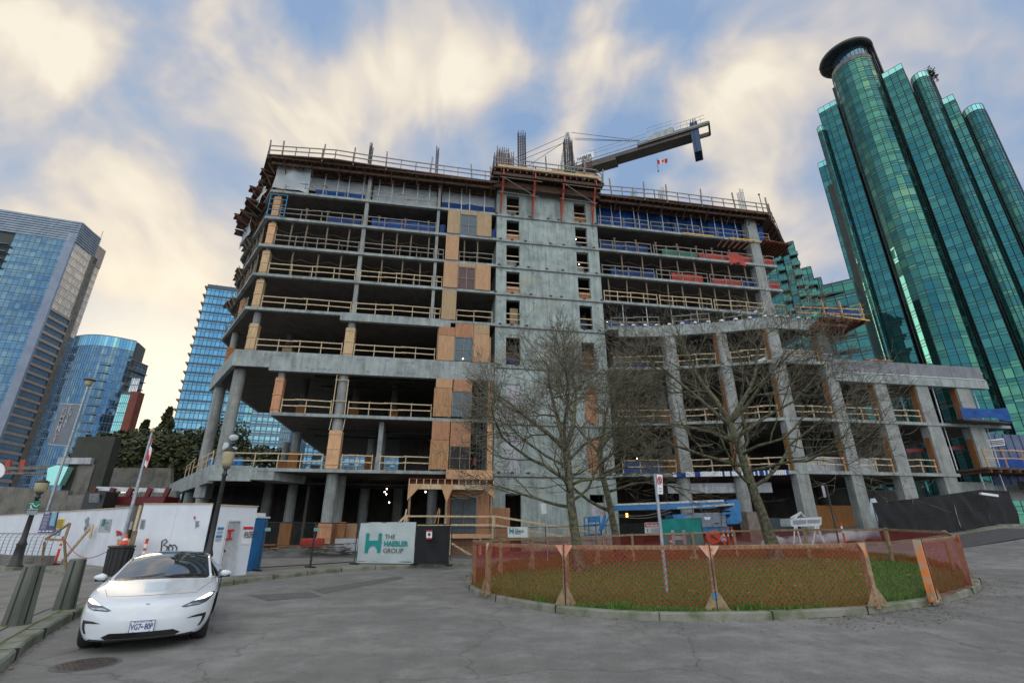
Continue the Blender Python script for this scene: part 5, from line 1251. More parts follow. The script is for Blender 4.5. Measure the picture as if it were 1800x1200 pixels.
mb = MB(); mb.beam(j0+jn*1.0+Vector((0,0,.05)), j1+jn*1.0+Vector((0,0,.05)), .06, .12); mb.beam(j0.lerp(j1,.58)+Vector((0,0,.35)), j0.lerp(j1,.76)+Vector((0,0,.35)), 2.1, .7); part(mb, 'walkway', M['crw'], crane)
mb = MB()
for i in range(19):
    k = .14+i*.045; p = j0.lerp(j1, k)+jn*1.02+Vector((0,0,.8 if .58 < k < .77 else .1)); mb.tube([p, p+Vector((0,0,1.1))], .025, 4)
for a, b, zz in ((.14,.57,.1),(.58,.76,.8),(.78,.98,.1)):
    for h_ in (1.1,.6): mb.tube([j0.lerp(j1,a)+jn*1.02+Vector((0,0,zz+h_)), j0.lerp(j1,b)+jn*1.02+Vector((0,0,zz+h_))], .025, 4)
part(mb, 'walkway_rail', M['crw'], crane)
mb = MB()
for i in range(3): c = j0.lerp(j1, .885+i*.016); mb.cbox(tuple(c+Vector((0,0,-1.25))), (.33,1.7,4.3), math.atan2(jd.y, jd.x)); mb.cbox(tuple(c+Vector((0,0,1.3))), (.1,.9,.7), math.atan2(jd.y, jd.x))
part(mb, 'counterweight', mat('dark_blue_ballast', (.01,.05,.13), None, 2, .5), crane)
mb = MB(); c = j0.lerp(j1,.67)+Vector((0,0,1.05)); mb.cbox(tuple(c), (1.6,.9,.7), math.atan2(jd.y, jd.x)); mb.cbox(tuple(c+jd*2.2+Vector((0,0,-.5))), (.8,.9,.5), math.atan2(jd.y, jd.x)); mb.tube([c-jn*.6+jd*1.2, c+jn*.6+jd*1.2], .35, 10); part(mb, 'winch', M['crw'], crane)
mb = MB(); b0 = j0.lerp(j1, .03)+jn*1.06+Vector((0,0,.05)); b1 = j0.lerp(j1, .17)+jn*1.06+Vector((0,0,.05)); mb.plate([b0, b1, b1+Vector((0,0,.95)), b0+Vector((0,0,.95))], .04, -jn)
sgn = part(mb, 'name_board', M['whitep'], crane, 'white name board reading HAEBLER')
mb = MB(); text_mb(mb, 'HAEBLER', .68, b0+jd*.12+Vector((0,0,.22))+jn*.02, jd, (0,0,1), .012, off=.02, sx=(b1-b0).length/3.3); part(mb, 'lettering', M['ink'], sgn, fix=False)
mb = MB()
for a, b in (((1004,233),(1152,238)),((1010,243),(1150,250)),((1010,246),(1150,254))):
    p = aty(*a, Yc); q = j0.lerp(j1, (b[0]-1045)/202*.98)+Vector((0,0,1.3)); mb.tube([p, q], .03, 4)
for a, b in (((1000,236),(862,297)),((998,246),(915,300)),((994,250),(866,302))):
    p = aty(*a, Yc); q = aty(*b, 44.0); mb.tube([p, q], .03, 4)
part(mb, 'pendant_line', M['blackmetal'], crane)
# flags
def flag(name, label, pts, pole=None, droop=0.0, n=14):
    """Canadian flag: red bars, white square with a leaf; pts = hoist top, hoist bottom, fly bottom, fly top"""
    A, B, C, D_ = [Vector(p) for p in pts]; o = thing(name, label, 'flag', tuple(B)); nrm = (D_-A).cross(B-A).normalized()
    def S(s, q):
        p = A.lerp(B, q).lerp(D_.lerp(C, q), s); wv = math.sin(s*9+q*2)*.06*(D_-A).length; return p+nrm*wv+Vector((0,0,-droop*s*(1-q)*0))
    for nm, s0, s1, mt in (('red_bar',0,.25,'redink'),('white_field',.25,.75,'whitep'),('red_bar',.75,1,'redink')):
        mb = MB(); k = 8; g = [[mb.P(tuple(S(s0+(s1-s0)*i/k, j/4))) for j in range(5)] for i in range(k+1)]
        for i in range(k):
            for j in range(4): mb.face((g[i][j], g[i+1][j], g[i+1][j+1], g[i][j+1]))
        pt = part(mb, nm, M[mt], o, fix=False)
        if nm == 'white_field':
            leafp = [(0,.42),(.07,.26),(.17,.31),(.13,.1),(.27,.2),(.30,.12),(.42,.10),(.36,.0),(.40,-.05),(.2,-.2),(.22,-.27),(.02,-.24),(.02,-.42),(-.02,-.42),(-.02,-.24),(-.22,-.27),(-.2,-.2),(-.40,-.05),(-.36,0),(-.42,.10),(-.30,.12),(-.27,.2),(-.13,.1),(-.17,.31),(-.07,.26)]
            for sd2 in (1, -1):
                mb = MB(); ctr = mb.P(tuple(S(.5,.5)+nrm*.012*sd2)); ix = [mb.P(tuple(S(.5+x*.42*1.0, .5-y*.85)+nrm*.012*sd2)) for x, y in leafp]
                for a_, b_ in zip(ix, ix[1:]+ix[:1]): mb.face((ctr, a_, b_))
                part(mb, 'leaf_emblem', M['redink'], pt, fix=False)
    return o
fq = lambda x, y: tuple(atz(x, y, jz-3) if False else aty(x, y, 46))
fo = flag('flag', 'red and white maple leaf flag flying in the sky below the crane jib', [fq(1155,281), fq(1156,289), fq(1173,287), fq(1173,278)])
mb = MB(); mb.tube([aty(1155,279,46), aty(1157,300,46)], .03, 5); mb.lathe(tuple(aty(1157,301,46)), [(.05,-.1),(.1,0),(.05,.1)], 8); part(mb, 'hoist_line', M['blackmetal'], fo)
# ---------------------------------------------------------------- site hoarding on the left
rng = random.Random(50)
class Wall:
    """vertical board wall between two ground points, with things fixed to its face"""
    def __init__(s, a, b, h, zb=.15): s.a = Vector((a.x,a.y,0)); s.b = Vector((b.x,b.y,0)); s.h = h; s.zb = zb; s.d = (s.b-s.a).normalized(); s.n = Vector((s.d.y, -s.d.x, 0))
    def hit(s, px, py, off=.0):
        d = ray(px, py); C = Vector((0,0,EYE)); o = s.a+s.n*off; t = (o-C).dot(s.n)/d.dot(s.n); return C+d*t
    def plate(s, mb, pts, off=.02, th=.015): mb.plate([s.hit(x, y, off) for x, y in pts], th, -s.n)
    def stroke(s, mb, pts, r=.018, off=.03): mb.tube([s.hit(x, y, off) for x, y in pts], r, 4)
    def text(s, mb, txt, x, y, size, off=.03, wt=.0, sx=1): text_mb(mb, txt, size, s.hit(x, y, off), s.d, (0,0,1), wt, off=.002, sx=sx)
def board_wall(name, label, w_, lean=0, cap=True, mt='white'):
    L = (w_.b-w_.a).length; o = thing(name, label, 'hoarding', tuple(w_.a)); n = max(1, round(L/1.22)); mb = MB()
    for i in range(n):
        p = w_.a+w_.d*(L*i/n+.003); q = w_.a+w_.d*(L*(i+1)/n-.003); j = rng.uniform(-.006,.006)
        mb.plate([p+Vector((0,0,w_.zb))+w_.n*j, q+Vector((0,0,w_.zb))+w_.n*j, q+Vector((0,0,w_.h))+w_.n*j, p+Vector((0,0,w_.h))+w_.n*j], .03, -w_.n)
    part(mb, 'boards', M[mt], o)
    if cap: mb = MB(); mb.beam(w_.a+Vector((0,0,w_.h+.02)), w_.b+Vector((0,0,w_.h+.02)), .1, .035); part(mb, 'top_plate', M['wood'], o)
    return o
a_, b_ = atz(77, 982, .15), atz(190, 996, .15); dd = (a_-b_).normalized()
wA = Wall(b_+dd*34, b_-dd*1.1, 2.62); 
if wA.n.y > 0: wA.n = -wA.n
hA = board_wall('site_hoarding', 'long white painted plywood hoarding with posters and graffiti at the left', wA)
wB = Wall(atz(222,1006,.15), atz(349,1006,.15), 2.66)
hB = board_wall('site_hoarding', 'taller white hoarding right behind the car with black scrawled graffiti', wB)
wC = Wall(atz(357,1016,.15), atz(432,1009.5,.15), 2.52)
hC = board_wall('site_hoarding', 'white hoarding panel with a door and warning notices beside the blue toilet', wC)
mb = MB(); p = wB.a; 
for k in (0,): mb.beam(wB.a+Vector((-.1,-.02,.15)), wB.a+Vector((-.1,-.02,2.62)), .09, .09)
part(mb, 'corner_post', M['wood'], hB)
def decal(w_, par, name, pts, mt, off=.02, label=None):
    mb = MB(); w_.plate(mb, pts, off); return part(mb, name, M[mt], par, label)
M['purple'] = mat('poster_purple', (.055,.05,.20), None, 1, .5); M['posterblue'] = mat('poster_blue', (.03,.22,.5), None, 1, .5); M['posteryel'] = mat('poster_yellow', (.72,.58,.03), None, 1, .5); M['posterlb'] = mat('poster_pale_blue', (.25,.5,.62), (.12,.35,.45), 3, .5)
po = decal(wA, hA, 'poster', [(79,897),(103,897),(97,938),(66,936)], 'purple', .02, 'tall purple information poster')
mb = MB(); wA.plate(mb, [(92,898),(101,898),(95,924),(86,923)], .05, .01); part(mb, 'poster_picture', M['posterlb'], po)
mb = MB()
wA.text(mb, 'SEAWALL', 79.5, 903.5, .20, .05, .006); 
for i in range(10): wA.stroke(mb, [(78-i*.75,907+i*2.4),(88-i*.75-(i%3),907+i*2.4)], .012, .05)
for i in range(4): wA.stroke(mb, [(69+i*6.5,933),(72+i*6.5,933)], .05, .05)
part(mb, 'poster_text', M['whitep'], po, fix=False)
py_ = decal(wA, hA, 'poster', [(98,911),(115,911),(110,929),(93,929)], 'posteryel', .02, 'yellow notice'); mb = MB()
for i in range(5): wA.stroke(mb, [(99-i*.8,914+i*3),(111-i*.8,914+i*3)], .015, .05)
part(mb, 'poster_text', M['ink'], py_, fix=False)
decal(wA, hA, 'poster', [(97,930),(108,930),(105,941),(94,941)], 'posterblue', .02, 'small blue notice')
ph = decal(wA, hA, 'notice', [(177,912),(196.5,912),(192,935),(172,934)], 'pale', .02, 'small company notice with teal letter'); mb = MB(); wA.text(mb, 'H', 178, 923, .42, .05, .03); wA.text(mb, 'HAEBLER', 184, 920, .12, .05, .004)
for i in range(3): wA.stroke(mb, [(183,923+i*3),(190,923+i*3)], .01, .05)
part(mb, 'notice_print', M['teal'], ph, fix=False)
decal(wA, hA, 'notice', [(221,916),(233,916),(230,930),(218,930)], 'pale', .02)
mb = MB()
def scrib(w_, cx, cy, rx, ry, n, seed, r=.014):
    g = random.Random(seed); pts = [(cx+math.sin(i*1.9+g.random())*rx*g.uniform(.3,1), cy+math.cos(i*1.3+g.random())*ry*g.uniform(.3,1)) for i in range(n)]; w_.stroke(mb, pts, r)
scrib(wA, 209, 936, 8, 5, 26, 2, .012); part(mb, 'graffiti', M['redink'], hA, 'red scribble')
mb = MB(); scrib(wA, 153, 918, 5, 12, 30, 5, .008); scrib(wA,150,930,4,5,18,8,.008); part(mb, 'graffiti', M['greyink'], hA, 'grey scribble')
mb = MB(); wB.stroke(mb, [(283,968),(285,950),(291,947),(294,951),(287,957),(294,960),(293,967),(288,969)], .022); wB.stroke(mb, [(300,956),(296,961),(297,967),(302,968),(304,962),(300,958),(307,957),(311,962),(309,969)], .022); part(mb, 'graffiti', M['ink'], hB, 'black looping graffiti')
mb = MB(); scrib(wB, 346, 920, 6, 9, 18, 4, .009); part(mb, 'graffiti', M['greyink'], hB)
mb = MB(); scrib(wB, 342, 909, 2.5, 4, 12, 9, .009); part(mb, 'graffiti', M['redink'], hB)
ps = decal(wB, hB, 'notice', [(248,912),(256,912),(253,930),(245,929)], 'pale', .02); mb = MB()
for i in range(5): wB.stroke(mb, [(248.5-i*.6,915+i*3),(254-i*.6,915+i*3)], .012, .05)
part(mb, 'notice_print', M['ink'], ps, fix=False)
# door and notices
dr = decal(wC, hC, 'door', [(402,915),(423,915),(411,1009),(383,1012)], 'pale', .03, 'white site door'); mb = MB(); wC.stroke(mb, [(402,915),(423,915)], .03, .05); wC.stroke(mb, [(402,915),(384,1012)], .02, .05); wC.stroke(mb, [(423,915),(411,1009)], .02, .05); part(mb, 'door_frame', M['whitesteel'], dr)
mb = MB(); wC.stroke(mb, [(394,966),(396,969)], .025, .07); part(mb, 'handle', M['blackmetal'], dr)
mb = MB(); wC.stroke(mb, [(399,932),(411,931)], .04, .06); wC.stroke(mb, [(405,932),(403,946)], .04, .06); wC.stroke(mb, [(396,947),(408,946)], .04, .06); part(mb, 'graffiti', M['redink'], hC, 'red capital letter I painted across the door')
for y0, mt in ((926,'posterblue'),(933,'pale'),(940,'posterblue'),(946,'pale')): decal(wC, hC, 'notice', [(383.5-(y0-926)*.22,y0),(394-(y0-926)*.22,y0),(393-(y0-926)*.22,y0+4.5),(382.5-(y0-926)*.22,y0+4.5)], mt, .02)
pn = decal(wC, hC, 'notice', [(429,925),(446,925),(440,956),(424,956)], 'whitep', .02, 'white warning notice with red heading'); mb = MB(); wC.plate(mb, [(429,925),(446,925),(445,930),(428,930)], .04, .01); part(mb, 'notice_heading', M['redink'], pn)
mb = MB(); wC.text(mb, 'ALL VISITORS', 430, 936.5, .085, .05, .004); wC.text(mb, 'MUST REPORT', 429, 940.5, .085, .05, .004); wC.text(mb, 'TO SITE OFFICE', 428, 944.5, .078, .05, .004); part(mb, 'notice_print', M['ink'], pn, fix=False)
# portable toilet
tb0 = atz(430, 1003.5, .15); tl = thing('portable_toilet', 'blue portable toilet with a pale roof behind the white hoarding door', 'portable toilet', tuple(tb0))
mb = MB(); mb.box(tb0.x-.55, tb0.x+.12, tb0.y-.1, tb0.y+1.0, .16, 2.15); 
for i in range(4): mb.box(tb0.x-.5+i*.16, tb0.x-.44+i*.16, tb0.y-.12, tb0.y-.1, .3, 2.1)
for i in range(5): mb.box(tb0.x+.12, tb0.x+.135, tb0.y+i*.22, tb0.y+.08+i*.22, .3, 2.1)
part(mb, 'cabin', M['bluepaint'], tl)
mb = MB(); mb.box(tb0.x-.6, tb0.x+.17, tb0.y-.15, tb0.y+1.05, 2.15, 2.22); mb.box(tb0.x-.45, tb0.x+.02, tb0.y, tb0.y+.9, 2.22, 2.36); part(mb, 'roof', M['whitep'], tl); mb = MB(); mb.tube([(tb0.x-.1,tb0.y+.1,2.3),(tb0.x-.1,tb0.y+.1,2.6)], .05, 8); part(mb, 'vent_pipe', M['whitep'], tl)
# ---------------------------------------------------------------- lamp posts
M['globe'] = mat('frosted_globe', (.42,.37,.22), (.32,.28,.16), 4, .35)
def lamp_post(label, base, ztop, r):
    o = thing('lamp_post', label, 'lamp post', tuple(base), 'old style black lamp posts'); x, y, z = base; mb = MB()
    mb.lathe((x, y, z), [(r*2.6,0),(r*2.6,.12),(r*2.0,.2),(r*1.7,.5),(r*1.5,.9),(r*1.75,.95),(r*1.1,1.1),(r*.95,1.3),(r*.75,ztop-.75),(r*1.2,ztop-.72),(r*.7,ztop-.66),(r*.7,ztop-.58),(r*1.5,ztop-.5)], 20); part(mb, 'post', M['blackmetal'], o, smooth=True)
    mb = MB(); mb.lathe((x, y, z), [(r*1.4,ztop-.5),(r*2.0,ztop-.38),(r*2.25,ztop-.15),(r*2.15,ztop-.08)], 20); part(mb, 'lamp_shade', M['globe'], o, smooth=True)
    mb = MB(); mb.lathe((x, y, z), [(r*2.4,ztop-.08),(r*2.2,ztop-.04),(r*1.3,ztop+.02),(r*.4,ztop+.06),(r*.3,ztop+.14)], 20); part(mb, 'lamp_cap', M['blackmetal'], o, smooth=True); return o
L1b = atz(24, 999, .15); l1 = lamp_post('black lamp post carrying a green walking route sign at the left edge', (L1b.x, L1b.y, .15), 3.6, .11)
L2b = atz(351, 1046, .15); l2 = lamp_post('black lamp post standing directly behind the white car', (L2b.x, L2b.y, .15), 3.7, .068)
wl = Wall(Vector((L1b.x-.6, L1b.y-.18, 0)), Vector((L1b.x+.6, L1b.y-.18, 0)), 1)
mb = MB(); wl.plate(mb, [(53,880),(71,880),(67,896),(49,896)], 0, .02); sg2 = part(mb, 'route_sign', mat('sign_green', (.0,.16,.09), None, 3, .5), l1, 'green sign with white walker and slope symbol')
mb = MB(); wl.stroke(mb, [(53,885),(57,884),(60,888),(64,890),(69,886)], .014, .02); wl.stroke(mb, [(55,892),(54,889),(55.5,887)], .02, .02); wl.stroke(mb, [(53.5,894),(55,891),(57,894)], .014, .02); wl.stroke(mb, [(50,895),(66.5,895)], .01, .02); part(mb, 'sign_print', M['whitep'], sg2, fix=False)
mb = MB(); wl.plate(mb, [(48,897),(66,897),(63,905),(45,904)], 0, .02); part(mb, 'route_sign', M['greyink'], l1, 'small grey plate')
# flagpole
fb = atz(202, 1003, .15); fpz = aty(269, 757, fb.y).z; fpo = thing('flagpole', 'tall bare steel flagpole with a gold ball in front of the hoarding', 'flagpole', tuple(fb))
mb = MB(); mb.tube([fb, Vector((fb.x, fb.y, fpz-.1))], [.09,.045], 10); part(mb, 'pole', M['steel'], fpo); mb = MB(); mb.lathe((fb.x, fb.y, fpz-.1), [(.03,0),(.10,.08),(.10,.14),(.02,.22)], 12); part(mb, 'finial', M['globe'], fpo, smooth=True)
fx, fy = fb.x, fb.y
flag('flag', 'maple leaf flag hanging limp near the top of the flagpole', [(fx+.06,fy-.02,fpz-.3),(fx+.06,fy-.02,fpz-1.25),(fx+.42,fy-.28,fpz-1.95),(fx+.38,fy-.25,fpz-.95)])
# banner pole further back
bb = aty(84, 905, 34); bt = aty(152, 672, 34); bpo = thing('banner_pole', 'slender grey pole with a lamp head and a long grey community centre banner', 'banner pole', (bb.x, bb.y, 0)); bx_ = aty(118, 790, 34).x
mb = MB(); mb.tube([(bx_, 34, 0), (bx_, 34, bt.z-.3)], [.09,.06], 10); part(mb, 'pole', M['steel'], bpo)
mb = MB(); mb.lathe((bx_, 34, bt.z-.3), [(.08,0),(.2,.12),(.25,.4),(.1,.45)], 14); part(mb, 'lamp_head', M['globe'], bpo); mb = MB(); mb.lathe((bx_, 34, bt.z+.3), [(.38,-.15),(.38,-.1),(.1,0)], 14); part(mb, 'lamp_cap', M['blackmetal'], bpo)
wb_ = Wall(Vector((bx_-3, 34, 0)), Vector((bx_+1, 34, 0)), 1); mb = MB(); wb_.plate(mb, [(107,710),(141,712),(123,783),(84,779)], 0, .03); bn = part(mb, 'banner', mat('banner_grey', (.17,.195,.23), (.13,.15,.18), 1, .7), bpo)
mb = MB()
for i, c in enumerate('COMMUNITY'): text_mb(mb, c, .42, wb_.hit(108.5-i*2.25, 724+i*6.6, .05), (1,0,0), (0,0,1), .006)
for i, c in enumerate('CENTRE'): text_mb(mb, c, .42, wb_.hit(121-i*2.2, 717+i*6.6, .05), (1,0,0), (0,0,1), .006)
part(mb, 'banner_text', M['pale'], bn, fix=False)
mb = MB(); mb.beam(wb_.hit(106,709,.0), wb_.hit(143,711,.0), .05,.05); mb.beam(wb_.hit(84,780,.0), wb_.hit(124,784,.0), .05,.05); part(mb, 'banner_arm', M['steel'], bpo)
# ---------------------------------------------------------------- bin, boards, cones, delineators, rope
tb_ = atz(201, 1011, .15); x, y = tb_.x, tb_.y
bn_ = thing('litter_bin', 'black slatted litter bin standing against the hoarding behind the car', 'litter bin', (x, y, .15)); mb = MB(); mb.lathe((x,y,.15), [(.33,0),(.34,.05),(.38,.92),(.40,.94)], 16); part(mb, 'body', M['black'], bn_)
mb = MB(); mb.lathe((x,y,.15), [(.43,.94),(.43,1.0),(.3,1.03)], 16); part(mb, 'rim', M['blackmetal'], bn_); mb = MB()
for i in range(16): a = i*math.pi/8; mb.beam((x+math.cos(a)*.345, y+math.sin(a)*.345, .2), (x+math.cos(a)*.39, y+math.sin(a)*.39, 1.05), .05, .02)
part(mb, 'slats', M['blackmetal'], bn_)
def cone(label, p, s=1.0):
    o = thing('traffic_cone', label, 'traffic cone', tuple(p)); mb = MB(); mb.lathe(tuple(p), [(.15*s,.03*s),(.03*s,.45*s),(.025*s,.46*s)], 14); part(mb, 'body', M['orange'], o, smooth=False); mb = MB(); mb.box(p[0]-.19*s,p[0]+.19*s,p[1]-.19*s,p[1]+.19*s,p[2],p[2]+.03*s); part(mb, 'base', M['orange'], o)
    mb = MB(); mb.lathe(tuple(p), [(.112*s,.18*s),(.085*s,.27*s)], 14); part(mb, 'reflective_band', M['whitep'], o)
cone('orange cone sitting on top of the black litter bin', (x+.05, y, 1.19), .8)
mb = MB(); wq = Wall(atz(208,1008,.15), atz(238,1009,.15), 1); mb.plate([wq.hit(206,947), wq.hit(230,946), wq.hit(226,963), wq.hit(205,963)], .03, (0,1,0)); single(mb, 'board', M['ply'], 'small brown plywood board leaning behind the litter bin', 'board')
mb = MB(); mb.plate([wq.hit(233,932,.1), wq.hit(241,933,.1), wq.hit(222,1006,.1), wq.hit(212,1006,.1)], .04, (0,1,0)); single(mb, 'plank', M['oldwood'], 'weathered upright plank beside the litter bin', 'plank')
def delineator(p, h=1.1, lean=(0,0)):
    o = thing('delineator_post', 'x', 'delineator post', tuple(p)); x, y, z = p; t_ = Vector((lean[0], lean[1], 1)); P = lambda k: Vector((x,y,z))+t_*h*k
    mb = MB(); mb.lathe((x,y,z), [(.2,0),(.2,.04),(.08,.08)], 12); part(mb, 'base', M['black'], o)
    mb = MB(); mb.tube([P(.05), P(.93)], .052, 12); mb.tube([P(.93), P(.96), P(1.0)], [.035,.06,.04], 10); part(mb, 'tube', M['orange'], o)
    for a, b in ((.55,.66),(.74,.85)): mb = MB(); mb.tube([P(a), P(b)], .056, 12); part(mb, 'reflective_band', M['whitep'], o)
    return o
d1 = delineator(atz(96,992,.15), 1.25); d1['label'] = 'orange and white delineator post holding a rope in front of the left hoarding'
d2 = delineator(atz(243,1011,.15), 1.25); d2['label'] = 'orange and white delineator post showing above the roof of the car'
d3 = delineator(atg(1183,984), 1.15); d3['label'] = 'orange delineator post just outside the island fence, right of the no stopping sign'
d4 = delineator(atg(1276,970), 1.2); d4['label'] = 'orange delineator post right of the round arrow sign, nearest the island fence'
d5 = delineator(atg(1487,957), 1.2, (-.02,0)); d5['label'] = 'orange delineator post standing alone near the sacks on the right'
gl_ = 'row of delineator posts beside the arrow sign'
for i, (px, py) in enumerate(((1262,966),(1276,962),(1283,962),(1291,961))):
    o = delineator(atg(px, py), 1.25, (rng.uniform(-.03,.03),0)); o['group'] = gl_; o['label'] = ['orange delineator post directly in front of the round arrow sign','orange delineator post in the row right of the arrow sign, leftmost','orange delineator post in the middle of the row right of the arrow sign','orange delineator post at the right end of the row by the arrow sign'][i]
# raking brace and trestle at the hoarding
mb = MB(); mb.beam(wA.hit(163,922,.2), atz(106,990,.16), .09, .09); mb.beam(wA.hit(163,922,.2), wA.hit(158,945,.2), .09, .09); single(mb, 'raking_brace', M['wood'], 'pale timber brace raking down from the white hoarding to the pavement', 'timber brace')
ws = Wall(Vector((-14,21.5,0)), Vector((-40,21.5,0)), 1); ws.n = Vector((0,-1,0))
mb = MB(); A_, B_, C_ = ws.hit(123,919), ws.hit(80,947), ws.hit(113,949); mb.beam(A_, B_, .1, .06); mb.beam(A_, C_, .09, .05); mb.beam(B_, C_, .05, .09); mb.beam(B_+Vector((0,0,-.1)), B_+Vector((-.3,.6,-1.3)), .07,.07); mb.beam(C_, C_+Vector((.1,.5,-1.3)), .07,.07)
single(mb, 'timber_trestle', M['fencewood'], 'small triangular timber trestle in front of the posters', 'trestle')
mb = MB(); p0 = ws.hit(113,947); p1 = wq.hit(203,960); mb.tube([p0.lerp(p1, i/14)+Vector((0,0,-.55*math.sin(math.pi*i/14))) for i in range(15)], .014, 5); single(mb, 'rope', M['redtarp'], 'thin red rope sagging between the delineator post and the litter bin', 'rope')
# steel railing on the low planter wall
ra = atz(-60, 988, .15); rb = atz(80, 994, .15); rl = thing('railing', 'curved grey steel railing on a low dark wall at the left edge', 'railing', (rb.x, rb.y, .15))
dr_ = (rb-ra).normalized(); mb = MB(); nn_ = Vector((dr_.y,-dr_.x,0)); L = (rb-ra).length; k = int(L/.42)
for i in range(k+1):
    p = ra+dr_*L*i/k; mb.tube([p+Vector((0,0,.42)), p+Vector((0,0,1.05)), p-nn_*.03+Vector((0,0,1.25)), p-nn_*.14+Vector((0,0,1.36))], .022, 6)
for z in (.6,.75,.9,1.05,1.2): mb.tube([ra+Vector((0,0,z)), rb+Vector((0,0,z))], .012, 4)
mb.tube([ra+Vector((0,0,1.36))-nn_*.14, rb+Vector((0,0,1.36))-nn_*.14], .03, 6); part(mb, 'rails', M['steel'], rl)
mb = MB(); c = ra; mb.beam(ra+Vector((-3,0,.14)), rb+Vector((.05,0,.14)), .5, .56); 
single(mb, 'low_wall', M['stone'], 'low dark concrete wall carrying the railing', 'wall')
mb = MB(); mb.beam(atz(20,992,.17), atz(118,1009,.17), .35, .18); mb.beam(atz(-50,1000,.17), atz(30,1001,.17), .35, .18); single(mb, 'planter_edge', M['kerb'], 'low concrete planter edge on the plaza below the railing', 'planter')
# ---------------------------------------------------------------- concrete bollards
def bollard():
    o = thing('bollard', 'x', 'bollard', (0,0,0), 'tapered concrete bollards by the kerb'); mb = MB()
    hw0, hw1, h = .155, .125, .98
    def ring(w0, z, c=.03): return [(-w0+c,-w0,z),(w0-c,-w0,z),(w0,-w0+c,z),(w0,w0-c,z),(w0-c,w0,z),(-w0+c,w0,z),(-w0,w0-c,z),(-w0,-w0+c,z)]
    rs = [[mb.P(p) for p in ring(w0, z)] for w0, z in ((hw0,0),(hw1,h-.02),(hw1-.02,h))]
    for A, B in zip(rs, rs[1:]):
        for k in range(8): mb.face((A[k], A[(k+1)%8], B[(k+1)%8], B[k]))
    mb.face(rs[-1]); mb.face(rs[0][::-1]); part(mb, 'body', mat('bollard_concrete', (.15,.16,.14), (.075,.085,.07), 3, .9, bump=.5, bscale=30, stretch=(1,1,.3)), o)
    mb = MB()
    for a in range(4):
        r_ = Matrix.Rotation(a*math.pi/2, 3, 'Z'); mb.beam(r_ @ Vector((.0,-hw0+.002,.02)), r_ @ Vector((0,-hw1+.002,h-.04)), .035, .014)
    part(mb, 'groove', M['black'], o)
    mb = MB(); mb.lathe((0,0,0), [(.2,-.002),(.19,.012)], 18); part(mb, 'moss_ring', M['moss'], o); return o
bo = bollard(); p = atz(28, 1097, .15); bo.location = (p.x, p.y, .15); bo.rotation_euler = (0,0,-.15); bo['label'] = 'tapered grooved concrete bollard nearest the camera at the left edge'
p = atz(112, 1070, .15); b2 = copy_tree(bo, (p.x, p.y, .15), .3, 'tapered grooved concrete bollard between the first one and the white car')
# ---------------------------------------------------------------- temporary fence, banner, black cloth
M['wire'] = netting('welded_wire', (.10,.11,.11), .06, .035, trans=0)
def fence_panel(label, a, b, h=1.85, zb=0.0, mesh_='wire', cat='fence', group=None, feet=True, name='temporary_fence', zb2=None):
    a = Vector((a.x, a.y, zb)); b = Vector((b.x, b.y, zb if zb2 is None else zb2)); o = thing(name, label, cat, tuple(a), group); mb = MB()
    up = Vector((0,0,1)); L = (b-a).length; d = (b-a).normalized(); n = Vector((d.y,-d.x,0))
    for p in (a, b): mb.tube([p, p+up*h], .024, 8)
    for z in (.12, h*.5, h-.02): mb.tube([a+up*z, b+up*z], .02 if z != h*.5 else .012, 6)
    part(mb, 'frame', M['blackmetal'], o)
    if mesh_:
        mb = MB(); pts = [a+up*.12, b+up*.12, b+up*(h-.02), a+up*(h-.02)]; mb.poly(pts, [(0,0),(L,0),(L,h),(0,h)]); part(mb, 'mesh', M[mesh_], o, fix=False)
    if feet:
        for p in (a, b): mb = MB(); mb.cbox(tuple(p+up*.03), (.12,.55,.06), math.atan2(d.y, d.x)); part(mb, 'foot', M['blackmetal'], o)
    return o, a, b, d, n
A1_, A2_, A3_ = atz(452,1003,.15), atz(544,997,.15), atz(622,991.5,.15)
f1 = fence_panel('temporary wire fence panel right of the blue portable toilet', A1_, A2_, 1.85, .15, group='temporary wire fence panels')
f2 = fence_panel('temporary wire fence panel left of the white company banner', A2_+Vector((.05,0,0)), A3_, 1.85, .15, group='temporary wire fence panels')
for o_, (px, py) in ((f1[0], (471,930)), (f2[0], (557,930))):
    w_ = Wall(f1[1] if o_ == f1[0] else f2[1], f1[2] if o_ == f1[0] else f2[2], 1); mb = MB(); w_.plate(mb, [(px-5,py-3),(px+5,py-3),(px+4.6,py+3),(px-5.4,py+3)], .04, .01); part(mb, 'name_plate', mat('plate_green', (.2,.42,.36), None, 3, .5), o_)
B1, B2, B3 = atz(626,990.5,.15), atz(727,992,.15), atz(788,994,.15)
fb_ = fence_panel('white banner panel on a wire fence with a teal H logo and company name', B1, B2, 1.88, .15, None, 'banner'); wq2 = Wall(B1, B2, 1)
def cloth_panel(par, a, b, h, mt, n, name='cloth', wv=.04, z0=.14):
    d = (b-a); nn2 = d.cross(Vector((0,0,1))).normalized(); mb = MB(); k, r_ = 26, 14; g = []
    for j in range(r_+1):
        r = []
        for i in range(k+1):
            s, q = i/k, j/r_; p = a.lerp(b, s)+Vector((0,0,z0+(h-z0)*q-.14*0)); p += nn2*(.02+noise.noise(Vector((s*4+n, q*2.5+s*3, n)))*wv); r.append(mb.P(tuple(p)))
        g.append(r)
    for j in range(r_):
        for i in range(k): mb.face((g[j][i], g[j][i+1], g[j+1][i+1], g[j+1][i]))
    return part(mb, name, M[mt], par, smooth=True, fix=False)
M['bannerw'] = mat('banner_white', (.46,.53,.53), (.38,.45,.46), 1, .55)
cl_ = cloth_panel(fb_[0], fb_[1], fb_[2], 1.88, 'bannerw', 1.0, 'banner_cloth', .03, .05)
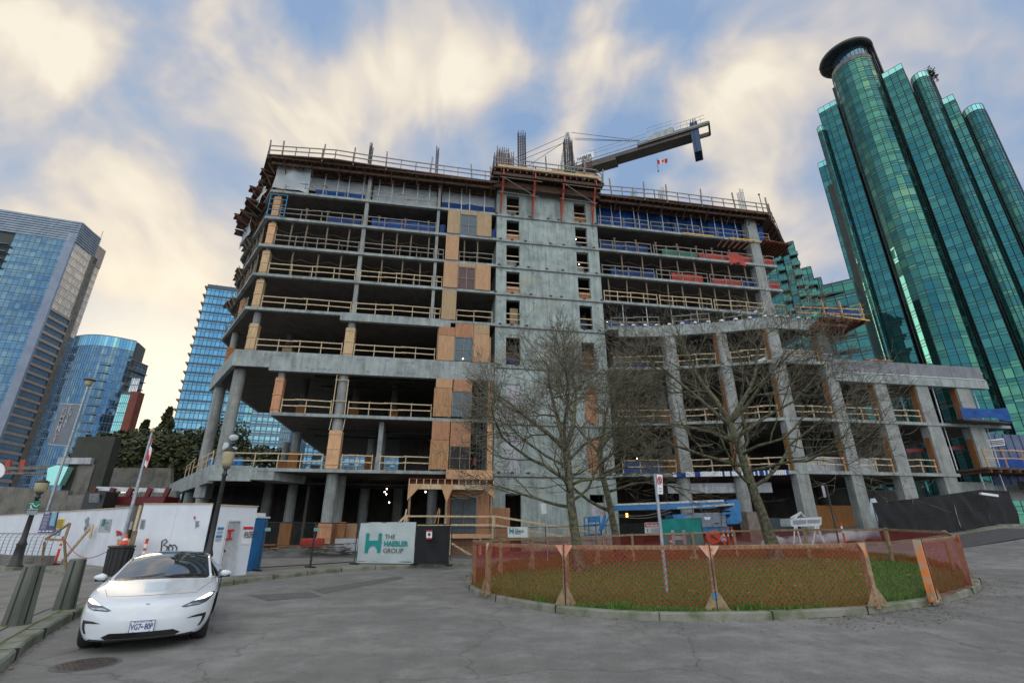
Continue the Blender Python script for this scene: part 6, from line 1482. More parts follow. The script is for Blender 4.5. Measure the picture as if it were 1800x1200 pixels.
u0 = fb_[1]; dB = fb_[3]; up = Vector((0,0,1)); LB_ = (fb_[2]-fb_[1]).length
def bp_(s, z, off=.055): return u0+dB*(LB_*s)+up*z+Vector((dB.y,-dB.x,0))*off
mb = MB(); xs0, xs1, zl, zh = .135, .415, .50, 1.38
def HB(x, y): return bp_(xs0+(xs1-xs0)*x, zl+(zh-zl)*y)
arch = [(.5+.3*math.cos(math.pi*(1-i/10)), .0+.36*math.sin(math.pi*(1-i/10))) for i in range(11)]
for poly in ([(0,0),(.2,0),(.2,.62),(.2,1),(0,1)], [(.8,0),(1,0),(1,1),(.8,1),(.8,.62)], [(.2,0)]+arch[:6]+[(.5,.62),(.2,.62)], arch[5:]+[(.8,.0),(.8,.62),(.5,.62)]):
    mb.plate([HB(x, y) for x, y in poly], .004, Vector((-dB.y, dB.x, 0)))
lg = part(mb, 'logo', M['teal'], cl_)
mb = MB(); text_mb(mb, 'THE', .30, bp_(.47, 1.12), dB, up, .0); text_mb(mb, 'GROUP', .30, bp_(.46, .50), dB, up, .0, sx=1.02); part(mb, 'lettering', M['ink'], cl_, fix=False)
mb = MB(); text_mb(mb, 'HAEBLER', .31, bp_(.465, .81), dB, up, .014, sx=.98); part(mb, 'lettering', M['teal'], cl_, fix=False)
fk = fence_panel('black cloth covered fence panel right of the company banner with a camera sign', B2+Vector((.04,0,0)), B3, 1.8, .15, None, 'fence'); cloth_panel(fk[0], fk[1], fk[2], 1.72, 'blackcloth', 4.0, 'shade_cloth', .06, .05)
def cam_sign(par, w_, px, py, s=1.0):
    mb = MB(); w_.plate(mb, [(px-5*s,py-8*s),(px+5*s,py-8*s),(px+4.8*s,py+8*s),(px-5.2*s,py+8*s)], .10, .01); q = part(mb, 'warning_sign', M['whitep'], par, 'white sign with red bands and a camera eye')
    mb = MB(); w_.plate(mb, [(px-5*s,py-8*s),(px+5*s,py-8*s),(px+5*s,py-5.4*s),(px-5*s,py-5.4*s)], .12, .01); w_.plate(mb, [(px-5*s,py+5.6*s),(px+5*s,py+5.6*s),(px+4.8*s,py+8*s),(px-5.2*s,py+8*s)], .12, .01); part(mb, 'sign_band', M['redink'], q)
    mb = MB(); c = w_.hit(px, py-.5, .12); mb.cbox(tuple(c), (.13*s,.01,.08*s)); mb.lathe(tuple(c+Vector((0,-.01,-.06*s))), [(.035*s,.0),(.035*s,.12*s)], 8); part(mb, 'sign_print', M['ink'], q)
cam_sign(fk[0], Wall(B2, B3, 1), 754.5, 939)
# ---------------------------------------------------------------- building debris
rb_ = MB(); rng = random.Random(17); base = Fw(590, 965, -4); rp = thing('rubble_heap', 'heap of broken boards, pipes and grey gravel behind the wire fence', 'rubble heap', (base.x, base.y, 0))
mb = MB(lambda u, v, z: W(u, v, z)); nx = 16; g = []
for i in range(nx+1):
    r = []
    for j in range(9):
        u_ = -17+i*.72; v_ = -5.2+j*.6; hgt = max(0, 1-((i-8)/8)**2)*max(0, 1-((j-4)/4)**2)*.75; r.append(mb.P((u_, v_, .145+hgt*(.7+.6*noise.noise(Vector((u_,v_,2)))))))
    g.append(r)
for i in range(nx):
    for j in range(8): mb.face((g[i][j], g[i+1][j], g[i+1][j+1], g[i][j+1]))
part(mb, 'gravel', M['dirt'], rp, smooth=True)
def sticks(u, v, n, mt, name, sp=1.3, zz=.5, ln=1.4):
    mb = MB()
    for i in range(n): mb.cbox(tuple(W(u+rng.uniform(-sp,sp), v+rng.uniform(-.5,.5), zz+rng.uniform(-.2,.35))), (rng.uniform(.4,ln), rng.uniform(.05,.2), .05), rng.uniform(0,3), rng.uniform(-.5,.5))
    part(mb, name, M[mt], rp)
sticks(-11.0,-5,18,'oldwood','broken_boards'); sticks(-9.8,-5,12,'steel','pipe_scrap',1.0,.5,1.0); sticks(-14.5,-3,12,'plyo','broken_boards',1.2,.45)
mb = MB(); mb.cbox(tuple(W(-11.8,-5,.95)), (1.3,.6,.35), .2, .2); part(mb, 'red_tarp', M['redtarp'], rp); mb = MB(); mb.cbox(tuple(W(-9.5,-4.2,.75)), (2.2,.06,.8), ROTB+.1); part(mb, 'grey_panel', M['pale'], rp)
mb = MB(); mb.cbox(tuple(W(-8.9,-4.6,.35)), (1.0,.3,.12), .4); part(mb, 'green_board', M['greentarp'], rp)
# ---------------------------------------------------------------- timber porch and ramp
PV = -4.6
def PF(px, py, v=PV): u_, z = F(px, py, v); return u_, z
pu0, pz1 = PF(720, 842); pu1, _ = PF(862, 842); zdk = PF(800, 938)[1]; zb_ = PF(800, 985)[1]
porch = thing('timber_porch', 'raw plywood and lumber entrance porch with ramp at the foot of the concrete core', 'porch', tuple(W((pu0+pu1)/2, PV, 0)))
mb = MB(W); mb.box(pu0-.05, pu1+.25, PV-.12, -.5, pz1+.02, pz1+.06)
for i in range(13): u_ = pu0+(pu1-pu0+.2)*i/12; mb.box(u_-.025, u_+.025, PV-.1, -.5, pz1-.30, pz1+.019)
mb.box(pu0-.05, pu1+.25, PV+.15, PV+.2, pz1-.3, pz1+.01)
part(mb, 'roof', M['formr'], porch)
mb = MB(W)
for i in range(13): u_ = pu0+(pu1-pu0+.2)*i/12; mb.box(u_-.03, u_+.03, PV-.135, PV-.101, pz1-.30, pz1+.02)
mb.box(pu0-.05, pu1+.25, PV-.14, PV-.04, pz1-.62, pz1-.301); part(mb, 'header_beam', M['wood'], porch)
um, _ = PF(784, 900)
for u_ in (pu0+.1, um, pu1+.1): mb = MB(W); mb.box(u_-.07, u_+.07, PV-.05, PV+.1, zb_, pz1-.62); part(mb, 'post', M['fencewood'], porch)
for pts in ([(pu0-.05,pz1-.32),(pu0+.85,pz1-.32),(pu0-.05,pz1-1.35)], [(um-.45,pz1-.32),(um+.45,pz1-.32),(um,pz1-1.5)], [(pu1+.27,pz1-.32),(pu1-.7,pz1-.32),(pu1+.27,pz1-1.2)]):
    mb = MB(W); A = [mb.P((u_, PV-.15, z)) for u_, z in pts]; B = [mb.P((u_, PV-.18, z)) for u_, z in pts]; mb.face(A); mb.face(B[::-1])
    for k in range(3): mb.face((A[k], A[(k+1)%3], B[(k+1)%3], B[k]))
    part(mb, 'gusset', M['ply'], porch)
mb = MB(W); mb.box(pu0-.05, pu1+.3, PV-.1, -.5, zdk-.04, zdk); mb.box(um, pu1+.3, PV-.14, PV-.101, zdk-.26, zdk-.0); part(mb, 'deck', M['ply'], porch)
for u_ in (um+.3, (um+pu1)/2+.85, pu1+.1): mb = MB(W); mb.box(u_-.09, u_+.09, PV-.05, PV+.1, zb_-.3, zdk-.26); part(mb, 'post', M['wood'], porch)
mb = MB(W); mb.beam((um+.35, PV-.08, zdk-.5), ((um+pu1)/2+.75, PV-.08, zb_+.05), .06, .12); part(mb, 'cross_brace', M['wood'], porch)
mb = MB(W); mb.box(um+.05, pu1+.1, PV+.6, PV+.64, zb_, zdk-.3); part(mb, 'skirt_board', M['plyr'], porch)
mb = MB(W); d0, z0_ = PF(795, 875, -1.2); d1_, z1_ = PF(834, 930, -1.2); mb.box(um+.15, d0-.12, -1.5, -1.44, zdk, pz1-.05); mb.box(d1_+.12, pu1+.35, -1.5, -1.44, zdk, pz1-.05); mb.box(d0-.12, d1_+.12, -1.5, -1.44, z0_+.1, pz1-.05); part(mb, 'plywood_wall', M['plyr'], porch)
mb = MB(W); mb.box(d0, d1_, -1.47, -1.43, zdk+.02, z0_); dd_ = part(mb, 'door', M['screen'], porch, 'double screen door'); mb = MB(W)
for u_ in (d0-.06, (d0+d1_)/2-.025, d1_): mb.box(u_, u_+.06, -1.53, -1.48, zdk, z0_+.05)
for z in (z0_, zdk+1.0): mb.box(d0-.06, d1_+.06, -1.535, -1.482, z, z+.06)
part(mb, 'frame', M['oldwood'], dd_)
mb = MB(W); u_, _ = PF(868, 900, -.9); mb.box(u_-.3, u_+1.35, -.14, -.1, zb_, 3.2); part(mb, 'plywood_panel', M['plyr'], porch)
for a, b in ((pu0+.05, um), (um, pu1+.2)):
    mb = MB(W)
    for z in (.55, 1.08): mb.box(a, b, PV-.2, PV-.14, zdk+z-.05, zdk+z+.05)
    mb.box(b-.08, b+.04, PV-.26, PV-.2, zdk-.3, zdk+1.15); mb.box(a-.1, a, PV-.26, PV-.2, zdk-.1, zdk+1.15); part(mb, 'railing', M['wood'], porch)
mb = MB(W); sx_, sz_ = PF(672, 938); tx_, tz_ = PF(712, 893)
mb.beam((pu0-.1, PV-.15, zdk+1.1), (sx_, PV-.15, .95), .06, .12); mb.beam((pu0-.1, PV-.15, zdk+.55), (sx_+.2, PV-.15, .45), .06, .12); mb.beam((pu0-.25, PV-.2, zdk-.3), (pu0-.05, PV-.2, zdk+1.5), .09, .12); part(mb, 'stair_rail', M['wood'], porch)
mb = MB(W)
for i in range(5): mb.box(sx_+(pu0-sx_)*i/5, sx_+(pu0-sx_)*(i+1)/5, PV, PV+1.6, .1, .2+(zdk-.2)*(i+1)/5)
part(mb, 'stair', M['fencewood'], porch)
r0 = pu1+.3; rx, rz = PF(1062, 938); mb = MB(W); zr = .25
for zo in (1.1, .55): mb.beam((r0, PV-.2, zdk+zo), (rx, PV-.2, zr+zo), .06, .12)
for k in (.0, .24, .3, .66, .76, 1.0): mb.beam((r0+(rx-r0)*k, PV-.2, zdk+(zr-zdk)*k-.2), (r0+(rx-r0)*k, PV-.2, zdk+(zr-zdk)*k+1.12), .08, .1)
part(mb, 'ramp_rail', M['wood'], porch)
mb = MB(W); mb.beam((r0, PV+.4, zdk-.05), (rx, PV+.4, zr-.05), 1.2, .08); part(mb, 'ramp', M['fencewood'], porch)
mb = MB(W); mb.box(um-.9,um-.86,-3,-2.6,zdk,zdk+.8); mb.beam((um-.9,PV+.2,zdk),(um-.45,PV+.3,zdk+1.6),.05,.05); mb.beam((um-.55,PV+.2,zdk),(um-.4,PV+.3,zdk+1.5),.05,.05); part(mb, 'loose_timber', M['ply'], porch)
# hoist mast on the stair shaft
hst = thing('material_hoist', 'dark steel lattice hoist mast fixed to the plywood stair shaft', 'hoist', tuple(W(-1.05,-.4,0))); mb = MB(W); z0, z1 = LT[1]+.1, 13.3
for u_ in (-1.42,-1.18,-.92,-.68): mb.tube([(u_,-.42,z0),(u_,-.42,z1)], .035, 6)
z = z0
while z < z1: mb.tube([(-1.45,-.44,z),(-.65,-.44,z)], .022, 4); mb.tube([(-1.42,-.40,z),(-1.18,-.4,z+.35)], .016, 4); mb.tube([(-.92,-.40,z),(-.68,-.4,z+.35)], .016, 4); z += .38
part(mb, 'mast', M['blackmetal'], hst); mb = MB(W); mb.cbox((-1.55,-.6,z0+.6), (.22,.2,.6)); part(mb, 'motor', M['darkred'], hst)
# ---------------------------------------------------------------- signs and posts in the middle
def signpost(name, label, pole_base, pole_top, plate=None, cat='sign post', r=.03, mt='steel'):
    o = thing(name, label, cat, tuple(pole_base)); mb = MB(); mb.tube([pole_base, Vector((pole_base.x, pole_base.y, pole_top))], r, 8); part(mb, 'pole', M[mt], o); return o
b_ = atg(1174, 1054); b_.z += .13; zt_ = aty(1159, 833, b_.y).z; s2_ = signpost('sign_post', 'tall blue grey post with a white no stopping sign inside the island fence', b_, zt_, r=.045, mt='steel')
wS = Wall(Vector((b_.x-1,b_.y-.07,0)), Vector((b_.x+1,b_.y-.07,0)), 1); mb = MB(); wS.plate(mb, [(1154.5,833),(1164.5,834),(1165.5,868),(1156,868)], 0, .01); pl = part(mb, 'sign_plate', M['whitep'], s2_, 'white sign with red ring')
mb = MB(); pts = [(1159.6+3.4*math.cos(a*.5236), 844+6.4*math.sin(a*.5236)) for a in range(13)]; wS.stroke(mb, pts, .014, .02); wS.stroke(mb, [(1157.3,839.5),(1162,848.5)], .012, .02); part(mb, 'prohibition_ring', M['redink'], pl, fix=False)
mb = MB(); wS.stroke(mb, [(1159.4,840.5),(1159.8,848)], .012, .016); wS.stroke(mb, [(1158,858),(1163,858)], .01, .016); wS.stroke(mb, [(1158.4,863),(1163.4,863)], .01, .016); part(mb, 'sign_print', M['ink'], pl, fix=False)
b_ = atg(963, 991); zt_ = aty(956, 884, b_.y).z; s1_ = signpost('sign_post', 'thin post with a blank white sign left of the first tree', b_, zt_, r=.04); w_ = Wall(Vector((b_.x-1,b_.y-.07,0)), Vector((b_.x+1,b_.y-.07,0)), 1); mb = MB(); w_.plate(mb, [(950.5,884.5),(960,884),(961,902),(952,903)], 0, .015); part(mb, 'sign_plate', M['whitep'], s1_)
b_ = atg(1478, 968); zt_ = aty(1446, 853, b_.y).z; s3_ = signpost('sign_post', 'leaning thin post with two small signs behind the island at the right', b_, zt_, r=.045, mt='blackmetal'); w_ = Wall(Vector((b_.x-1,b_.y-.07,0)), Vector((b_.x+1,b_.y-.07,0)), 1); mb = MB(); w_.plate(mb, [(1443.5,853),(1448.5,853),(1453,873),(1448.5,873.5)], 0, .02); part(mb, 'sign_plate', M['pale'], s3_)
# fence line behind the island
def gp(px, py): q = atg(px, py); return q
fl = [(792,991),(868,986),(960,981),(1060,974),(1133,968)]
rng = random.Random(61)
labs = ['wire fence panel in front of the timber porch', 'wire fence panel with the small white company sign', 'wire fence panel behind the first tree', 'wire fence panel between the two tree trunks and the warning sign']
for i in range(4):
    a, b = gp(*fl[i]), gp(*fl[i+1]); q = fence_panel(labs[i], a, b, 1.8, a.z, group='wire fence panels behind the island', zb2=b.z)
    if i == 1:
        w_ = Wall(a, b, 1); mb = MB(); w_.plate(mb, [(892.5,925.5),(927.5,925.5),(927.5,944),(893,944)], .08, .02); pl = part(mb, 'company_sign', M['whitep'], q[0], 'small white sign THE HAEBLER GROUP'); mb = MB()
        h0 = w_.hit(895.5, 937.5, .11); hs = (w_.hit(903,937.5,.11)-h0).length; hh = .34
        for p_ in ([(0,0),(.2,0),(.2,1),(0,1)],[(.8,0),(1,0),(1,1),(.8,1)],[(.2,.3),(.8,.3),(.8,.62),(.2,.62)]): mb.plate([h0+w_.d*hs*x+Vector((0,0,hh*y)) for x, y in p_], .004, -w_.n)
        text_mb(mb, 'HAEBLER', .16, w_.hit(905,935,.115), w_.d, (0,0,1), .006); part(mb, 'sign_print', M['teal'], pl, fix=False)
        mb = MB(); text_mb(mb, 'THE', .13, w_.hit(905,930.8,.115), w_.d, (0,0,1)); text_mb(mb, 'GROUP', .13, w_.hit(905,938.8,.115), w_.d, (0,0,1)); part(mb, 'sign_print', M['ink'], pl, fix=False)
    if i == 2:
        w_ = Wall(a, b, 1); mb = MB(); w_.plate(mb, [(946,926),(957,926),(957,934),(946,934)], .08, .02); part(mb, 'blank_sign', M['pale'], q[0])
# teal banner fence
ta_, tb2 = gp(1163, 971), gp(1240, 969); tf = fence_panel('teal fence banner with a big pale H beside the warning sign', ta_, tb2, 1.95, ta_.z, None, 'banner', zb2=tb2.z); cloth_panel(tf[0], tf[1], tf[2], 2.0, 'teal', 2.2, 'banner_cloth', .06, .02)
w_ = Wall(ta_, tb2, 1); mb = MB(); h0 = w_.hit(1182, 956, .12); hs = (w_.hit(1207,956,.12)-h0).length
for p_ in ([(0,0),(.22,0),(.22,1),(0,1)],[(.78,0),(1,0),(1,1),(.78,1)],[(.22,.3),(.78,.3),(.78,.6),(.22,.6)]): mb.plate([h0+w_.d*hs*x+Vector((0,0,.85*y)) for x, y in p_], .004, -w_.n)
part(mb, 'logo', M['pale'], tf[0])
wn_ = Wall(gp(1120,966), gp(1180,965), 1); mb = MB(); wn_.plate(mb, [(1133,918),(1170,917),(1170,936),(1133.5,937)], .15, .03); ws_ = single(mb, 'warning_sign', M['whitep'], 'white and red WARNING board on the fence above the island', 'sign')
mb = MB(); wn_.plate(mb, [(1134,919),(1169,918),(1169,925),(1134,926)], .17, .012); part(mb, 'sign_heading', M['redink'], ws_); mb = MB(); wn_.text(mb, 'WARNING', 1136, 925, .22, .20, .008, 1.05); part(mb, 'lettering', M['whitep'], ws_, fix=False); mb = MB()
for i in range(3): wn_.stroke(mb, [(1144,929+i*2.6),(1164,928.6+i*2.6)], .014, .18)
wn_.stroke(mb, [(1136,930),(1139,929),(1138,935)], .02, .18); part(mb, 'sign_print', M['ink'], ws_, fix=False)
# round arrow sign on its stand
b_ = gp(1259, 967); o = thing('arrow_sign', 'orange diamond shaped roadworks sign with a black arrow on a fabric stand', 'road sign', tuple(b_)); w_ = Wall(Vector((b_.x-1,b_.y,0)), Vector((b_.x+1,b_.y,0)), 1); mb = MB()
w_.plate(mb, [(1248+0,932),(1260,931),(1268,940),(1266,950),(1257,955),(1246,953),(1240,943),(1242,936)], .05, .02); sg3 = part(mb, 'sign_face', M['orange'], o); mb = MB(); w_.stroke(mb, [(1262,948),(1252,941)], .045, .09); mb.plate([w_.hit(*p, .1) for p in ((1249.5,939.5),(1256,939.8),(1251.5,945.5))], .01, -w_.n); part(mb, 'arrow', M['ink'], sg3); mb = MB(); mb.tube([w_.hit(1256,953), b_], .03, 6); mb.tube([b_+Vector((-.5,0,.03)), b_+Vector((.5,0,.03))], .03, 6); part(mb, 'stand', M['blackmetal'], o)
# ---------------------------------------------------------------- boom lift
LV = -5.6
def LF(px, py, v=LV): return Fw(px, py, v)
gb = LF(1240, 935); gb.z = gz(gb.x, gb.y); lift = thing('boom_lift', 'blue articulated boom lift with grey engine cover parked under the first slab', 'boom lift', tuple(gb))
def pl_(pts, mt, name, th=.9, v=LV): mb = MB(); mb.plate([LF(x, y, v) for x, y in pts], th, BN); return part(mb, name, M[mt], lift)
pl_([(1080,888),(1275,881),(1276,888),(1250,893),(1082,897)], 'bluepaint', 'boom', .45); pl_([(1084,885),(1272,877.5),(1273,881),(1084,888)], 'whitesteel', 'boom_top', .35, LV-.03); pl_([(1190,891),(1290,884),(1291,887.5),(1190,894)], 'steel', 'boom_extension', .4, LV-.08)
pl_([(1275,879),(1297,877),(1301,882),(1304,915),(1298,920),(1278,921),(1277,913),(1284,906),(1284,897),(1276,897),(1293,886),(1280,886)], 'bluepaint', 'mast_head', .5, LV-.05); pl_([(1270,900),(1296,899),(1296,902),(1270,904)], 'bluepaint', 'link', .3, LV-.1)
pl_([(1182,904),(1200,903),(1215,904),(1200,912),(1186,915)], 'bluepaint', 'turret', 1.2, LV+.1)
mb = MB(); mb.plate([LF(*p) for p in ((1196,914),(1203,908),(1222,901),(1262,900),(1275,904),(1278,925),(1196,927))], 1.4, BN); ec = part(mb, 'engine_cover', M['greyshell'], lift); mb = MB(); mb.plate([LF(*p, LV-.03) for p in ((1237,908),(1250,908),(1247,913),(1240,913))], .02, BN); part(mb, 'decal', M['whitep'], ec); mb = MB(); mb.plate([LF(*p, LV-.03) for p in ((1267,902),(1268,902),(1269,924),(1268,924))], .02, BN); mb.plate([LF(*p, LV-.03) for p in ((1256,918),(1264,918),(1264,920),(1256,920))], .02, BN); part(mb, 'cover_seam', M['ink'], ec)
mb = MB(); c = LF(1235, 931); mb.cbox(tuple(c+BN*.9), (4.2,1.6,.45), ROTB); part(mb, 'chassis', M['bluepaint'], lift)
for px in (1208, 1268):
    for v_ in (LV-.1, LV+1.6): c = LF(px, 936, v_); c.z = gz(c.x, c.y)+.5; mb = MB(); mb.tube([c-BN*.16, c+BN*.16], .5, 20); wh = part(mb, 'wheel', M['black'], lift); mb = MB(); mb.tube([c-BN*.17, c+BN*.17], .25, 14); part(mb, 'rim', M['pale'], wh)
for px0, py0, px1, py1 in ((1035,905,1052,907),):
    mb = MB(); a = LF(1034,909); b = LF(1054,907); up = Vector((0,0,1)); 
    for p in (a, b, a+BN*.9, b+BN*.9): mb.tube([p, p-up*1.15], .04, 6)
    for z in (0, .5, 1.1):
        for p, q in ((a,b),(a,a+BN*.9),(b,b+BN*.9),(a+BN*.9,b+BN*.9)): mb.tube([p-up*z, q-up*z], .035, 6)
    mb.cbox(tuple((a+b)/2+BN*.45-up*1.15), (1.0,.9,.08), ROTB); mb.cbox(tuple((a+b)/2+up*-.18), (.7,.15,.32), ROTB); part(mb, 'work_basket', M['bluepaint'], lift)
mb = MB(); mb.tube([LF(1064,905), LF(1054,933)], .09, 6); mb.tube([LF(1074,902), LF(1058,930)], .07, 6); mb.tube([LF(1082,893), LF(1072,902)], .1, 6); part(mb, 'jib_arm', M['bluepaint'], lift)
mb = MB()
for s in (0, 3): mb.tube([LF(1082,903+s).lerp(LF(1180,893+s*2), i/12)+Vector((0,0,-.28*math.sin(math.pi*i/12))) for i in range(13)], .018, 5)
part(mb, 'cable', M['greywood'], lift)
# ---------------------------------------------------------------- things on the right behind the island
q = gp(1415, 962); ct = thing('mixing_station', 'pale grey steel trough on splayed legs standing under the first slab', 'steel trough', tuple(q)); YV = q.y
def YP(px, py, y=YV): return aty(px, py, y)
mb = MB(); mb.plate([YP(1389,911),(YP(1444,908)),YP(1444,921),YP(1440,924),YP(1392,925),YP(1390,922)], 1.2, (0,1,0)); part(mb, 'tank', M['whitesteel'], ct); mb = MB(); mb.plate([YP(1420,913,YV-.03),YP(1442,912,YV-.03),YP(1442,918,YV-.03),YP(1420,919,YV-.03)], .02, (0,1,0)); mb.plate([YP(1395,914,YV-.03),YP(1417,913,YV-.03),YP(1417,920,YV-.03),YP(1395,921,YV-.03)], .02, (0,1,0)); part(mb, 'decal', M['greyink'], ct)
for a, b in (((1397,925),(1395,958)),((1400,925),(1409,958)),((1434,925),(1428,958)),((1437,925),(1450,958))): mb = MB(); mb.tube([YP(*a), YP(*b)], .045, 6); part(mb, 'leg', M['whitep'], ct)
mb = MB(); mb.tube([YP(1390,910), YP(1408,900), YP(1414,908)], .06, 6); mb.tube([YP(1408,900,YV+1), YP(1396,911,YV+1)], .06, 6); part(mb, 'handle', M['whitesteel'], ct)
q = gp(1470, 950); sh = thing('saw_bench', 'second grey steel frame with a sloping arm left of the plywood enclosure', 'steel frame', tuple(q)); y2 = q.y+.5
mb = MB(); mb.plate([aty(1460,912,y2),aty(1512,909,y2),aty(1512,917,y2),aty(1460,920,y2)], 1.0, (0,1,0)); part(mb, 'table', M['stone'], sh); mb = MB(); mb.tube([aty(1462,908,y2),aty(1484,896,y2),aty(1506,908,y2)], .06, 6); part(mb, 'arm', M['steel'], sh)
for a, b in (((1464,920),(1462,950)),((1508,917),(1514,945)),((1476,920),(1482,948)),((1500,918),(1498,946))): mb = MB(); mb.tube([aty(*a,y2), aty(*b,y2)], .045, 6); part(mb, 'leg', M['whitesteel'], sh)
mb = MB(W); u0_, _ = F(1436,900,-2.5); u1_, _ = F(1540,900,-2.5); zb0 = 1.0; mb.box(u0_, u1_, -2.5, -2.4, zb0-1.5, F(1480,888,-2.5)[1]); mb.box(u1_-1.6, u1_, -3.2, -3.1, zb0-1.5, F(1520,884,-3.2)[1]); single(mb, 'plywood_enclosure', M['plyo'], 'orange brown plywood enclosure at ground level between two piers', 'enclosure')
mb = MB(W); u0_, z1_ = F(1309,899,-4); u1_, _ = F(1333,899,-4); mb.box(u0_, u1_, -4.2, -3.2, -.5, z1_); single(mb, 'board_box', mat('grey_board', (.25,.2,.17), (.15,.12,.1), 2, .8), 'weathered board casing round the column left of the third tree', 'board casing')
mb = MB(W); u0_, z1_ = F(1345,910,-3); u1_, _ = F(1382,910,-3); mb.box(u0_, u1_, -3.4, -2.4, -.5, z1_); single(mb, 'tool_chest', mat('slate_box', (.05,.075,.085), None, 2, .5), 'dark blue grey chest right of the third tree trunk', 'chest')
q = gp(1545, 947); bgw = MB(); rng = random.Random(44)
def lump(mb, c, sx, sy, sz, seed, n=10, m_=8):
    rs = []
    for j in range(m_+1):
        ph_ = math.pi*j/m_; r = []
        for i in range(n):
            th = 2*math.pi*i/n; d = Vector((math.cos(th)*math.sin(ph_), math.sin(th)*math.sin(ph_), math.cos(ph_))); k = 1+.35*noise.noise(d*2.1+Vector((seed,0,0))); r.append(mb.P((c[0]+d.x*sx*k, c[1]+d.y*sy*k, c[2]+d.z*sz*k)))
        rs.append(r)
    for A, B in zip(rs, rs[1:]):
        for i in range(n): mb.face((A[i], A[(i+1)%n], B[(i+1)%n], B[i]))
c = aty(1541, 903, 33.5); lump(bgw, c, .38, .35, .95, 3); single(bgw, 'wrapped_bundle', M['whitetarp'], 'tall white plastic wrapped bundle at the left end of the black mesh fence', 'wrapped bundle', smooth=True)
for i, (px, py, sx_, lb) in enumerate(((1372,946,1.0,'pale sack pile right of the third tree'),(1436,946,.9,'pale sack pile under the steel trough'),(1500,943,1.3,'large white sack pile left of the black mesh fence'),(1530,946,.8,'small crumpled white sack next to the large sack pile'))):
    c = aty(px, py, 32); mb = MB(); z = gz(c.x, c.y)
    for k in range(4): lump(mb, (c.x+(k-1.5)*sx_*.5, 32+rng.uniform(-.3,.3), z+.25+.12*(k%2)), .5*sx_, .4, .3, i*5+k)
    single(mb, 'sack_pile', M['whitetarp'], lb, 'sacks', smooth=True)
# black mesh fence on the right
bf0 = gp(1552, 945); top0 = None
pts_ = [(1548,946),(1620,940),(1690,934.5),(1745,928),(1793,922)]
G_ = [aty(1548,940,30.5), aty(1620,940,31), aty(1690,934.5,32.0), aty(1745,928,33), aty(1793,921,34)]
for g_ in G_: g_.z = gz(g_.x, g_.y)
tops = [887,881,876,872.5,870]
for i in range(4):
    a, b = G_[i], G_[i+1]; h_ = aty([1548,1620,1690,1745,1793][i], tops[i], a.y).z-a.z
    q = fence_panel(['black mesh fence panel at the left end of its run', 'second black mesh fence panel from the left', 'third black mesh fence panel from the left', 'black mesh fence panel at the right end of its run'][i], a, b, max(2.2, h_), a.z, None, 'fence', 'black mesh fence panels along the right pavement', zb2=b.z)
    cloth_panel(q[0], q[1], q[2], max(2.2, h_), 'blackcloth', i*3.1, 'shade_cloth', .12, .0)
mb = MB(); A = [g_.copy() for g_ in G_]; A = [A[0]+Vector((-12,-1.2,0))]+A+[A[-1]+Vector((14,4,0))]
for a, b in zip(A, A[1:]): a2 = a+Vector((.3,-1.1,0)); b2_ = b+Vector((.3,-1.1,0)); mb.poly([(a2.x,a2.y,gz(a2.x,a2.y)+.1),(b2_.x,b2_.y,gz(b2_.x,b2_.y)+.1),(b2_.x+2,b2_.y+6,gz(b2_.x,b2_.y)+.12),(a2.x+2,a2.y+6,gz(a2.x,a2.y)+.12)]); mb.poly([(a2.x,a2.y,gz(a2.x,a2.y)-.1),(b2_.x,b2_.y,gz(b2_.x,b2_.y)-.1),(b2_.x,b2_.y,gz(b2_.x,b2_.y)+.1),(a2.x,a2.y,gz(a2.x,a2.y)+.1)])
struct(mb, 'pavement', M['kerb'])
wz = Wall(aty(1720,900,33), aty(1755,900,33), 1); mb = MB(); mb.beam(aty(1723,867,32.5), aty(1753,871,32.3), .25, .14); single(mb, 'steel_beam', M['whitep'], 'white strip light lying tilted above the black mesh fence', 'strip light')
# blue hoarding high on the right
o = thing('site_hoarding', 'dark blue metal sheet hoarding with a white notice at the right edge', 'hoarding', tuple(W(48,-3,0))); mb = MB(W); 
for i in range(14): mb.box(43.0+i*.9, 43.0+i*.9+.8, -3.3, -3.2, 5.2, F(1780,764,-3.2)[1]); mb.box(43.82+i*.9, 43.88+i*.9, -3.36, -3.3, 5.2, F(1780,764,-3.2)[1])
part(mb, 'sheets', mat('slate_blue_sheet', (.10,.14,.24), (.07,.10,.18), .8, .6), o)
a = Fw(1737,772,-3.4); mb = MB(); mb.plate([Fw(x_, y_, -3.4) for x_, y_ in ((1737,773),(1764,770),(1767,782),(1741,785))], .02, BN); pz = part(mb, 'notice', M['whitep'], o, 'white notice'); mb = MB()
for i in range(3): mb.tube([Fw(1740+i,775.5+i*3,-3.43), Fw(1763+i,773+i*3,-3.43)], .05, 4)
part(mb, 'notice_print', M['ink'], pz)
mb = MB(W); mb.prism([(41.5,-4.4),(48,-4.2),(48,-3.6),(41.5,-3.8)], 6.2, 7.4); part(mb, 'blue_tarp', M['bluetarp2'], o); mb = MB(W)
for i in range(10): mb.cbox((43+i*.8, -5.5, 5.0+.2*math.sin(i*2)), (.7,.6,.6), i*.7)
part(mb, 'rubble', M['stone'], o)
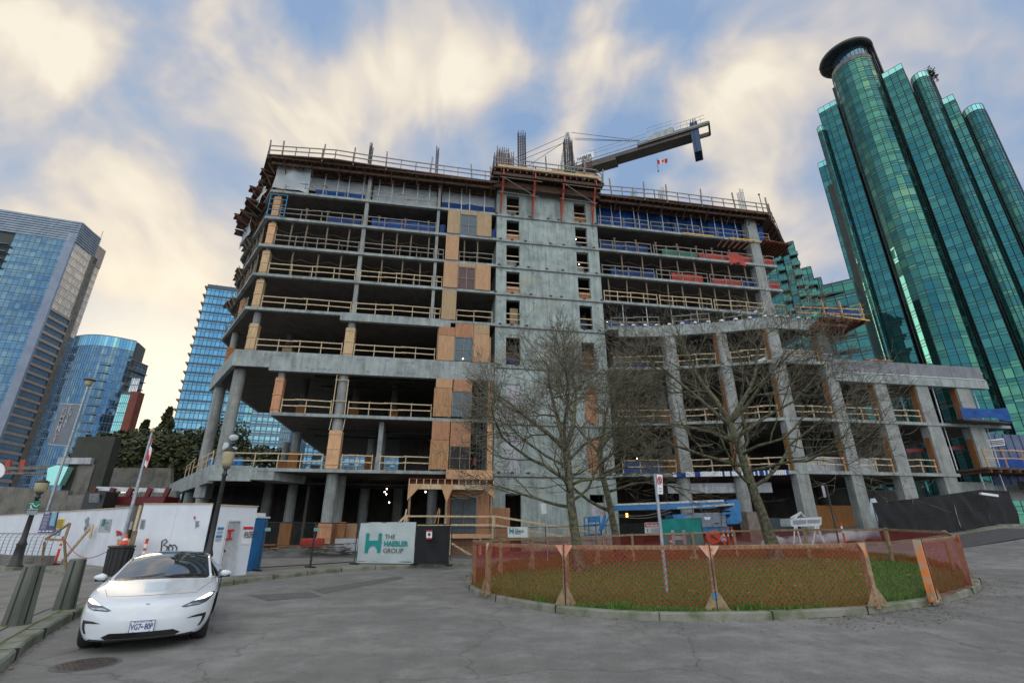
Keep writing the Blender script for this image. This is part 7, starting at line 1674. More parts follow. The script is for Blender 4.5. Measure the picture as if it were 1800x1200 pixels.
# ---------------------------------------------------------------- community centre and walls at far left
def wallY(name, label, cat, pts, Y_, th, mt): mb = MB(); mb.plate([aty(x, y, Y_) for x, y in pts], th, (0,1,0)); return single(mb, name, M[mt], label, cat)
wallY('retaining_wall', 'long board-marked concrete wall behind the left hoarding', 'wall', [(-60,850),(120,862),(112,930),(-80,930)], 44, .5, 'stone')
o = thing('concrete_pylon', 'mossy grey concrete pylon with a pale band beside the hedge', 'pylon', tuple(aty(150, 925, 46))); mb = MB(); c = aty(152, 850, 46); ztp = aty(155, 767, 46).z
mb.box(c.x-2.2, c.x+1.4, 46, 46.9, 0, ztp); part(mb, 'shaft', mat('mossy_concrete', (.055,.06,.05), (.035,.04,.03), .8, .9), o); mb = MB(); mb.box(c.x-1.2, c.x+.3, 45.9, 46, 0, ztp-2.6); part(mb, 'pale_stripe', M['stone'], o)
mb = MB(); mb.box(c.x-3.0, c.x+.1, 45.6, 45.98, aty(140,815,45.6).z, aty(140,804,45.6).z); part(mb, 'pale_band', M['pale'], o)
wallY('glass_canopy', 'small pale curved glass canopy left of the pylon', 'canopy', [(84,822),(100,817),(120,820),(104,852),(80,852)], 45, .6, 'gglassp')
wallY('retaining_wall', 'dark concrete wall below the hedge, right of the pylon', 'wall', [(180,822),(300,822),(300,862),(172,862)], 52, .5, 'stone')
wallY('retaining_wall', 'low grey wall under the red steel frames', 'wall', [(120,870),(310,862),(312,930),(110,930)], 42, .5, 'stone')
o = thing('red_trench_frame', 'dark red steel frame rack lying behind the hoarding with five upright stakes', 'steel rack', tuple(aty(240, 925, 38))); mb = MB(); mb.plate([aty(186,872,38),aty(292,872,38),aty(285,886,38),aty(182,886,38)], 1.6, (0,1,0)); part(mb, 'frame', M['darkred'], o)
for px in (168,200,232,265,297): mb = MB(); mb.beam(aty(px,857,38), aty(px-7,872,38), .3, .25); part(mb, 'stake', M['darkred'], o)
mb = MB(); mb.beam(aty(172,858.5,38.4), aty(295,862,38.4), .35, .3); part(mb, 'pipe', M['whitesteel'], o)
o = thing('site_generator', 'dark machine with hoses left of the red steel rack', 'machine', tuple(aty(172, 925, 37))); mb = MB(); mb.cbox(tuple(aty(176,880,37)), (1.5,1.2,1.2)); part(mb, 'body', M['blackmetal'], o); mb = MB(); mb.cbox(tuple(aty(166,875,36.3)), (.7,.1,.6), 0, .3); part(mb, 'grille', M['steel'], o); mb = MB()
for i in range(5): mb.tube([aty(150+i*9,893,37), aty(156+i*8,884-i,37), aty(166+i*6,892,37)], .07, 5)
part(mb, 'hose', M['black'], o)
for px, lb in ((14,'leftmost red post on the far terrace'), (40,'red post on the far terrace beside the banner pole')):
    mb = MB(); mb.beam(aty(px+2,808,60), aty(px-2,830,60), .5, .3); single(mb, 'terrace_post', M['red'], lb, 'post')
mb = MB(); mb.beam(aty(-60,824,58), aty(88,822,58), .4, .35); mb.beam(aty(-60,833,58), aty(80,831,58), .4, .2)
single(mb, 'terrace_edge', M['stone'], 'thin concrete terrace edge under the left towers', 'terrace')
wallY('round_sign', 'round pale sign cut off by the left edge', 'sign', [(10*math.cos(a*.4)-2, 826+13*math.sin(a*.4)) for a in range(16)], 30, .05, 'whitep')
# white wrapped things and blue barrels on the first floor left
mb = MB(); c = Fw(404, 778, .4); lump(mb, c+Vector((.2,0,.4)), .35,.3,.2, 3); lump(mb, c+Vector((-.2,-.1,-.3)), .2,.2,.35, 7); lump(mb, c+Vector((.35,0,-.4)), .3,.2,.12, 9); single(mb, 'wrapped_bundle', M['whitetarp'], 'crumpled white plastic wrapped round the front tall column above the lamp post', 'plastic wrap', smooth=True)
for px, lb in ((373,'blue barrel left of the tall column on the first floor'),(411,'blue barrel just right of the tall column on the first floor'),(420,'second blue barrel right of the tall column')):
    u_, z_ = F(px, 818, 2.0); mb = MB(); mb.lathe(tuple(W(u_, 2.0, LT[1]+.01)), [(.29,0),(.3,.3),(.28,.32),(.3,.6),(.29,.9)], 14); single(mb, 'barrel', M['bluepaint'], lb, 'barrel')
# ---------------------------------------------------------------- safety fence round the island
M['net'] = netting('orange_safety_net', (.46,.055,.02), .115, .072, trans=.3)
M['netd'] = netting('red_debris_net', (.42,.025,.015), .08, .11, trans=.4)
FT = 1.36
ips = dict(A=(857,1043),B=(997,1063),C=(1260,1073),D=(1540,1064),E=(1641,1053),F=(1706,1028),Q=(1680,1004),G=(1571,988),H=(1424,981),I=(1297,979),J=(1222,983),K=(1114,986),L=(1052,991),M=(936,1001),N=(880,1008),O=(833,1026))
IPp = {}
for k, (px, py) in ips.items():
    q = atg(px, py); 
    for _ in range(6): 
        z = lawn_z(q.x, q.y); q = atz(px, py, z)
    IPp[k] = Vector((q.x, q.y, lawn_z(q.x, q.y)))
def top_of(k): return IPp[k]+Vector((0,0,FT-.14+ (0.02)))
names = {'A':'at the left front corner of the island','B':'at the front, left of the no stopping sign','C':'at the front, with a blue mark on its foot','D':'at the front, left of the net gap','E':'painted flaking orange, right of the net gap','F':'at the right end of the island','Q':'on the far right side, just behind the right end post','G':'at the back, right of the small leaning sign','H':'at the back, fourth from the right end','I':'at the back, left of the third tree','J':'at the back, right of the delineator post','K':'at the back, between the trees and the no stopping sign','L':'at the back, between the two left tree trunks','M':'at the back with the orange corner piece','N':'at the back left corner of the island','O':'at the far left end of the island'}
isf = thing('safety_fence', 'low timber post and rail fence hung with orange plastic net all round the grassy island', 'fence', tuple(IPp['C']))
order = ['A','B','C','D','E','F','Q','G','H','I','J','K','L','M','N','O']
for i, k in enumerate(order):
    a = IPp[order[i-1]]; b = IPp[order[(i+1) % len(order)]]; d = (b-a); d.z = 0; d.normalize(); p = IPp[k]; front = k in 'ABCD'
    n = Vector((d.y,-d.x,0))
    mb = MB(); pw = .15 if k == 'E' else .12; mb.beam(p-Vector((0,0,.05)), top_of(k)+Vector((0,0,.02)), pw, pw*.9, up=d); o = part(mb, 'post', M['orangepaint' if k == 'E' else 'fencewood'], isf, {'E':'post painted flaking orange','C':'front post with a blue mark on its foot'}.get(k))
    up = Vector((0,0,1)); out = n*.055 if (p-IC).dot(n) > 0 else -n*.055; g0 = p+out; th = out.normalized()*.014
    mb = MB(); mb.plate([g0-d*.28, g0+d*.28, g0+d*.07+up*.34, g0-d*.07+up*.34], .012, out.normalized()); part(mb, 'foot_gusset', M['fencewood'], o)
    if k == 'C': mb = MB(); g1 = g0+out.normalized()*.02; mb.plate([g1-d*.05+up*.22, g1+d*.03+up*.22, g1+d*.03+up*.34, g1-d*.05+up*.34], .005, out.normalized()); part(mb, 'blue_mark', M['posterblue'], o)
    if k in 'ABCDEFM': 
        gt_ = top_of(k)+out; mb = MB(); w0 = .22 if k in 'BC' else .16
        l_ = 0 if k in 'A' else w0; r_ = 0.02 if k in 'D' else w0
        if k == 'E': l_, r_ = 0, .1
        mb.plate([gt_-d*l_-up*.0, gt_+d*r_-up*.0, gt_+d*.0-up*.30], .012, out.normalized()); part(mb, 'top_gusset', M['orangepaint' if k in 'DEFM' else 'pinkply'], o)
    if k in 'BCE': mb = MB(); mb.beam(p+out*1.5, top_of(k)+out*1.5+up*.03, .022, .012, up=d); part(mb, 'dark_batten', M['black'], o)
gapset = {('D','E')}
rl_names = {0:'front left',1:'front middle',2:'front right, left of the gap',4:'right end',5:'far right',6:'back right corner',7:'back, right part',8:'back, behind the third tree',9:'back, beside the third tree on its left',10:'back, in front of the teal banner',11:'back, right of the second trunk',12:'back, between the left trunks',13:'back left',14:'far left back',15:'left end'}
for i, k in enumerate(order):
    k2 = order[(i+1) % len(order)]
    if (k, k2) in gapset: continue
    a, b = top_of(k), top_of(k2); d = (b-a).normalized(); mb = MB(); mb.beam(a+Vector((0,0,-.045)), b+Vector((0,0,-.045)), .04, .085)
    part(mb, 'top_rail', M['fencewood'], isf)
    mb = MB(); L = (b-a).length; n = 14; rows = 6; g = []; uvs = []
    out = ((a+b)/2-IC); out.z = 0; out.normalize()
    for j in range(rows+1):
        r = []; ur = []
        for m_ in range(n+1):
            s = m_/n; lo = IPp[k].lerp(IPp[k2], s); hi = a.lerp(b, s)+Vector((0,0,-.0)); q = j/rows; p = lo.lerp(hi, q)+out*(.075+.03*noise.noise(Vector((s*L*1.5, q*2, i)))); p.z += .03*noise.noise(Vector((s*3, q*2, i*3.3)))-(.02*math.sin(math.pi*s)*q)
            r.append(mb.P(tuple(p))); ur.append((s*L+.02*math.sin(q*7+m_), q*1.3))
        g.append(r); uvs.append(ur)
    for j in range(rows):
        for m_ in range(n): mb.face((g[j][m_], g[j][m_+1], g[j+1][m_+1], g[j+1][m_]), [uvs[j][m_], uvs[j][m_+1], uvs[j+1][m_+1], uvs[j+1][m_]])
    part(mb, 'plastic_net', M['net' if i in (0,1,2) else 'netd'], isf, smooth=True, fix=False)
# litter sticks on the lawn
# ---------------------------------------------------------------- the white car
fl_ = Vector((-6.79, 8.81, 0)); frt = Vector((-5.35, 9.58, 0)); axd = (frt-fl_).normalized(); fwd = Vector((axd.y, -axd.x, 0))
fc = (fl_+frt)/2 + Vector((.03,.0,0)); CO = fc+fwd*.84           # nose of the car on the ground
rv = axd                                                            # +y local = image right
def CW(s, y, z):
    z = z if z < .6 else .6+(z-.6)*.865
    return CO - fwd*s + rv*y + Vector((0,0,z))
car = thing('parked_car', 'white electric saloon car with a black glass roof parked at the left kerb', 'car', tuple(CO))
ST = [ # s, bow, zbot, ybot, sides, tops (shoulder, window base, rail, mid, centre)
 (.00,.46,.20,.66,((.78,.32),(.82,.46)),((.80,.57),(.74,.625),(.58,.655),(.30,.675),(0,.68))),
 (.10,.42,.16,.72,((.84,.31),(.87,.48)),((.84,.64),(.78,.69),(.60,.715),(.31,.73),(0,.735))),
 (.34,.30,.15,.76,((.88,.30),(.905,.52)),((.88,.72),(.83,.765),(.63,.785),(.33,.79),(0,.795))),
 (.66,.18,.15,.78,((.90,.30),(.925,.56)),((.90,.79),(.86,.835),(.66,.845),(.34,.85),(0,.855))),
 (.98,.10,.15,.78,((.91,.30),(.925,.58)),((.90,.835),(.865,.88),(.68,.90),(.35,.91),(0,.915))),
 (1.22,.14,.15,.78,((.91,.30),(.92,.6)),((.90,.86),(.865,.91),(.72,.945),(.37,.965),(0,.97))),
 (1.36,.18,.15,.78,((.91,.30),(.92,.6)),((.90,.87),(.865,.925),(.735,.985),(.38,1.01),(0,1.02))),
 (1.80,.20,.15,.78,((.91,.30),(.92,.6)),((.905,.89),(.865,.94),(.69,1.17),(.37,1.235),(0,1.25))),
 (2.22,.15,.15,.78,((.91,.30),(.92,.6)),((.905,.90),(.86,.95),(.61,1.345),(.34,1.405),(0,1.42))),
 (2.75,.05,.15,.78,((.91,.30),(.92,.6)),((.905,.91),(.86,.96),(.58,1.38),(.32,1.435),(0,1.445))),
 (3.3,.0,.15,.78,((.91,.30),(.925,.6)),((.91,.93),(.86,.98),(.57,1.34),(.31,1.395),(0,1.41))),
 (3.8,-.06,.15,.78,((.91,.32),(.93,.62)),((.915,.95),(.85,1.0),(.57,1.22),(.31,1.28),(0,1.29))),
 (4.25,-.14,.17,.76,((.89,.34),(.91,.64)),((.88,.98),(.80,1.03),(.6,1.08),(.3,1.11),(0,1.12))),
 (4.58,-.24,.22,.70,((.82,.36),(.84,.64)),((.80,.96),(.74,1.01),(.56,1.04),(.3,1.055),(0,1.06)))]
def xb(s, bow, y): return s+bow*(abs(y)/.92)**2.6
vs, fs, fm = [], [], []
def addv(s, bow, y, z): vs.append(Vector((xb(s, bow, y), y, z))); return len(vs)-1
rings = []
for (s, bow, zb, yb, sd_, tp) in ST:
    top = [( -y, z) for y, z in tp]+[(y, z) for y, z in tp[:-1][::-1]]          # 9 across
    bot = [(-yb, zb),(-yb*.75, zb-.01),(-yb*.5,zb-.01),(-yb*.25,zb-.01),(0,zb-.01),(yb*.25,zb-.01),(yb*.5,zb-.01),(yb*.75,zb-.01),(yb,zb)]
    T_ = [addv(s, bow, y, z) for y, z in top]; B_ = [addv(s, bow, y, z) for y, z in bot]
    Ls = [addv(s, bow, -y, z) for y, z in sd_]; Rs = [addv(s, bow, y, z) for y, z in sd_]
    rings.append((T_, B_, Ls, Rs))
def ringlist(r): T_, B_, Ls, Rs = r; return B_+Rs+T_[::-1]+Ls[::-1]
for k in range(len(rings)-1):
    A, B = ringlist(rings[k]), ringlist(rings[k+1]); n = len(A)
    for i in range(n):
        fs.append((A[i], A[(i+1)%n], B[(i+1)%n], B[i])); mt = 0
        # ring index: 0-8 bottom, 9-10 right side, 11-19 top from right to left, 20-21 left side
        if i < 8: mt = 2
        if 13 <= i <= 16 and 6 <= k <= 10: mt = 1             # windscreen, roof glass, rear window
        if 13 <= i <= 16 and k == 5: mt = 2
        if i in (12, 17) and 6 <= k <= 10: mt = 3                 # side windows
        fm.append(mt)
for r, (s, bow, zb, yb, sd_, tp), rev in ((rings[0], ST[0], False), (rings[-1], ST[-1], True)):
    T_, B_, Ls, Rs = r; rows = [B_]
    for j in range(2):
        row = [Ls[j]]
        for m_ in range(1, 8):
            f_ = (j+1)/3; y = vs[B_[m_]].y*(1-f_)+vs[T_[m_]].y*f_; z = vs[Ls[j]].z+(.02 if j else 0); bulge = -.03 if not rev else .03
            vs.append(Vector((xb(s, bow, y)+bulge, y, z))); row.append(len(vs)-1)
        row.append(Rs[j]); rows.append(row)
    rows.append(T_)
    for a, b in zip(rows, rows[1:]):
        for m_ in range(8): fs.append((a[m_], a[m_+1], b[m_+1], b[m_]) if rev else (a[m_], b[m_], b[m_+1], a[m_+1])); fm.append(0)
M['carpaint'] = mat('white_car_paint', (.68,.73,.78), (.66,.71,.76), .3, .28, coat=1.0); M['carpaint'].node_tree.nodes['Principled BSDF'].inputs['Coat Roughness'].default_value = .02
def glassy(name, c, r=.02, ior=1.6):
    m, t, b, out = nt(name); b.inputs['Base Color'].default_value = rgb(c); b.inputs['Roughness'].default_value = r; b.inputs['IOR'].default_value = ior; b.inputs['Coat Weight'].default_value = .6; b.inputs['Coat Roughness'].default_value = .01; return m
M['carglass'] = glassy('windscreen_glass', (.03,.045,.055), .02, 2.6); M['sideglass'] = glassy('side_glass', (.012,.014,.016)); M['trim'] = glassy('gloss_black_trim', (.008,.008,.009), .25)
M['tyre'] = mat('tyre_rubber', (.018,.018,.019), (.028,.028,.028), 12, .8); M['rimgrey'] = mat('alloy_grey', (.18,.19,.2), None, 4, .35, .7)
me = bpy.data.meshes.new('body'); me.from_pydata([tuple(v) for v in vs], [], fs)
for m_ in (M['carpaint'], M['carglass'], M['trim'], M['sideglass']): me.materials.append(m_)
me.polygons.foreach_set('material_index', fm)
bm = bmesh.new(); bm.from_mesh(me); bmesh.ops.recalc_face_normals(bm, faces=bm.faces); 
cl_c = bm.edges.layers.float.new('crease_edge')
for e in bm.edges:
    ms = {f.material_index for f in e.link_faces}
    if len(ms) == 2 and (3 in ms or 1 in ms): e[cl_c] = .55
    if len(ms) == 2 and 2 in ms and 0 in ms: e[cl_c] = .3
bm.to_mesh(me); bm.free()
tmp = bpy.data.objects.new('tmpcar', me); COL.objects.link(tmp); sb = tmp.modifiers.new('s', 'SUBSURF'); sb.levels = 3; sb.render_levels = 3
def cyl(x, y0, y1, z, r, n=40):
    mb = MB(); mb.tube([(x, y0, z), (x, y1, z)], r, n); return mb
def boolcut(ob, mb, nm):
    m2 = mb.mesh(nm, M['trim']); c = bpy.data.objects.new(nm, m2); COL.objects.link(c); md = ob.modifiers.new(nm, 'BOOLEAN'); md.operation = 'DIFFERENCE'; md.solver = 'EXACT'; md.object = c; return c
WR = .345; cut = []
mbc = MB()
for x_ in (.88, 3.755):
    for sgn_ in (-1, 1): mbc.tube([(x_, sgn_*.62, WR-.01), (x_, sgn_*1.3, WR-.01)], WR+.045, 40)
cut.append(boolcut(tmp, mbc, 'arches'))
dg = bpy.context.evaluated_depsgraph_get(); dg.update(); bme = bpy.data.meshes.new_from_object(tmp.evaluated_get(dg))
for c in cut: bpy.data.objects.remove(c)
bpy.data.objects.remove(tmp)
bvh = BVHTree.FromPolygons([v.co.copy() for v in bme.vertices], [tuple(p.vertices) for p in bme.polygons])
for v in bme.vertices: v.co = CW(*v.co)-CO
bme.polygons.foreach_set('use_smooth', [True]*len(bme.polygons))
try: bme.set_sharp_from_angle(angle=R(38))
except Exception: pass
body = bpy.data.objects.new('body', bme); COL.objects.link(body); body.parent = car
def cast_front(y, z, off=.004, s0=-1.0):
    h = bvh.ray_cast(Vector((s0, y, z)), Vector((1, 0, 0)))
    if h[0] is None: return None
    return h[0]+(h[1] if h[1].x < 0 or True else -h[1])*off*(1 if h[1].dot(Vector((1,0,0))) < 0 else -1)
def cast_top(s, y, off=.004):
    h = bvh.ray_cast(Vector((s, y, 3)), Vector((0, 0, -1)))
    return None if h[0] is None else h[0]+Vector((0,0,off))
def cast_side(s, z, sg, off=.004):
    h = bvh.ray_cast(Vector((s, sg*3, z)), Vector((0, -sg, 0)))
    return None if h[0] is None else h[0]+Vector((0, sg*off, 0))
def inside(p, poly):
    c = False; n = len(poly)
    for i in range(n):
        a, b = poly[i], poly[i-1]
        if (a[1] > p[1]) != (b[1] > p[1]) and p[0] < (b[0]-a[0])*(p[1]-a[1])/(b[1]-a[1])+a[0]: c = not c
    return c
def patch_front(poly, mt, name, parent, off=.005, rows=10, cols=14, label=None, caster=cast_front):
    """a closed outline (y, z) laid on the bodywork; rows follow the outline"""
    mb = MB(); zs = [p[1] for p in poly]; z0, z1 = min(zs), max(zs); g = []
    for j in range(rows+1):
        z = z0+(z1-z0)*(j+.001)/(rows+.002); xs_ = []
        for a, b in zip(poly, poly[1:]+poly[:1]):
            if (a[1]-z)*(b[1]-z) <= 0 and a[1] != b[1]: xs_.append(a[0]+(b[0]-a[0])*(z-a[1])/(b[1]-a[1]))
        if len(xs_) < 2: g.append(None); continue
        l_, r_ = min(xs_), max(xs_); row = []
        for i in range(cols+1):
            q = caster(l_+(r_-l_)*i/cols, z, off); row.append(None if q is None else mb.P(tuple(CW(*q))))
        g.append(row)
    for a, b in zip(g, g[1:]):
        if not a or not b: continue
        for i in range(cols):
            q = (a[i], a[i+1], b[i+1], b[i])
            if None not in q: mb.face(q)
    return part(mb, name, mt if not isinstance(mt, str) else M[mt], parent, label, smooth=True, fix=False)
def mir(poly): return [(-y, z) for y, z in poly]
M['lamp_dark'] = glassy('headlamp_lens', (.06,.07,.08), .08); M['lamp_glare'] = mat('headlamp_glare', (.9,.88,.8), None, 1, .2, emit=((1,.97,.88), 1.6)); M['lamp_chrome'] = mat('headlamp_reflector', (.5,.52,.55), (.2,.2,.22), 12, .15, .9)  # white glare on the upper lens is put in as emission
hl = [(.44,.585),(.50,.570),(.66,.575),(.78,.615),(.845,.69),(.865,.755),(.80,.755),(.70,.71),(.58,.65)]
for pl_g in (hl, mir(hl)):
    o = patch_front(pl_g, 'lamp_dark', 'headlight', car, .006, 14, 14)
    sgn_ = 1 if pl_g is hl else -1
    f1_ = [(.60*sgn_,.655),(.72*sgn_,.66),(.82*sgn_,.70),(.845*sgn_,.745),(.80*sgn_,.748),(.70*sgn_,.705)]; patch_front(f1_, 'lamp_glare', 'lamp', o, .010, 8, 10)
    f2_ = [(.50*sgn_,.585),(.66*sgn_,.59),(.75*sgn_,.62),(.64*sgn_,.625),(.54*sgn_,.615)]; patch_front(f2_, 'lamp_chrome', 'reflector', o, .010, 6, 10)
gr = [(-.44,.205),(.44,.205),(.50,.235),(.40,.285),(-.40,.285),(-.50,.235)]
patch_front(gr, 'trim', 'lower_grille', car, .007, 8, 24)
for sgn_ in (1, -1):
    v1 = [(.54*sgn_,.415),(.80*sgn_,.405),(.80*sgn_,.455),(.66*sgn_,.445)]; patch_front(v1, 'trim', 'bumper_vent', car, .007, 5, 14)
    v2 = [(.80*sgn_,.40),(.80*sgn_,.44),(.765*sgn_,.44),(.75*sgn_,.34),(.715*sgn_,.275),(.74*sgn_,.275),(.78*sgn_,.33)]; patch_front(v2, 'trim', 'bumper_vent', car, .007, 10, 4)
    lp = [(.0*sgn_,.185),(.66*sgn_,.185),(.72*sgn_,.20),(.66*sgn_,.205),(0,.2)]
# bonnet and door shut lines laid on the surface
def seam(pts, name='shut_line', r=.0035):
    P_ = [Vector(CW(*p)) for p in pts if p is not None]
    if len(P_) > 1: mb = MB(); mb.tube(P_, r, 4); part(mb, name, M['trim'], car)
for sg in (-1, 1):
    seam([cast_top(.42+i*.08, sg*(.60+.022*i if i < 8 else .776+.006*(i-8)), .001) for i in range(11)])
    seam([cast_side(1.42, .35+i*.05, sg, .001) for i in range(12)]); seam([cast_side(2.48, .30+i*.05, sg, .001) for i in range(13)]); seam([cast_side(3.35, .45+i*.05, sg, .001) for i in range(11)])
    seam([cast_side(1.3+i*.15, .93-.0*i, sg, .002) for i in range(16)], 'window_trim', .008)
seam([cast_front(-.6+i*.06, .60+.03*0, .001) and cast_top(.42-.14*(1-((i-10)/10)**2), -.6+i*.06, .001) for i in range(21)])
# windscreen pillars and edge
for sg in (-1, 1):
    pts = [cast_top(1.42+i*.09, sg*(.745-.013*i), .0) for i in range(10)]; P_ = [Vector(CW(*p)) for p in pts if p]; mb = MB(); mb.tube(P_, .022, 8); part(mb, 'windscreen_pillar', M['carpaint'], car, smooth=True)
    pts = [cast_top(2.24+i*.13, sg*(.625-.003*i), .0) for i in range(13)]; P_ = [Vector(CW(*p)) for p in pts if p]; mb = MB(); mb.tube(P_, .02, 8); part(mb, 'roof_rail', M['carpaint'], car, smooth=True)
    mb = MB(); nn = 12; rs = []      # mirror
    c = Vector((1.86, sg*.985, .985))
    for j in range(7):
        f_ = j/6; w_ = math.sin(math.pi*min(max(f_,.02),.98))**.45; rs.append([mb.P(tuple(CW(c.x-.03+ (f_-.5)*.11*0+math.cos(2*math.pi*i/nn)*.055*w_+(.035*abs(f_-.2)), c.y+sg*(f_-.5)*.20, c.z+math.sin(2*math.pi*i/nn)*.075*w_*(1.05-.35*f_)+.0))) for i in range(nn)])
    for A, B in zip(rs, rs[1:]):
        for i in range(nn): mb.face((A[i], A[(i+1)%nn], B[(i+1)%nn], B[i]))
    mb.face(rs[0][::-1]); mb.face(rs[-1]); mi = part(mb, 'wing_mirror', M['carpaint'], car, smooth=True)
    mb = MB(); mb.tube([CW(1.86, sg*.93, .925), CW(1.86, sg*.84, .90)], .03, 8); mb.tube([CW(1.86, sg*.91, .925), CW(1.86, sg*1.06, .925)], .02, 6); part(mb, 'stalk', M['trim'], mi)
    for x_ in (1.75, 2.75): q = cast_side(x_+.5, .80, sg, .012); mb = MB(); mb.beam(CW(*q), CW(q.x+.2, q.y, q.z), .012, .025); part(mb, 'door_handle', M['trim'], car)
# wheels
for x_, sg, st_ in ((.88,-1,.0),(.88,1,.0),(3.755,-1,0),(3.755,1,0)):
    c = CW(x_, sg*.75, WR); ax_ = (rv*math.cos(st_)+fwd*math.sin(st_))*sg
    mb = MB(); prof = [(-.115,.23),(-.115,.315),(-.09,.338),(0,.345),(.09,.338),(.115,.315),(.115,.23)]; n = 32; b1_ = Vector((0,0,1)); b2_ = ax_.cross(b1_); rs = []
    for o_, r_ in prof: rs.append([mb.P(tuple(c+ax_*o_+(b1_*math.cos(2*math.pi*i/n)+b2_*math.sin(2*math.pi*i/n))*r_)) for i in range(n)])
    for A, B in zip(rs, rs[1:]):
        for i in range(n): mb.face((A[i], A[(i+1)%n], B[(i+1)%n], B[i]))
    mb.cur = 0
    for i in range(n*2):
        a = 2*math.pi*i/(n*2)
        if i % 2: continue
        d_ = b1_*math.cos(a)+b2_*math.sin(a)
    w_o = part(mb, 'wheel', M['tyre'], car, smooth=True)
    mb = MB(); 
    for i in range(5):
        a = 2*math.pi*i/5; d_ = b1_*math.cos(a)+b2_*math.sin(a); mb.beam(c+ax_*.10, c+ax_*.09+d_*.225, .05, .03, up=tuple(ax_))
        d2_ = b1_*math.cos(a+.3)+b2_*math.sin(a+.3); mb.beam(c+ax_*.10, c+ax_*.09+d2_*.225, .035, .03, up=tuple(ax_))
    for i in range(n): a0 = 2*math.pi*i/n; a1 = 2*math.pi*(i+1)/n; mb.beam(c+ax_*.085+(b1_*math.cos(a0)+b2_*math.sin(a0))*.232, c+ax_*.085+(b1_*math.cos(a1)+b2_*math.sin(a1))*.232, .03, .03)
    part(mb, 'rim', M['rimgrey'], w_o)
    mb = MB(); mb.tube([c+ax_*.02, c+ax_*.05], .225, 24); part(mb, 'brake_disc', M['blackmetal'], w_o)
    mb = MB(); mb.tube([c-ax_*.14, c-ax_*.13], WR+.04, 28); part(mb, 'arch_liner', M['tyre'], w_o)
# number plate
q = cast_front(0, .345, .012); nx_ = Vector((1,0,0)); sx0 = q.x-.012
def PL(y, z, o=0): return CW(sx0-o-.03*(1-(z-.27)/.15)*0, y, z)
mb = MB(); mb.plate([PL(-.155,.285), PL(.155,.285), PL(.155,.44), PL(-.155,.44)], .012, -fwd); npl = part(mb, 'number_plate', M['whitep'], car)
mb = MB(); text_mb(mb, 'VG7', .112, PL(-.142,.322,.003), rv, (0,0,1), .002, sx=.62); text_mb(mb, '80P', .112, PL(.03,.322,.003), rv, (0,0,1), .002, sx=.62); text_mb(mb, 'BEAUTIFUL BRITISH COLUMBIA', .022, PL(-.12,.415,.003), rv, (0,0,1), 0, sx=.78); mb.cbox(tuple(PL(.0,.355,.003)), (.03,.004,.02), math.atan2(rv.y, rv.x)); part(mb, 'plate_lettering', M['blueink'], npl, fix=False)
mb = MB()
for a, b in (((-.155,.287),(.155,.287)),((-.155,.438),(.155,.438)),((-.153,.285),(-.153,.44)),((.153,.285),(.153,.44))): mb.beam(PL(*a,.003), PL(*b,.003), .006, .006)
part(mb, 'plate_border', M['blueink'], npl)
for y_ in (-.1,.1):
    for z_ in (.298,.428): mb = MB(); c = PL(y_, z_, .004); mb.cbox(tuple(c), (.009,.006,.009)); part(mb, 'screw', M['trim'], npl)
# small emblem on the nose
q = cast_front(0, .655, .004)
if q: mb = MB(); c = q; mb.plate([CW(c.x,-.03,.672), CW(c.x,.03,.672), CW(c.x,.026,.663), CW(c.x,.008,.661), CW(c.x-.002,.0,.625), CW(c.x,-.008,.661), CW(c.x,-.026,.663)], .003, -fwd); part(mb, 'emblem', M['steel'], car)
# wipers, dashboard edge, steering wheel glimpse
for a, b in (((1.30,-.55),(1.42,.02)),((1.30,.05),(1.44,.62))):
    p_ = [cast_top(a[0]+(b[0]-a[0])*i/6, a[1]+(b[1]-a[1])*i/6, .012) for i in range(7)]; P_ = [Vector(CW(*p)) for p in p_ if p]; mb = MB(); mb.tube(P_, .005, 5); part(mb, 'wiper', M['trim'], car)
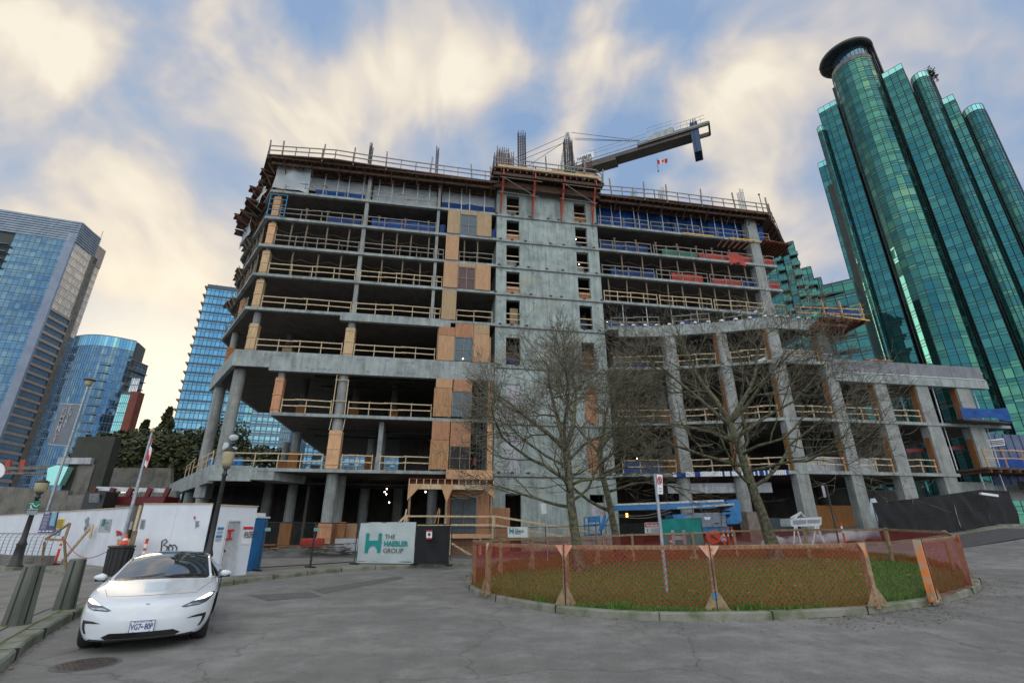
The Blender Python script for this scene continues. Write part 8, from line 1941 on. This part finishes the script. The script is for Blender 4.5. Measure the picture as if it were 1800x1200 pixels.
# ---------------------------------------------------------------- bare winter trees
def bare_tree(name, label, base, h_fork, height, spread, r0, seed, lean=(0,0), limbs=5, droop=.0, low=None, dens=1.0, forks=None):
    g = random.Random(seed); mb = MB(); mt_ = MB(); cnt = [0]
    def seg_branch(p, d, L, r, depth, curl):
        nseg = 6 if depth < 2 else 4 if depth < 4 else 3
        pts = [p.copy()]; rads = [r]; dd = d.normalized(); q = p.copy(); kids = []
        rend = r*(.45 if depth < 3 else .35)
        for i in range(nseg):
            dd = (dd+Vector((g.gauss(0,.24),g.gauss(0,.24),g.gauss(0,.18)+curl))*(.9 if depth else .4)).normalized()
            q = q+dd*(L/nseg); pts.append(q.copy()); f_ = (i+1)/nseg; rads.append(r+(rend-r)*f_); kids.append((q.copy(), dd.copy(), rads[-1], f_))
        tgt = mb if depth <= 3 else mt_
        tgt.tube(pts, rads, 8 if depth == 0 else 6 if depth < 2 else 4 if depth < 4 else 3, cap=depth < 2)
        cnt[0] += 1
        if depth >= 5 or (depth >= 3 and L < .28): return
        # side shoots
        nk = {0:4,1:5,2:5,3:3,4:2,5:1}[depth]; nk = max(1, int(round(nk*dens)))
        for j in range(nk):
            k = kids[min(len(kids)-1, int(len(kids)*(.25+.75*(j+g.random())/nk)))]; az_ = g.uniform(0, 6.28); side = k[1].orthogonal().normalized(); side.rotate(Matrix.Rotation(az_, 3, k[1])); nd = (k[1]*g.uniform(.5,1.1)+side*g.uniform(.6,1.0)).normalized()
            out = (k[0]-AX); out.z = 0
            if out.length > .3: nd = (nd+out.normalized()*.25).normalized()
            if nd.z < -.15: nd.z *= .4
            cr = k[2]*g.uniform(.45,.7); Lk = L*g.uniform(.45,.72)
            # keep inside crown
            e = k[0]+nd*Lk; rr_ = math.hypot(e.x-AX.x, e.y-AX.y)/spread; hz = (e.z-base[2])/height
            if rr_ > 1.08 or hz > 1.03: Lk *= .5
            seg_branch(k[0], nd, Lk, max(cr, .009), depth+1, g.uniform(.0,.12))
        seg_branch(kids[-1][0], kids[-1][1], L*.62, max(rads[-1], .0095), depth+1, g.uniform(.02,.1))
    base = Vector(base); AX = base.copy()
    tp = base+Vector((lean[0], lean[1], h_fork)); P_ = []; n = 9
    for i in range(n+1):
        f_ = i/n; P_.append(base.lerp(tp, f_)+Vector((g.gauss(0,.025)*(i>0),g.gauss(0,.03)*(i>0),0)))
    rr = [r0*(1.65 if i == 0 else 1.2 if i == 1 else 1.0-.32*i/n) for i in range(n+1)]
    P_.insert(1, base.lerp(tp,.03)); rr.insert(1, r0*1.32); mb.tube([P_[0]-Vector((0,0,.15))]+P_, [rr[0]*1.1]+rr, 14)
    AX = (base+tp)/2; AX.z = 0; top = P_[-1]; rt = rr[-1]
    for i, fk in enumerate(forks or []):   # (azimuth deg, tilt deg, length, radius factor, height fraction)
        a, tl, L, rf, hf = fk; st = base.lerp(tp, hf); d = Vector((math.cos(R(a))*math.sin(R(tl)), math.sin(R(a))*math.sin(R(tl)), math.cos(R(tl)))); seg_branch(st, d, L, r0*rf, 1 if hf < .97 else 0, .05)
    o = thing(name, label, 'tree', tuple(base), 'bare winter trees on and behind the island'); part(mb, 'trunk', M['bark'], o, smooth=True, fix=False); part(mt_, 'crown', M['twig'], o, smooth=False, fix=False); return o, cnt[0]
q = atg(1019, 1013); q.z += .15
t1_, c1_ = bare_tree('bare_tree', 'tall bare tree on the island whose trunk is left of the others', tuple(q), 4.7, 11.9, 4.2, .20, 12, lean=(-.35,.1), dens=.95,
  forks=[(100,24,3.6,.62,1),(15,30,3.4,.58,1),(190,40,3.0,.5,.97),(265,45,2.6,.42,.97),(185,72,3.6,.40,.72),(0,70,3.2,.36,.68),(170,80,3.0,.36,.50),(20,68,3.2,.34,.55),(250,70,2.6,.3,.62),(80,70,2.8,.32,.66),(195,62,3.0,.3,.85),(340,60,3.0,.34,.88)])
q = atg(1091, 987); q.z += .15
t2_, c2_ = bare_tree('bare_tree', 'bare tree with a forked leaning trunk standing behind the tall front tree', tuple(q), 5.6, 12.0, 5.4, .20, 31, lean=(-.75,.2), dens=.78,
  forks=[(60,26,3.8,.55,1),(350,42,3.8,.5,1),(150,36,3.2,.45,.98),(200,50,4.2,.5,.42),(10,72,4.2,.40,.78),(340,78,4.4,.38,.6),(20,62,3.8,.36,.9),(90,65,3,.32,.7),(270,65,3.4,.34,.8)])
q = atg(1366, 988); q.z += .15
t3_, c3_ = bare_tree('bare_tree', 'wide spreading bare tree on the right of the island in front of the grey piers', tuple(q), 6.3, 12.8, 6.6, .25, 57, lean=(-1.0,.2), dens=.9,
  forks=[(110,30,4.2,.6,1),(25,36,4.2,.6,1),(175,42,4.0,.5,.97),(320,44,3.6,.45,1),(5,74,5.0,.42,.50),(185,72,4.4,.42,.66),(15,66,4.6,.40,.76),(170,62,4.2,.38,.84),(350,62,4.4,.4,.88),(80,66,3.4,.34,.7),(265,66,3.6,.34,.74),(200,80,3.6,.32,.52),(335,80,4.2,.34,.62)])
print('twigs', c1_, c2_, c3_)
# ---------------------------------------------------------------- evergreen hedge and conifers at the left
m, t, b, out = nt('hedge_leaves'); at = N(t, 'ShaderNodeAttribute', attribute_name='rnd')
t.links.new(ramp(t, at.outputs['Fac'], [(0,(.018,.028,.010)),(.5,(.04,.055,.018)),(.85,(.075,.085,.025)),(1,(.12,.10,.03))]), b.inputs['Base Color']); b.inputs['Roughness'].default_value = .7; M['hedge'] = m
def leafy(name, label, cx, cy, zc, rx, ry, rz_, n, seed, size=.22, conifer=False, cat='bush', group=None):
    g = random.Random(seed); mb = MB()
    for i in range(n):
        if conifer:
            f_ = g.random()**.8; r_ = rx*(1-f_)*(.55+.45*g.random())+.15; a = g.uniform(0,6.28); k = 1+.3*math.sin(f_*26+a); p = Vector((cx+math.cos(a)*r_*k, cy+math.sin(a)*r_*k, zc-rz_+2*rz_*f_))
        else:
            d = Vector((g.gauss(0,1),g.gauss(0,1),g.gauss(0,1))).normalized(); k = (.55+.45*g.random()**.5)*(1+.35*noise.noise(d*2+Vector((seed,0,0)))+.15*noise.noise(d*6+Vector((seed,3,0)))); p = Vector((cx+d.x*rx*k, cy+d.y*ry*k, zc+d.z*rz_*k))
        s = size*g.uniform(.6,1.3); u_ = Vector((g.gauss(0,1),g.gauss(0,1),g.gauss(0,.7))).normalized(); v_ = u_.orthogonal().normalized()
        mb.poly([tuple(p-u_*s), tuple(p+v_*s*.5), tuple(p+u_*s), tuple(p-v_*s*.5)])
    o = thing(name, label, cat, (cx, cy, 0), group); part(mb, 'crown' if cat == 'tree' else 'foliage', M['hedge'], o, fix=False)
    mb = MB(); mb.tube([(cx,cy,0),(cx+.1,cy,zc)], [.25,.1], 7); part(mb, 'trunk' if cat == 'tree' else 'stem', M['bark'], o); return o
hg = 'evergreens on the bank at the left'
for i, (px, py, Y_, rx, rz_, n, con, lb) in enumerate((
    (196,800,60,4.0,2.6,2600,False,'dark bush right beside the concrete pylon'),(228,795,62,4.4,2.9,2800,False,'broad dark bush in front of the red brick strip'),(262,808,58,4.6,2.8,2800,False,'dark bush behind the flagpole'),
    (300,812,56,4.4,2.7,2600,False,'dark bush right of the flagpole above the red rack'),(338,800,62,4.6,3.2,2600,False,'dark bush left of the tall round columns'),(246,782,66,1.9,3.4,1500,True,'small ragged conifer standing against the bright sky'),
    (285,772,66,2.4,4.4,1900,True,'larger ragged conifer right of the flag against the sky'),(320,800,64,2.0,3.0,1400,True,'low conifer at the foot of the light blue tower'),(384,795,70,4.5,5.0,2600,False,'dark tree seen between the tall round columns'),(455,818,62,5.5,2.2,2400,False,'low dark shrub seen through the first floor railing'))):
    c = aty(px, py, Y_); leafy('evergreen_tree' if con else 'evergreen_bush', lb, c.x, c.y, c.z, rx, rx*.7, rz_, n, 90+i, .30, con, 'tree' if con else 'bush', hg)
# twigs and litter on the lawn
rng = random.Random(71); mb = MB()
for i in range(14):
    a = rng.uniform(0, 6.28); r_ = rng.random()**.5*.8; p = IS[rng.randrange(len(IS))].lerp(IC, 1-r_); z = lawn_z(p.x, p.y)+.03; d = Vector((math.cos(a), math.sin(a), .1))*rng.uniform(.15,.4); mb.tube([Vector((p.x,p.y,z)), Vector((p.x,p.y,z))+d], .009, 4)
o = struct(mb, 'fallen_twigs', M['wood'], kind='stuff', label='pale twigs fallen on the lawn'); o['category'] = 'twigs'
